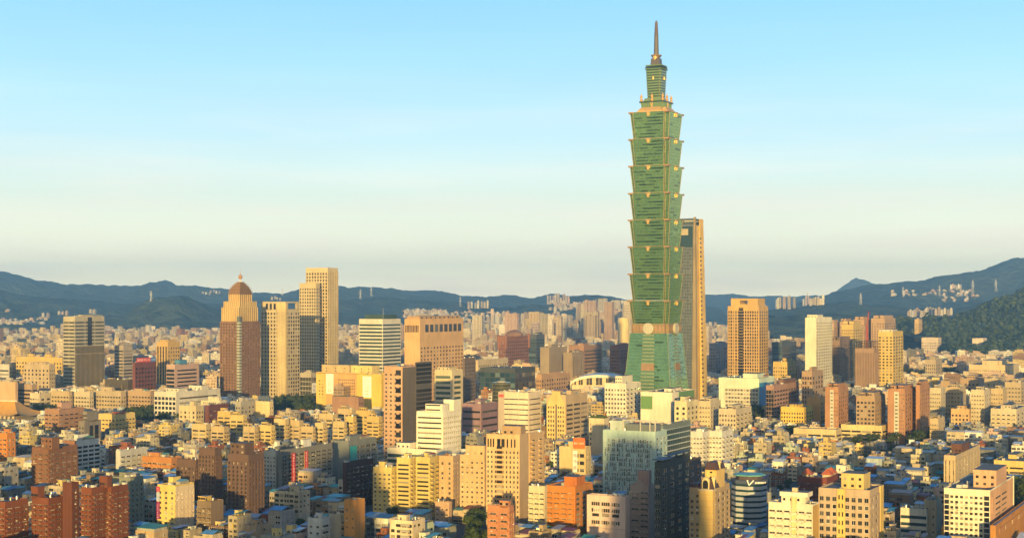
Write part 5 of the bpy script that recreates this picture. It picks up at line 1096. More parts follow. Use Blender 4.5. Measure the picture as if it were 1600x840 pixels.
    q = MB(); q.prism(P(6.2, 1.2), zz(104), P(5.4, 1), zz(92), gm); q.lathe([(3.2, zz(92.5)), (6.6, zz(88)), (6.9, zz(86.5)), (3.0, zz(85.5))], wall_mat((.16,.115,.07), .5), 16); q.lathe([(2.3, zz(94)), (2.9, zz(90)), (2.4, zz(86))], gd, 10, 0, -3.6); q.obj('spire_base', root)
    q = MB(); q.lathe([(3.2, zz(86)), (2.8, zz(64)), (2.6, zz(56))], gm, 12)
    for j in range(10):
        py = 56-j*2.1; r_ = 2.5-.09*j; q.lathe([(r_-.45, zz(py)), (r_+.25, zz(py-.7)), (r_+.25, zz(py-1.5)), (r_-.45, zz(py-2.1))], wall_mat((.16,.11,.09), .5) if j % 2 else gm, 10)
    q.lathe([(1.5, zz(36)), (1.1, zz(33.5)), (.2, zz(32))], gm, 8); q.obj('spire', root)
    # podium
    q = MB(); q.box(-45, 45, -43, 60, 0, 22, wall_mat((.46,.38,.28)), roof_flat()); q.obj('podium', root)
    HEROES.append(dict(x0=975, x1=1082, pv=606, Y=Yc-45, poly=[((1025.5-800)/k-52, Yc-55), ((1025.5-800)/k+52, Yc-55), ((1025.5-800)/k+52, Yc+65), ((1025.5-800)/k-52, Yc+65)], short='the green pagoda tower', xc=1025, yc=400, zb=0, pt=33))
pagoda()
b = H('skyscraper', 'slim grey and gold tapered tower standing close behind the green pagoda tower', 'skyscraper', 1052,1086,1098,352,625,0, (.15,.175,.205), ('v',13,.7,.72,'sky'), ('n',1,.5,.5), 5, junk=0, sbox=False, fin=False, Y=2120, gap=30, short='the grey and gold tapered tower', colb=(.60,.42,.16))
W, D = b.wa, b.wb; q = MB()
q.box(-W*.97, -W*.08, .6, D*.8, b.h, b.z(341), GL['blue'], roof_flat()); q.box(-W*.98, -W*.06, .3, D*.82, b.z(346), b.z(344), wall_mat(LGREY), nobase=False)
for i in range(12): q.box(-W*(.97-.075*i)-.15, -W*(.97-.075*i)+.15, .2, .6, b.h-28, b.z(340), wall_mat(GREY))
q.obj('glass_crown', b.root)
q = MB(); q.box(-W*.98, -W*.1, -.95, -.82, b.z(386), b.z(353), GL['blue']); q.box(-W*.75, -W*.3, -1.1, -.95, b.z(367), b.z(357), wall_mat((.40,.35,.26))); q.obj('crown_glazing', b.root)
q = MB(); q.prism([(-W*.12,-3),(3,-3),(3.4,3),(-W*.12,3)], 0, [(-W*.06,-1),(.6,-1),(.6,3),(-W*.06,3)], b.z(339), wall_mat((.30,.24,.15))); q.obj('corner_fin', b.root)
gs = wall_mat((.66,.45,.15)); q = MB()
q.prism([(2, D*.45),(6.5, D*.45),(6.5, D+3),(2, D+3)], 0, [(.2, D*.5),(.8, D*.5),(.8, D),(.2, D)], b.z(341), gs); q.obj('gilded_fin', b.root)
for j in range(40):
    zj = b.z(372)-j*6.2
    if zj < 10: break
    t = 1-zj/b.z(341); x = .8+5.7*t
    q = MB(); q.box(x-.4, x+.5, D*.5-D*.05*t-.3, D*.66-D*.05*t, zj-1, zj+1, GL['dark'], nobase=False); q.obj('window', b.root)
b.finish()
# ------------------------------------------------------------------ ground, roads, hills
gm = wall_mat((.085,.083,.078), .95, .4)
q = MB(); q.quad((-6800,-2300,0),(6800,-2300,0),(6800,17400,0),(-6800,17400,0), gm); tag(q.obj('ground'), kind='structure')
B0 = R(BETA); CB, SB = math.cos(B0), math.sin(B0)
def uv2xy(u, v): return (u*CB+v*SB, -u*SB+v*CB)          # street grid axes
def xy2uv(x, y): return (x*CB-y*SB, x*SB+y*CB)
asp = plain('asphalt', (.05,.05,.052), .9); pnt = plain('road_paint', (.6,.6,.58), .7)
q = MB(); p = MB()
STREET_V = [552+74*i for i in range(28)]; STREET_U = [-1500+230*i for i in range(14)]
def strip(mb, u0, u1, v0, v1, z, mt):
    pts = [uv2xy(u, v) for u, v in ((u0,v0),(u1,v0),(u1,v1),(u0,v1))]; mb.quad(*[(x, y, z) for x, y in pts], mt)
for v in STREET_V:
    us = [-1600]+STREET_U+[1600]
    for a, c in zip(us[:-1], us[1:]): strip(q, a+9, c-9, v-4, v+4, .004, asp)
for u in STREET_U:
    strip(q, u-9, u+9, 500, 2700, .004, asp)
    for v in range(510, 2690, 14): strip(p, u-.12, u+.12, v, v+6, .008, pnt)
    for e in (-8.2, 8.2): strip(p, u+e-.1, u+e+.1, 500, 2700, .008, pnt)
tag(q.obj('road'), kind='structure'); tag(p.obj('road_marking'), kind='structure')
def vnoise(seed):
    r = np.random.RandomState(seed); ph = r.uniform(0, 6.28, (12, 2)); fr = r.uniform(.6, 1.5, (12, 2))
    def f(x, y, s):
        t = 0
        for i in range(12):
            o = 1.0*(1.45**i); t += math.sin(x/s*o*fr[i,0]+ph[i,0]+1.7*math.sin(y/s*o*.7+ph[i,1]))*math.sin(y/s*o*fr[i,1]+ph[i,1])/(o**.9)
        return t
    return f
def hill_mat(name, c0, c1):
    if name in MATS: return MATS[name]
    m, nt, b = newmat(name)
    f = rng(nt, noise(nt, .012, 8), .38, .62, 0, 1); f2 = rng(nt, noise(nt, .0016, 4), .4, .6, 0, 1)
    cc = mixc(nt, f, c0, c1); cc = mixc(nt, math_(nt, 'MULTIPLY', f2, .4), cc, tuple(x*1.3 for x in c1))
    nt.links.new(cc, b.inputs['Base Color']); b.inputs['Roughness'].default_value = .95; b.inputs['Specular IOR Level'].default_value = .1
    bp = nt.nodes.new('ShaderNodeBump'); bp.inputs['Strength'].default_value = 1.0; bp.inputs['Distance'].default_value = 45
    nt.links.new(noise(nt, .02, 6), bp.inputs['Height']); nt.links.new(bp.outputs[0], b.inputs['Normal'])
    MATS[name] = m; return m
HM = hill_mat('hill_forest', (.018,.033,.018), (.075,.095,.048))
HILLS = []
def ridge(pts, Yc, df, db, seed, step=5, amp=.3, jag=2.2, mat=HM):
    f = vnoise(seed); xs = [p[0] for p in pts]; ys = [p[1] for p in pts]
    cols = np.arange(xs[0], xs[-1]+step, step); rows = np.concatenate([np.linspace(-1, 0, 16), np.linspace(.15, 1, 7)])
    q = MB(); kk = q.mi(mat); nr = len(rows)
    for px in cols:
        py = np.interp(px, xs, ys)+1.5*math.sin(px*.083+seed)*math.sin(px*.031+2*seed)+.8*math.sin(px*.21+seed*3)*math.sin(px*.13)+.35*math.sin(px*.67+seed)
        for t in rows:
            Y = Yc+(df if t < 0 else db)*t; X = (px-800)/F*Yc*(1+.0*t)
            zc = HC-(py-HOR)/F*Yc
            h = max(zc, 4)
            s = (1-abs(t))**1.15 if t < 0 else (1-t)**1.2
            hz = h*s
            hz += amp*h*f(X, Y, 620)*min(1, 4*abs(t)*(1-abs(t)))+ (jag*f(X, Y*.3, 190)*2.2*(1 if abs(t) < .3 else .6))*(s > .02)
            q.v.append((X, Y, hz-3*(1-s)-.5))
    for i in range(len(cols)-1):
        for j in range(nr-1):
            a = i*nr+j; q.f.append((a, a+nr, a+nr+1, a+1)); q.m.append(kk)
    o = q.obj('hill'); o.data.polygons.foreach_set('use_smooth', [True]*len(o.data.polygons)); tag(o, kind='structure'); HILLS.append(o)
    return o
ridge([(-420,380),(-200,398),(-60,416),(0,422),(30,430),(60,438),(110,446),(130,443),(185,447),(220,446),(252,440),(290,446),(320,449),(345,450),(400,457),(440,458),(470,452),(500,453),(530,450),(560,452),(590,449),(640,454),(665,451),(720,461),(750,463),(790,461),(830,465),(868,458),(895,462),(940,461),(975,466),(1010,470),(1050,474),(1100,478)], 12000, 2600, 1400, 1)
ridge([(-420,410),(-200,432),(-60,446),(0,452),(50,462),(110,470),(150,474),(200,478),(260,470),(310,474),(380,478),(460,474),(540,468),(600,465),(660,470),(720,474),(780,478),(850,474),(900,464),(930,463),(960,468),(1000,476),(1060,482)], 9200, 1300, 1000, 2, amp=.34)
ridge([(200,512),(235,488),(270,474),(300,473),(335,482),(352,491),(400,500),(440,512)], 7900, 800, 800, 3)
ridge([(110,514),(140,500),(170,492),(200,493),(225,502),(260,514)], 7600, 600, 700, 4)
ridge([(-250,500),(-60,504),(0,505),(40,504),(75,510),(100,519)], 7200, 500, 600, 5)
ridge([(1290,470),(1302,457),(1318,446),(1337,433),(1356,437),(1372,446),(1400,462)], 16300, 700, 700, 6, step=4, amp=.06, jag=2)
ridge([(1010,474),(1060,466),(1100,462),(1150,460),(1200,462),(1260,462),(1300,460),(1340,470),(1370,480)], 15000, 1500, 900, 17, amp=.1)
ridge([(1215,478),(1260,470),(1285,463),(1300,456),(1340,449),(1400,441),(1430,438),(1460,431),(1490,428),(1530,425),(1560,412),(1590,402),(1630,402),(1720,392),(1900,380),(2050,400)], 10500, 2600, 1600, 7)
ridge([(1190,487),(1230,480),(1290,474),(1330,470),(1370,474),(1420,482),(1480,484),(1560,470),(1640,455),(1750,440),(1950,440)], 7600, 1300, 900, 8, amp=.36)
ridge([(1170,500),(1230,491),(1290,489),(1340,494),(1400,498),(1460,500),(1560,500)], 6300, 700, 600, 9, amp=.34)
NEAR_PTS = [(1385,507),(1399,500),(1442,499),(1494,498),(1513,487),(1538,479),(1559,471),(1578,467),(1600,457),(1640,446),(1720,430),(1900,425)]
near = ridge(NEAR_PTS, 5000, 1050, 700, 10, step=4, amp=.10)
# the wooded hill the photograph was taken from, behind the eye
q = MB(); kk = q.mi(HM); f = vnoise(21); nx, ny = 420, 34
for i in range(nx):
    for j in range(ny):
        x = -1500+3000*i/(nx-1); t = j/(ny-1); y = -1500+1485*t
        s = math.exp(-((y+170)/260)**2) if y < -170 else math.exp(-((y+170)/90)**2)
        q.v.append((x, y, (96+9*f(x, 0, 420)+4*f(x, 5, 130)+80*math.exp(-((x-79)/29)**6)+62*math.exp(-((x+139)/40)**6))*s-1.0))  # last two terms: unseen steep knolls added to the crest to shade chosen blocks
for i in range(nx-1):
    for j in range(ny-1): a = i*ny+j; q.f.append((a, a+ny, a+ny+1, a+1)); q.m.append(kk)
tag(q.obj('hill'), kind='structure')
# ------------------------------------------------------------------ trees
def leaf_mat(name, c0, c1):
    m, nt, b = newmat(name); g = nt.nodes.new('ShaderNodeNewGeometry'); oi = nt.nodes.new('ShaderNodeObjectInfo')
    f = math_(nt, 'FRACT', math_(nt, 'ADD', g.outputs['Random Per Island'], oi.outputs['Random']))
    nt.links.new(mixc(nt, f, c0, c1), b.inputs['Base Color']); b.inputs['Roughness'].default_value = .8; b.inputs['Specular IOR Level'].default_value = .2
    return m
LEAF = leaf_mat('leaf', (.022,.040,.014), (.060,.085,.030)); BARK = plain('bark', (.10,.075,.05), .9)
FOREST = leaf_mat('forest_leaf', (.026,.050,.016), (.085,.112,.036))
TREES = []
def tree_proto(seed):
    r = random.Random(seed); t = MB(); h = r.uniform(8.5, 11.5)
    t.lathe([(.34, 0), (.24, h*.3), (.16, h*.55)], BARK, 7)
    lumps = []
    for i in range(7):
        a = r.uniform(0, 6.28); d = r.uniform(.3, 2.8); z = h*r.uniform(.42, .86); p = (d*math.cos(a), d*math.sin(a), z); lumps.append((p, r.uniform(1.3, 2.3)))
        t.bar((0, 0, h*r.uniform(.25, .5)), p, .09, BARK, 4)
    c = MB()
    for p, s in lumps:
        for _ in range(85):
            d = Vector((r.gauss(0, 1), r.gauss(0, 1), r.gauss(0, .8))).normalized()*s*r.uniform(.55, 1.08)
            o = Vector(p)+d; n = (d.normalized()+Vector((r.uniform(-.6,.6), r.uniform(-.6,.6), r.uniform(-.3,.7)))).normalized()
            u = n.orthogonal().normalized(); w_ = n.cross(u); k = r.uniform(.28, .55)
            c.quad(o-u*k-w_*k*.5, o+u*k-w_*k*.6, o+u*k*.8+w_*k*.6, o-u*k*.7+w_*k*.5, LEAF)
    TREES.append((t.mesh('trunk'), c.mesh('crown')))
for s in range(6): tree_proto(100+s)
def tree(x, y, s, label, group, rnd):
    t = thing('tree', (x, y, 0), rnd.uniform(0, 6.28), label, 'tree', group)
    a, b_ = rnd.choice(TREES); link('trunk', a, t); link('crown', b_, t); t.scale = (s*rnd.uniform(.9, 1.15), s*rnd.uniform(.9, 1.15), s)
PARKS = [((427,500),(622,650),652,26,1.25,'dark green park tree in the clump below the pale gold towers'), ((200,280),(640,664),668,24,1.1,'dark green tree in the clump behind the yellow gabled flats'),
         ((44,82),(632,646),655,12,1.1,'dark tree between the temple roof and the long beige row'), ((1118,1190),(630,660),664,22,1.15,'dark tree in the strip before the pale mint block'),
         ((1336,1462),(668,692),699,26,.95,'dark green tree among low roofs below the humped brick tower'), ((1400,1432),(664,690),690,9,1.1,'dark tree against the shaded brick slab'),
         ((722,762),(815,842),872,7,1.1,'dark green tree beside the narrow pinkish brick block'), ((1586,1622),(768,806),845,10,1.2,'green tree beside the white office block with the salmon side'),
         ((1412,1500),(572,592),594,22,1.0,'dark tree along the foot of the wooded hill'), ((1236,1262),(676,690),694,6,.9,'green street tree by the long low school wing')]
rt = random.Random(31)
def parks():
    for (xa, xb), (ya, yb), pb, n, s, lab in PARKS:
        Y0 = HC*F/(pb-HOR); Y1 = HC*F/(max(ya, 490)+12-HOR)
        Y1 = min(Y1, Y0*1.16+40)
        XA, XB = (xa-800)/F, (xb-800)/F
        for i in range(int(n*1.5)):
            Y = Y0+(Y1-Y0)*rt.random()**1.3; X = (XA+(XB-XA)*rt.random())*Y
            if any(inside((X, Y), h['poly']) for h in HEROES): continue
            tree(X, Y, s*1.45*rt.uniform(.8, 1.25), lab, 'clump of trees '+' '.join(lab.split()[-4:]), rt)
        PK.append(dict(x0=xa-3, x1=xb+3, pv=pb-9, Y=Y0-12, poly=[(XA*Y0, Y0-6), (XB*Y0, Y0-6), (XB*Y1, Y1+6), (XA*Y1, Y1+6)], short=None))
def inside(p, poly):
    x, y = p; c = False; n = len(poly)
    for i in range(n):
        (x0, y0), (x1, y1) = poly[i], poly[i-1]
        if (y0 > y) != (y1 > y) and x < (x1-x0)*(y-y0)/(y1-y0)+x0: c = not c
    return c
PK = []
parks()
# forest over the near wooded hill: a far-off wood that reads as one mass
def forest():
    me = near.data; n = len(me.polygons); r = np.random.RandomState(5)
    V, Fc = [], []
    co = np.empty(len(me.vertices)*3); me.vertices.foreach_get('co', co); co = co.reshape(-1, 3)
    polys = np.empty(n*4, int); me.polygons.foreach_get('vertices', polys); polys = polys.reshape(-1, 4)
    ctr = co[polys].mean(1); px = 800+ctr[:,0]/ctr[:,1]*F
    ok = np.where((px > 1375) & (px < 1680) & (ctr[:,1] < 5150) & (ctr[:,2] > -.3))[0]
    area = np.linalg.norm(np.cross(co[polys[ok,1]]-co[polys[ok,0]], co[polys[ok,3]]-co[polys[ok,0]]), axis=1); pr = area/area.sum()
    pick = r.choice(ok, 5200, p=pr)
    for q_ in pick:
        cpx, cpy = 800+ctr[q_,0]/ctr[q_,1]*F, 470-(ctr[q_,2]-HC)/ctr[q_,1]*F
        if any(x0 < cpx < x1 and y0 < cpy < y1 for x0, x1, y0, y1 in ((1424,1446,500,532),(1434,1478,526,546),(1512,1548,524,542))): continue
        a, b_ = r.rand(2); c4 = co[polys[q_]]; p = c4[0]*(1-a)*(1-b_)+c4[1]*a*(1-b_)+c4[2]*a*b_+c4[3]*(1-a)*b_
        s = r.uniform(4, 8)*(1 if r.rand() < .7 else 1.7); hz = s*r.uniform(.8, 1.6)
        for _ in range(9):
            d = r.normal(size=3); d /= np.linalg.norm(d); d[2] = abs(d[2])*1.1-.1
            o = p+np.array([0, 0, hz*.5])+d*np.array([s*.8, s*.8, hz*.7]); u = np.cross(d, [0.3, .2, 1]); u /= np.linalg.norm(u)+1e-6; w_ = np.cross(d, u); kk = s*r.uniform(.35, .6)
            i = len(V); j1 = r.uniform(.5, 1.1, 4)
            V += [tuple(o-u*kk*j1[0]-w_*kk*.5), tuple(o+u*kk*j1[1]-w_*kk*.6), tuple(o+u*kk*.6+w_*kk*j1[2]), tuple(o-u*kk*.7+w_*kk*j1[3])]; Fc.append((i, i+1, i+2, i+3))
    m = bpy.data.meshes.new('forest'); m.from_pydata(V, [], Fc); m.materials.append(FOREST)
    tag(link('forest', m), kind='stuff')
forest()
# ------------------------------------------------------------------ the smaller houses
HC_ = {'cream': (.58,.51,.38), 'white': (.70,.68,.62), 'grey': (.33,.325,.31), 'beige': (.48,.40,.29), 'tan': (.42,.31,.20), 'yellow': (.60,.47,.20), 'brick red': (.27,.10,.055),
       'pale green': (.42,.48,.38), 'brown': (.25,.16,.11), 'pale blue': (.42,.48,.52), 'pink': (.52,.37,.31), 'dark grey': (.16,.165,.17), 'orange': (.50,.23,.08)}
HW = {'cream': 18, 'white': 14, 'grey': 20, 'beige': 14, 'tan': 11, 'yellow': 7, 'brick red': 6, 'pale green': 3, 'brown': 7, 'pale blue': 3, 'pink': 3, 'dark grey': 8, 'orange': 2}
RC = {'teal': (.07,.29,.29), 'green': (.05,.24,.15), 'sky blue': (.09,.27,.48), 'white': (.62,.64,.66), 'dark red': (.20,.04,.04), 'grey': (.28,.29,.30), 'rust': (.28,.10,.05), 'silver': (.45,.47,.48), 'navy': (.03,.09,.20)}
WALLO = objcol_mat('house_wall', .88, .55); ROOFO = objcol_mat('sheet_roof', .45, .45, .15)
TILE = plain('dull_roof_paint', (.16,.165,.155), .9)
def house_proto(seed, w, d, nf, cat):
    """Local frame as for Bld: x -w..0 (face a), y 0..d (face b)."""
    r = random.Random(seed); fh = 3.3; h = nf*fh+.6; P = dict(w=w, d=d, h=h, nf=nf, cat=cat)
    b = MB(); b.box(-w, 0, 0, d, 0, h, WALLO, TILE)
    for j in range(1, nf+1):
        z = j*fh; b.box(-w-.12, .12, -.35, 0, z-.28, z, WALLO, nobase=False); b.box(0, .22, 0, d, z-.25, z, WALLO, nobase=False)
    for (x0, x1, y0, y1) in ((-w,0,0,.25),(-w,0,d-.25,d),(-w,-w+.25,.25,d-.25),(-.25,0,.25,d-.25)): b.box(x0, x1, y0, y1, h, h+1.0, WALLO)
    for x in (-w, -w/2, 0): b.box(x-.3 if x == 0 else x, x if x == 0 else x+.3, -.33, 0, 0, h+1, WALLO)
    parts = [('wall', b.mesh('wall'), 'w')]
    ma = max(2, int(w/3.6)); mb_ = max(2, int(d/4.2)); wins = []
    for j in range(nf):
        for i in range(ma):
            if r.random() < .9:
                kd = r.choice(('two','two','sash','strip')); ww = w/ma*r.uniform(.6, .92); hh = r.uniform(1.4, 2.1)
                wins.append((('two' if kd == 'strip' else kd), -w+(i+.5)*w/ma, 0, j*fh+.9, ww, hh, 0))
        for i in range(mb_):
            if r.random() < .62: wins.append(('sash', 0, (i+.5)*d/mb_, j*fh+1.0, r.uniform(1.0, 2.0), 1.4, 1))
    P['wins'] = wins
    if r.random() < .75:
        for j in range(1, nf):
            bal = MB()
            if r.random() < .85:
                x0 = -w*r.choice((.96, .5)); x1 = x0+w*.42; z = j*fh
                bal.box(x0, x1, -1.25, -.36, z-.12, z, WALLO, nobase=False); bal.box(x0, x1, -1.25, -1.15, z, z+.95, WALLO)
                bal.box(x0+.05, x1-.05, -1.22, -1.18, z+1.5, z+2.9, FRAME); 
            if bal.v: parts.append(('balcony', bal.mesh('balcony'), 'w'))
    shed = r.random(); P['roof'] = 'flat'
    if cat == 'metal roofed house' or shed < .25:
        q = MB(); a = r.choice((1.0, .6)); x0, x1, y0, y1 = -w*a, .5, -.6, d+.4; z0 = h+r.uniform(2.0, 2.6); k = r.uniform(.8, 2.0); n = max(6, int((x1-x0)/1.0))
        if r.random() < .5:      # gable along x
            ym = (y0+y1)/2
            q.prism([(x0,y0),(x1,y0),(x1,ym),(x0,ym)], z0, [(x0,y0),(x1,y0),(x1,ym),(x0,ym)], z0+.01, ROOFO)
            q.v = []; q.f = []; q.m = []; kk = q.mi(ROOFO)
            q.v = [(x0,y0,z0),(x1,y0,z0),(x1,ym,z0+k),(x0,ym,z0+k),(x1,y1,z0),(x0,y1,z0),(x0,y0,z0-.15),(x1,y0,z0-.15),(x1,y1,z0-.15),(x0,y1,z0-.15),(x1,ym,z0+k-.15),(x0,ym,z0+k-.15)]
            q.f = [(0,1,2,3),(3,2,4,5),(6,7,1,0),(9,8,4,5)[::-1],(7,10,2,1),(10,8,4,2),(11,6,0,3),(9,11,3,5)]; q.m = [kk]*8
        else:
            kk = q.mi(ROOFO); q.v = [(x0,y0,z0),(x1,y0,z0),(x1,y1,z0+k),(x0,y1,z0+k),(x0,y0,z0-.15),(x1,y0,z0-.15),(x1,y1,z0+k-.15),(x0,y1,z0+k-.15)]
            q.f = [(0,1,2,3),(4,5,1,0),(5,6,2,1),(7,4,0,3),(6,7,3,2)]; q.m = [kk]*5
        for i in range(n+1):
            x = x0+(x1-x0)*i/n
            if len(q.v) and i % 2 == 0 and len(q.f) < 40: q.bar((x, y0, z0+.03), (x, (y0+y1)/2 if 'ym' in dir() else y1, z0+.03+k), .06, ROOFO, 3)
        parts.append(('sheet_roof', q.mesh('sheet_roof'), 'r')); P['roof'] = 'sheet'
        u = MB(); u.box(x0+.6, x1-.8, y0+1, y1-.8, h, z0-.2, WALLO); parts.append(('roof_room', u.mesh('roof_room'), 'w'))
    else:
        q = MB(); bw, bd, bh = w*r.uniform(.25, .45), d*r.uniform(.25, .45), r.uniform(3.0, 5.4); x, y = -w*r.uniform(.55, .95), d*r.uniform(.15, .5)
        q.box(x, x+bw, y, y+bd, h, h+bh, WALLO, TILE); q.box(x-.25, x+bw+.25, y-.25, y+bd+.25, h+bh, h+bh+.25, WALLO, TILE, nobase=False)
        q.box(x+bw*.3, x+bw*.3+.9, y-.06, y, h, h+2.0, FRAMED); q.box(x+bw, x+bw+.05, y+bd*.3, y+bd*.6, h+1.2, h+2.2, GL['std'])
        parts.append(('stair_house', q.mesh('stair_house'), 'w')); P['roof'] = 'hut'
        if r.random() < .5:
            q = MB(); x0, x1 = (-w*.45, -.4) if x < -w*.6 else (-w+.4, -w*.6); z0 = h+2.4
            q.v = [(x0,.4,z0),(x1,.4,z0),(x1,d-.4,z0+.9),(x0,d-.4,z0+.9),(x0,.4,z0-.12),(x1,.4,z0-.12),(x1,d-.4,z0+.78),(x0,d-.4,z0+.78)]; kk = q.mi(ROOFO)
            q.f = [(0,1,2,3),(4,5,1,0),(5,6,2,1),(7,4,0,3),(6,7,3,2)]; q.m = [kk]*5
            for (xx, yy) in ((x0+.1,.5),(x1-.1,.5),(x0+.1,d-.5),(x1-.1,d-.5)): q.bar((xx,yy,h),(xx,yy,z0+(.0 if yy < 1 else .75)),.06,FRAMED,4)
            parts.append(('awning', q.mesh('awning'), 'r')); P['roof'] = 'awning'
    if cat == 'shop house':
        for _ in range(r.randint(1, 3)):
            q = MB(); sc_ = r.choice(((.50,.05,.05),(.62,.50,.08),(.06,.18,.42),(.05,.30,.16),(.66,.64,.6),(.55,.20,.05))); mt = plain('shop_sign_%.2f_%.2f' % sc_[:2], sc_, .5); x = r.uniform(-w+.6, -.6); z = r.uniform(3.2, max(3.4, h-6)); hh = r.uniform(2.2, 5)
            q.box(x-.08, x+.08, -1.5, -.4, z, z+hh, mt, nobase=False); parts.append(('signboard', q.mesh('signboard'), 'w'))
        q = MB(); q.box(-w+.3, -.3, -1.9, -.36, 2.7, 2.85, plain('awning_cloth_%d' % (seed % 3), ((.40,.06,.05),(.10,.25,.16),(.12,.18,.35))[seed % 3], .7), nobase=False); parts.append(('shop_awning', q.mesh('shop_awning'), 'w'))
    P['tanks'] = [(r.uniform(-w+1.5, -1.5), r.uniform(d*.55, d-1.5)) for _ in range(r.choice((0, 1, 2, 2, 3)))]
    if P['roof'] == 'sheet': P['tanks'] = []
    q = MB()
    for _ in range(r.randint(1, 4)):
        j = r.randrange(nf); x = r.uniform(-w+1, -1); q.box(x-.42, x+.42, -.75, -.36, j*fh+.25, j*fh+.85, FRAMEW, nobase=False)
    parts.append(('cooling_unit', q.mesh('cooling_unit'), None)) if False else None
    if P['roof'] != 'sheet':
        q = MB(); mm = (CONC, FRAME, FRAMED, STEEL, WALLO, plain('tarpaulin', (.08,.20,.36), .6), plain('rusty_brown', (.20,.10,.05), .8), plain('roof_plants', (.05,.085,.03), .9))
        for _ in range(r.randint(5, 11)):
            px, py, ss = r.uniform(-w+.5, -1.6), r.uniform(.5, d-1.6), r.uniform(.4, 1.2); q.box(px, px+ss*r.uniform(.6, 1.9), py, py+ss, h, h+ss*r.uniform(.6, 1.9), r.choice(mm))
        for _ in range(r.randint(1, 3)):
            px, py = r.uniform(-w+1, -1), r.uniform(1, d-1); q.bar((px, py, h), (px, py, h+r.uniform(2, 5)), .06, FRAMED, 4); q.bar((px-.5, py, h+1.8), (px+.5, py, h+1.8), .04, FRAMED, 4)
        parts.append(('roof_clutter', q.mesh('roof_clutter'), 'w'))
    P['parts'] = parts
    # the same house as one mesh for the ones too small to show parts
    def one():
        vs, fs, ms, mats, rl = [], [], [], [], []
        def addm(me, M=None, roof=False):
            base = len(vs)
            for v in me.vertices: vs.append(M(v.co) if M else tuple(v.co))
            for p in me.polygons:
                mt = me.materials[p.material_index]
                if mt not in mats: mats.append(mt)
                fs.append(tuple(base+i for i in p.vertices)); ms.append(mats.index(mt))
        for nm, me, kd in parts: addm(me)
        for kd, x, y, z, ww, hh, side in wins:
            gm = win_mesh(kd, GL['std'], FRAME)
            if side == 0: addm(gm, lambda c: (x+c.x*ww, c.y-.03, z+c.z*hh))
            else: addm(gm, lambda c: (-c.y+.03, y+c.x*ww, z+c.z*hh))
        for (tx, ty) in P['tanks']: addm(tank_mesh(), lambda c: (tx+c.x, ty+c.y, h+.1+c.z))
        me = bpy.data.meshes.new(cat.replace(' ', '_').replace('-', '_')); me.from_pydata(vs, [], fs)
        for m_ in mats: me.materials.append(m_)
        me.polygons.foreach_set('material_index', ms); me.update(); return me
    P['one'] = one
    return P
PROTO = {'metal roofed house': [house_proto(200+i, *dim, 'metal roofed house') for i, dim in enumerate([(9,12,3),(11,10,3),(7,13,4),(13,11,3),(10,15,4),(15,10,2),(8,11,3)])],
         'row house': [house_proto(300+i, *dim, 'row house') for i, dim in enumerate([(8,13,4),(11,12,4),(13,12,4),(10,15,5),(15,12,4),(7,12,5),(12,14,5)])],
         'walk-up flats': [house_proto(400+i, *dim, 'walk-up flats') for i, dim in enumerate([(14,13,6),(17,12,6),(12,15,7),(20,13,7),(15,14,8),(11,13,6)])],
         'shop house': [house_proto(500+i, *dim, 'shop house') for i, dim in enumerate([(9,13,4),(7,14,5),(12,12,4),(10,11,3),(14,12,5)])]}
OWALL = {}
def sheet_one(P):
    if 'mesh1' not in P: P['mesh1'] = P['one']()
    return P['mesh1']
LAND = []
for h in HEROES:
    if h.get('short'): LAND.append(h)
USED = {}
NUM = {2: 'two', 3: 'three', 4: 'four', 5: 'five', 6: 'six', 7: 'seven', 8: 'eight', 9: 'nine'}
def where(px, py, Y, used_ok, stem_, lim=16):
    """The first phrase that ties the thing to one landmark and that nothing else carries yet."""
    near_ = sorted(LAND, key=lambda h: abs(h['xc']-px)+1.4*abs(h['pv']-py))[:9]
    def rel(h):
        hw = (h['x1']-h['x0'])/2
        if abs(px-h['xc']) < hw+14:
            return 'before' if Y < h['Y'] else 'behind'
        return 'beside' if abs(py-h['pv']) < 45 else ('ahead of' if Y < h['Y'] else 'farther off than')
    for h in near_:
        for r_ in (rel(h), 'near'):
            t = f"{stem_} {r_} {h['short']}"
            if len(t.replace('-', ' ').split()) <= lim and t not in USED: USED[t] = 1; return t
    for i, h in enumerate(near_[:6]):
        for g in near_[i+1:8]:
            t = f"{stem_.split(' with ')[0]} between {h['short']} and {g['short']}"
            if len(t.replace('-', ' ').split()) <= lim and t not in USED: USED[t] = 1; return t
    return None
def sat(p, q):
    for A in (p, q):
        n = len(A)
        for i in range(n):
            x0, y0 = A[i-1]; x1, y1 = A[i]; ax, ay = y1-y0, x0-x1
            a = [x*ax+y*ay for x, y in p]; c = [x*ax+y*ay for x, y in q]
            if max(a) <= min(c) or max(c) <= min(a): return False
    return True
OBST = HEROES+PK
for o_ in OBST:
    ys = [p[1] for p in o_['poly']]; xs_ = [p[0] for p in o_['poly']]; o_['bb'] = (min(xs_), max(xs_), min(ys), max(ys))
def blocked(poly):
    xs_ = [p[0] for p in poly]; ys = [p[1] for p in poly]; x0, x1, y0, y1 = min(xs_), max(xs_), min(ys), max(ys)
    for o_ in OBST:
        b = o_['bb']
        if b[1] < x0 or b[0] > x1 or b[3] < y0 or b[2] > y1: continue
        if sat(poly, o_['poly']): return True
    return False
def zlimit(poly):
    """How high it may stand without covering what the photograph shows of the blocks behind it."""
    lim = 1e9
    px0 = min(800+x/y*F for x, y in poly); px1 = max(800+x/y*F for x, y in poly); Y = min(y for x, y in poly)
    for o_ in OBST:
        if o_['Y'] > Y and px1 > o_['x0']+1 and px0 < o_['x1']-1: lim = min(lim, HC-(o_['pv']-3-HOR)*Y/F)
    return lim
rf = random.Random(77)
COLN = list(HW); COLW = [HW[c] for c in COLN]
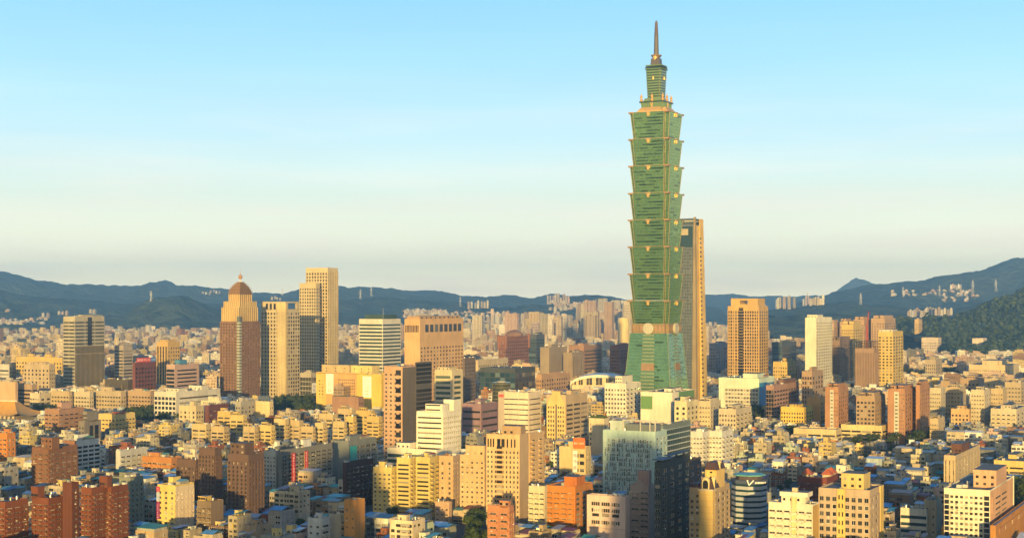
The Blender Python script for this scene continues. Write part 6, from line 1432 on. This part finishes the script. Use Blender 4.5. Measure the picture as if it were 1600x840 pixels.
def vary(c, r): 
    k = r.uniform(.82, 1.14); return (min(.78, c[0]*k*r.uniform(.95,1.05)), min(.78, c[1]*k), min(.78, c[2]*k*r.uniform(.93,1.07)), 1)
cands = []
for vi, v in enumerate(STREET_V[:-1]):
    for row in (0, 1):
        v0 = v+5.5+row*32
        u = -1560+rf.uniform(0, 8)
        while u < 1560:
            uu = [((u-s)+115) % 230-115 for s in (-1500,)]
            cat = rf.choices(('metal roofed house', 'row house', 'walk-up flats', 'shop house'), (44, 24, 12, 20) if v < 1300 else (27, 33, 20, 20))[0]
            P = rf.choice(PROTO[cat]); gapu = rf.choice((.4, .6, 1.5, 3.0))
            near_street = abs((((u+P['w']/2)+1500+115) % 230)-115) < 9+P['w']/2
            if not near_street:
                dep = v0+rf.uniform(0, 2.0) if row == 0 else v0+31-P['d']-rf.uniform(0, 2.0)
                x, y = uv2xy(u+P['w'], dep)            # near corner of faces a and b
                cands.append((y, x, cat, P))
            u += P['w']+gapu
cands.sort(key=lambda t: t[0])
COUNT = {'metal roofed house': 0, 'row house': 0, 'walk-up flats': 0, 'shop house': 0}
SINGLE = []   # leftovers for the mass
def put_house(x, y, cat, P):
    w_, d = P['w'], P['d']
    poly = [(x-w_*CB, y+w_*SB), (x, y), (x+d*SB, y+d*CB), (x-w_*CB+d*SB, y+w_*SB+d*CB)]
    pxs = [800+a/b_*F for a, b_ in poly]
    if min(y_ for _, y_ in poly) < 800 or max(pxs) < -130 or min(pxs) > 1730: return
    outside = max(pxs) < -4 or min(pxs) > 1604
    top = P['h']+4
    if 470+(HC-top)/y*F > 858: return
    if blocked(poly): return
    lim = zlimit(poly)
    sc = 1.0
    if top > lim:
        opts = [p for c in PROTO for p in PROTO[c] if p['h']+3.2 <= lim and p['w'] <= w_+1 and p['d'] <= d+1]
        if not opts: 
            if lim < 8: return
            sc = max(.62, lim/top)
            if top*sc > lim+3: return
        else:
            P = rf.choice(opts); cat = P['cat']
    OBST.append(dict(poly=[(a, b_) for a, b_ in poly], x0=0, x1=-1, pv=0, Y=-1, bb=(min(p[0] for p in poly), max(p[0] for p in poly), min(p[1] for p in poly), max(p[1] for p in poly))))
    OBST[-1]['poly'] = [(a*.999+(poly[0][0]+poly[2][0])/2*.001, b_*.999+(poly[0][1]+poly[2][1])/2*.001) for a, b_ in poly]
    cn = rf.choices(COLN, COLW)[0]; rn = rf.choices(list(RC), (18, 14, 20, 14, 9, 12, 6, 8, 6))[0]
    if COUNT[cat] >= 295 or outside: SINGLE.append((x, y, P, HC_[cn], sc)); return
    full = y < 1290
    py = 470+(HC-P['h']*.5)/y*F; px = sum(pxs)/4
    rd = {'sheet': f'{rn} sheet roof', 'hut': 'stair hut on its roof', 'awning': f'{rn} roof awning', 'flat': 'flat roof'}[P['roof']]
    rdl = rd
    kind = {'metal roofed house': 'house', 'row house': 'row house', 'walk-up flats': 'walk-up flats', 'shop house': 'shop house'}[cat]
    if P['roof'] == 'sheet' and not full: rdl = 'sheet roof'
    if P['roof'] == 'awning' and not full: rdl = 'roof awning'
    lab = None
    for stem_ in (f"{cn} {NUM[P['nf']]}-storey {kind} with {rdl}", f"{cn} {NUM[P['nf']]}-storey {kind}", f"{cn} {kind} with {rdl}", f"{cn} {NUM[P['nf']]}-storey {kind} with {len(P['tanks'])} tanks" if len(P['tanks']) > 1 else f"plain {cn} {NUM[P['nf']]}-storey {kind}"):
        lab = where(px, py, y, True, stem_)
        if lab: break
    if not lab: SINGLE.append((x, y, P, HC_[cn], sc)); return
    COUNT[cat] += 1
    name = {'metal roofed house': 'metal_roof_house', 'row house': 'row_house', 'walk-up flats': 'walk_up_flats', 'shop house': 'shop_house'}[cat]
    grp = {'metal roofed house': 'sheet roofed houses', 'row house': 'low row houses', 'walk-up flats': 'walk-up blocks of flats', 'shop house': 'shop houses along the streets'}[cat]
    col = vary(HC_[cn], rf); rc = vary(RC[rn], rf)
    if full:
        t = thing(name, (x, y, 0), -B0, lab, cat, grp); t.scale = (1, 1, sc)
        for nm, me, kd in P['parts']:
            o = link(nm, me, t); o.color = col if kd == 'w' else rc
            if nm == 'roof_clutter': o['kind'] = 'stuff'
            if nm == 'stair_house' and rf.random() < .6: o.color = vary(HC_[rf.choice(('cream', 'yellow', 'white', 'cream'))], rf)
            if nm == 'roof_room' and rf.random() < .5: o.color = vary(HC_['grey'], rf)
        fr = rf.choice((FRAME, FRAMEW, FRAMED))
        for kd, wx, wy, wz, ww, hh, side in P['wins']:
            if y < 1290 and (wz > P['h']-13):
                gm = win_mesh(kd, GL['std'], fr)
                if side == 0: link('window', gm, t, (wx, -.03, wz), 0, (ww, 1, hh))
                else: link('window', gm, t, (.03, wy, wz), R(90), (ww, 1, hh))
        for (tx, ty) in P['tanks']: link('water_tank', tank_mesh(), t, (tx, ty, P['h']+.1))
    else:
        o = link(name, sheet_one(P), None, (x, y, 0), -B0, (1, 1, sc)); o.color = col
        tag(o, lab, cat, grp)
for y, x, cat, P in cands:
    put_house(x, y, cat, P)
ns = 0
for _ in range(900):
    if ns >= 110: break
    if rf.random() < .5: u, v = rf.choice(STREET_U)+rf.choice((-10.5, 10.5)), rf.uniform(700, 1900)
    else: u, v = rf.uniform(-900, 900), rf.choice(STREET_V[2:20])+rf.choice((-4.6, 4.6))
    x, y = uv2xy(u, v); px = 800+x/y*F if y > 1 else -99
    if y < 960 or y > 1900 or not 0 < px < 1600: continue
    pl4 = [(x-2, y-2), (x+2, y-2), (x+2, y+2), (x-2, y+2)]
    if blocked(pl4) or zlimit(pl4) < 6: continue
    py = 470+(HC-6)/y*F; lab = where(px, py, y, True, rf.choice(('green street tree', 'small dark tree', 'leafy round tree', 'young street tree')))
    if lab: ns += 1; tree(x, y, rf.uniform(.7, 1.1), lab, 'street trees', rf)
print('houses', COUNT, 'mass', len(SINGLE))
# ------------------------------------------------------------------ the city behind
CITY = city_mat('city_block_wall'); CITYA = city_mat('far_city_wall', True)
def block_mesh(parts, mat=None):
    """parts: (x0,x1,y0,y1,z0,z1) boxes with wall coordinates in metres; roofs plain (v below zero)."""
    V, Fc, UV = [], [], []
    for x0, x1, y0, y1, z0, z1 in parts:
        i = len(V); V += [(x0,y0,z0),(x1,y0,z0),(x1,y1,z0),(x0,y1,z0),(x0,y0,z1),(x1,y0,z1),(x1,y1,z1),(x0,y1,z1)]
        Fc += [(i,i+1,i+5,i+4),(i+1,i+2,i+6,i+5),(i+2,i+3,i+7,i+6),(i+3,i,i+4,i+7),(i+4,i+5,i+6,i+7)]
        h = z1-z0; hv = h if h > 6 else 0
        for L_ in (x1-x0, y1-y0, x1-x0, y1-y0): UV += [(0,0),(L_,0),(L_,hv-1 if hv else -9),(0,hv-1 if hv else -9)] if hv else [(0,-9)]*4
        UV += [(0,-9)]*4
    return V, Fc, UV
def make_block(r, w_, d, h):
    P = [(-w_, 0, 0, d, 0, h)]
    P += [(-w_, 0, -.0, .4, h, h+1.1), (-.4, 0, .4, d, h, h+1.1), (-w_, -w_+.4, .4, d, h, h+1.1), (-w_+.4, -.4, d-.4, d, h, h+1.1)]
    for _ in range(r.randint(1, 3)):
        bw, bd, bh = w_*r.uniform(.15, .4), d*r.uniform(.2, .4), r.uniform(2.5, 5.5); x, y = -w_*r.uniform(.45, .95), d*r.uniform(.1, .6); P.append((x, x+bw, y, min(y+bd, d-.5), h, h+bh))
    n = r.randint(0, 3)
    for i in range(n):                    # projecting bays
        u = -w_*(.12+.76*(i+.5)/max(n, 1)); P.append((u-w_*.07, u+w_*.07, -1.2, 0, 0, h-r.uniform(.2, 3)))
    if r.random() < .6: P.append((0, 1.3, d*.3, d*.7, 0, h-1))
    return P
BLK = []
rb = random.Random(55)
for (w_, d, h) in [(18,16,14),(24,15,16),(16,18,20),(28,16,22),(22,20,26),(20,18,32),(30,18,30),(18,18,40),(24,22,46),(34,16,24),(40,18,18),(20,20,36),(15,15,12),(26,14,12),(22,18,54),(36,20,34)]:
    P = make_block(rb, w_, d, h); V, Fc, UV = block_mesh(P)
    me = bpy.data.meshes.new('city_block'); me.from_pydata(V, [], Fc); uvl = me.uv_layers.new(name='UVMap')
    uvl.data.foreach_set('uv', np.array(UV, dtype=np.float32).ravel()); me.materials.append(CITY); me.update(); BLK.append((w_, d, h, me, P))
CC = {'cream': (.56,.49,.37), 'white': (.68,.65,.58), 'beige': (.48,.40,.29), 'pink': (.52,.38,.30), 'tan': (.42,.31,.21), 'yellow': (.58,.46,.24), 'grey': (.34,.33,.32), 'brown': (.27,.17,.12), 'dark': (.12,.12,.13), 'brick': (.30,.15,.10)}
CW = (26, 16, 17, 9, 10, 10, 4, 4, 2, 3)
nblk = 0; MASS = []
def hill_clear(px, Y):
    if Y > 6900 and px < 110: return False
    if Y > 7300 and px < 470: return False
    if Y > 3850 and px > 1385-max(0, (Y-3850))*.02: return False
    if Y > 5400 and px > 1170: return False
    return Y < 8600
grid = []
Y = 1780.0
while Y < 8600:
    step = 32 if Y < 3200 else (37 if Y < 5000 else 45)
    X = -(.36*Y)
    while X < .36*Y:
        grid.append((Y+rb.uniform(0, step*.75), X+rb.uniform(0, step*.5))); X += step*rb.uniform(.85, 1.25)
    Y += step*.95
grid.sort()
placed = []
cell = {}
for Y, X in grid:
    px = 800+X/Y*F
    if not (-130 < px < 1730) or not hill_clear(px, Y): continue
    far = Y > 3300
    # low by default, with scattered mid rises, taller and denser far off in the middle
    tall = rb.random()
    pool = [b_ for b_ in BLK if (b_[2] <= 24 if tall < (.80 if Y < 2600 else .66) else (b_[2] <= 40 if tall < .93 else True))]
    w_, d, h, me, P = rb.choice(pool)
    sc = rb.uniform(.8, 1.15); hs = rb.uniform(.8, 1.25)
    if Y > 5200 and 640 < px < 1000 and rb.random() < .35: hs *= rb.uniform(1.4, 2.6)
    if Y > 4200: sc *= .8
    rot = R(BETA+rb.choice((0, 0, 0, 0, -9, 14, -27)))
    ca, sa = math.cos(rot), math.sin(rot)
    poly = [(X+a*ca+b_*sa, Y-a*sa+b_*ca) for a, b_ in ((-w_*sc, 0), (0, 0), (0, d*sc), (-w_*sc, d*sc))]
    if blocked(poly): continue
    ctr = ((poly[0][0]+poly[2][0])/2, (poly[0][1]+poly[2][1])/2); rad = math.hypot(w_, d)*sc*.5
    key = (int(ctr[0]//60), int(ctr[1]//60)); bad = False
    for i in (-1, 0, 1):
        for j in (-1, 0, 1):
            for q_ in cell.get((key[0]+i, key[1]+j), ()):
                if math.hypot(q_[0]-ctr[0], q_[1]-ctr[1]) < rad+q_[2] and sat(poly, q_[3]): bad = True
    if bad: continue
    lim = zlimit(poly)
    if (h*hs+4) > lim:
        hs = (lim-4)/h
        if hs*h < 6.5: continue
        if hs < .45: hs = .45 if .45*h+3 < lim else hs
    cell.setdefault(key, []).append((*ctr, rad, poly))
    cn = rb.choices(list(CC), CW)[0]; col = vary(CC[cn], rb)
    if nblk < 290 and Y < 3600 and -4 < px < 1612:
        hh = h*hs; size = 'low' if hh < 15 else ('mid-rise' if hh < 28 else 'tall')
        py = 470+(HC-hh*.5)/Y*F
        wd = 'long' if w_ > 29 else ('slim' if w_ < 17 else 'square')
        lab = None
        for st in (f'{size} {wd} {cn} city block', f'{size} {cn} city block', f'{wd} {cn} city building', f'{cn} building with roof boxes'):
            lab = where(px, py, Y, True, st)
            if lab: break
        if lab:
            nblk += 1; o = link('city_block', me, None, (X, Y, 0), -rot, (sc, sc, hs)); o.color = col; tag(o, lab, 'city block', 'blocks of the middle city'); continue
    MASS.append((X, Y, rot, P, sc, hs, col, 0.0))
for x, y, P, c, sc in SINGLE:
    w_, d, h = P['w'], P['d'], P['h']
    pp = make_block(rb, w_, d, h)
    MASS.append((x, y, B0, pp, 1.0, sc, vary(c, rb), 0.0))
from mathutils.bvhtree import BVHTree
bvs = [BVHTree.FromPolygons([v.co.copy() for v in o.data.vertices], [tuple(p.vertices) for p in o.data.polygons]) for o in HILLS]
def on_hill(px, py):
    d = Vector(((px-800)/F, 1, -(py-HOR)/F)).normalized(); best = None
    for bv in bvs:
        h = bv.ray_cast(Vector((0, 0, HC)), d)
        if h[0] is not None and (best is None or h[0].y < best.y): best = h[0]
    return best
# towns on the hill shoulders: (px0, px1, py_top, py_bottom, Y, n)
for (xa, xb, ya, yb, Yh, n) in ((632,702,483,497,7600,90),(731,766,469,482,8300,7),(700,800,486,498,7900,40),(855,892,458,474,8200,9),(860,985,468,486,7800,70),(1142,1200,470,490,6900,30),(1213,1222,462,482,6500,3),(1224,1246,455,482,6400,3),(1255,1290,460,476,7000,9),
        (1420,1450,481,495,5600,9),(1448,1490,478,492,5700,9),(1395,1530,452,463,8600,46),(1486,1504,443,452,8800,6),(1475,1520,460,472,8400,18),(0,12,497,506,7000,5),(15,75,496,508,7400,26),(66,78,486,498,7700,2),(90,108,485,492,7900,3),(115,150,500,508,7600,6),(138,152,483,491,8000,2),(10,16,482,486,9000,3),(328,345,453,458,9000,4),(424,440,463,468,9200,4),(315,330,455,460,9300,3)):
    for i in range(n):
        px = xa+(xb-xa)*(i+.5)/n if n < 12 else rb.uniform(xa, xb)
        pyb = yb-(rb.uniform(-1.5, 1.5) if n < 12 else (yb-ya)*.75*rb.random())
        hit = on_hill(px, pyb)
        if hit is None: hit = Vector(((px-800)/F*Yh, Yh, HC-(pyb-HOR)/F*Yh))
        k = F/hit.y; hgt = (yb-ya)*rb.uniform(.6, .95)/k if n < 12 else min((yb-ya)*.3, 5)/k*rb.uniform(.4, 1.1)
        w_ = max(12, min(46, (xb-xa)/n/k*rb.uniform(.45, .7))) if n < 12 else rb.uniform(12, 26)
        zt = hit.z+hgt
        MASS.append((hit.x, hit.y, R(rb.uniform(5, 40)), [(-w_,0,0,w_*.8,hit.z-14,zt),(-w_*.7,-w_*.3,w_*.2,w_*.6,zt,zt+4)], 1, 1, vary(CC[rb.choice(('cream','white','pink','beige'))], rb), 0))
# the denser, taller quarter in the middle distance
for i in range(85):
    px = 800+185*rb.random()**.75; Yq = rb.uniform(5000, 8200); k = F/Yq
    if i > 68: px = rb.uniform(560, 800)
    top = (rb.uniform(466, 478) if i % 7 == 0 else rb.uniform(482, 506)) if px > 850 else rb.uniform(486, 508); zt = HC-(top-HOR)/k
    if zt < 25: continue
    w_ = rb.uniform(18, 52); X = (px-800)/k
    P = [(-w_, 0, 0, 18, 0, zt)]+[(-w_*(a_+.22), -w_*a_, -3, 9, 0, zt+rb.uniform(-4, 6)) for a_ in ((.08, .5), (.1, .4, .7))[w_ > 34]]
    MASS.append((X, Yq, R(BETA+rb.choice((0, -10, 12))), P, 1, 1, vary(CC[rb.choices(('cream','pink','white','beige','yellow','tan'), (30,18,16,16,10,8))[0]], rb), 0))
V, Fc, UV, CO = [], [], [], []
for X, Y, rot, P, sc, hs, col, zb in MASS:
    if Y > 4200: P = P[:4] if len(P) > 4 else P
    v, f, u = block_mesh(P); ca, sa = math.cos(rot), math.sin(rot); base = len(V)
    V += [(X+(a*ca+b_*sa)*sc, Y+(-a*sa+b_*ca)*sc, z*hs) for a, b_, z in v]; Fc += [tuple(base+i for i in q_) for q_ in f]; UV += u; CO += [col]*(len(f)*4)
me = bpy.data.meshes.new('distant_city'); me.from_pydata(V, [], Fc)
uvl = me.uv_layers.new(name='UVMap'); uvl.data.foreach_set('uv', np.array(UV, dtype=np.float32).ravel())
ca_ = me.color_attributes.new('block_colour', 'FLOAT_COLOR', 'CORNER'); ca_.data.foreach_set('color', np.array(CO, dtype=np.float32).ravel())
me.materials.append(CITYA); me.update(); tag(link('distant_city', me), kind='stuff')
print('blocks', nblk, 'mass', len(MASS))
# ------------------------------------------------------------------ pylons on the ridges
def pylon_mesh():
    q = MB(); m = plain('pylon_steel', (.62,.62,.60), .5)
    for (sx, sy) in ((1,1),(1,-1),(-1,-1),(-1,1)): q.bar((sx*5,sy*5,-12),(sx*1,sy*1,44),.55,m); q.bar((sx*1,sy*1,44),(0,0,56),.45,m)
    for z, w_ in ((30,9),(38,8),(46,7)): q.bar((-w_,0,z),(w_,0,z),.5,m); q.bar((-w_,0,z),(0,0,z+4),.3,m); q.bar((w_,0,z),(0,0,z+4),.3,m)
    for j in range(6): s0, s1 = 5-j*.65, 5-(j+1)*.65; z0, z1 = -6+j*8, 2+j*8; q.bar((-s0,-s0,z0),(s1,-s1,z1),.3,m); q.bar((s0,-s0,z0),(-s1,-s1,z1),.3,m)
    return q.mesh('power_pylon')
PY = pylon_mesh()
for (px, py, Y_, s, lab) in ((1345,476,7000,1.0,'pale lattice pylon on the low dark ridge behind the red crane'),(1411,464,8600,1.1,'pylon standing among the white hillside houses'),(1468,462,8500,1.1,'pylon on the slope below the twin hillside towers'),(1520,458,8200,1.3,'tallest pylon on the blue slope above the wooded hill'),
        (1556,455,8200,1.2,'pylon farther up the blue slope, near the steep summit'),(236,470,10000,1.2,'thin pylon on the far ridge beside the crowned brown tower'),(441,462,10500,1.1,'thin pylon on the far ridge above the pale paired tower'),(563,467,10300,1.2,'pylon on the far ridge behind the white and green banded tower'),(580,462,10500,1.2,'second ridge pylon above the banded tower, a little higher'),(719,478,8800,1.0,'small pylon on the slope beside the four pale hill blocks'),(1262,474,7400,1.0,'small pylon near the hazy blocks right of the hotel')):
    hit = on_hill(px, py)
    if hit is not None: s *= max(.8, min(1.6, hit.y/Y_))
    o = link('power_pylon', PY, None, hit if hit is not None else ((px-800)/F*Y_, Y_, HC-(py-HOR)/F*Y_), R(20), (s, s, s)); tag(o, lab.replace('right of the hotel', 'beyond the golden hotel'), 'pylon', 'power pylons on the hills')
# ------------------------------------------------------------------ haze
q = MB(); hm, nt, b_ = newmat('haze'); nt.nodes.remove(b_)
vol = nt.nodes.new('ShaderNodeVolumePrincipled'); vol.inputs['Color'].default_value = (.62,.87,.93,1); vol.inputs['Density'].default_value = HAZE; vol.inputs['Anisotropy'].default_value = 0.65
nt.links.new(vol.outputs[0], nt.nodes['Material Output'].inputs['Volume'])
q.box(-6900, 6900, -2400, 17600, -8, 560, hm, nobase=False); hz = q.obj('haze'); tag(hz, kind='stuff')
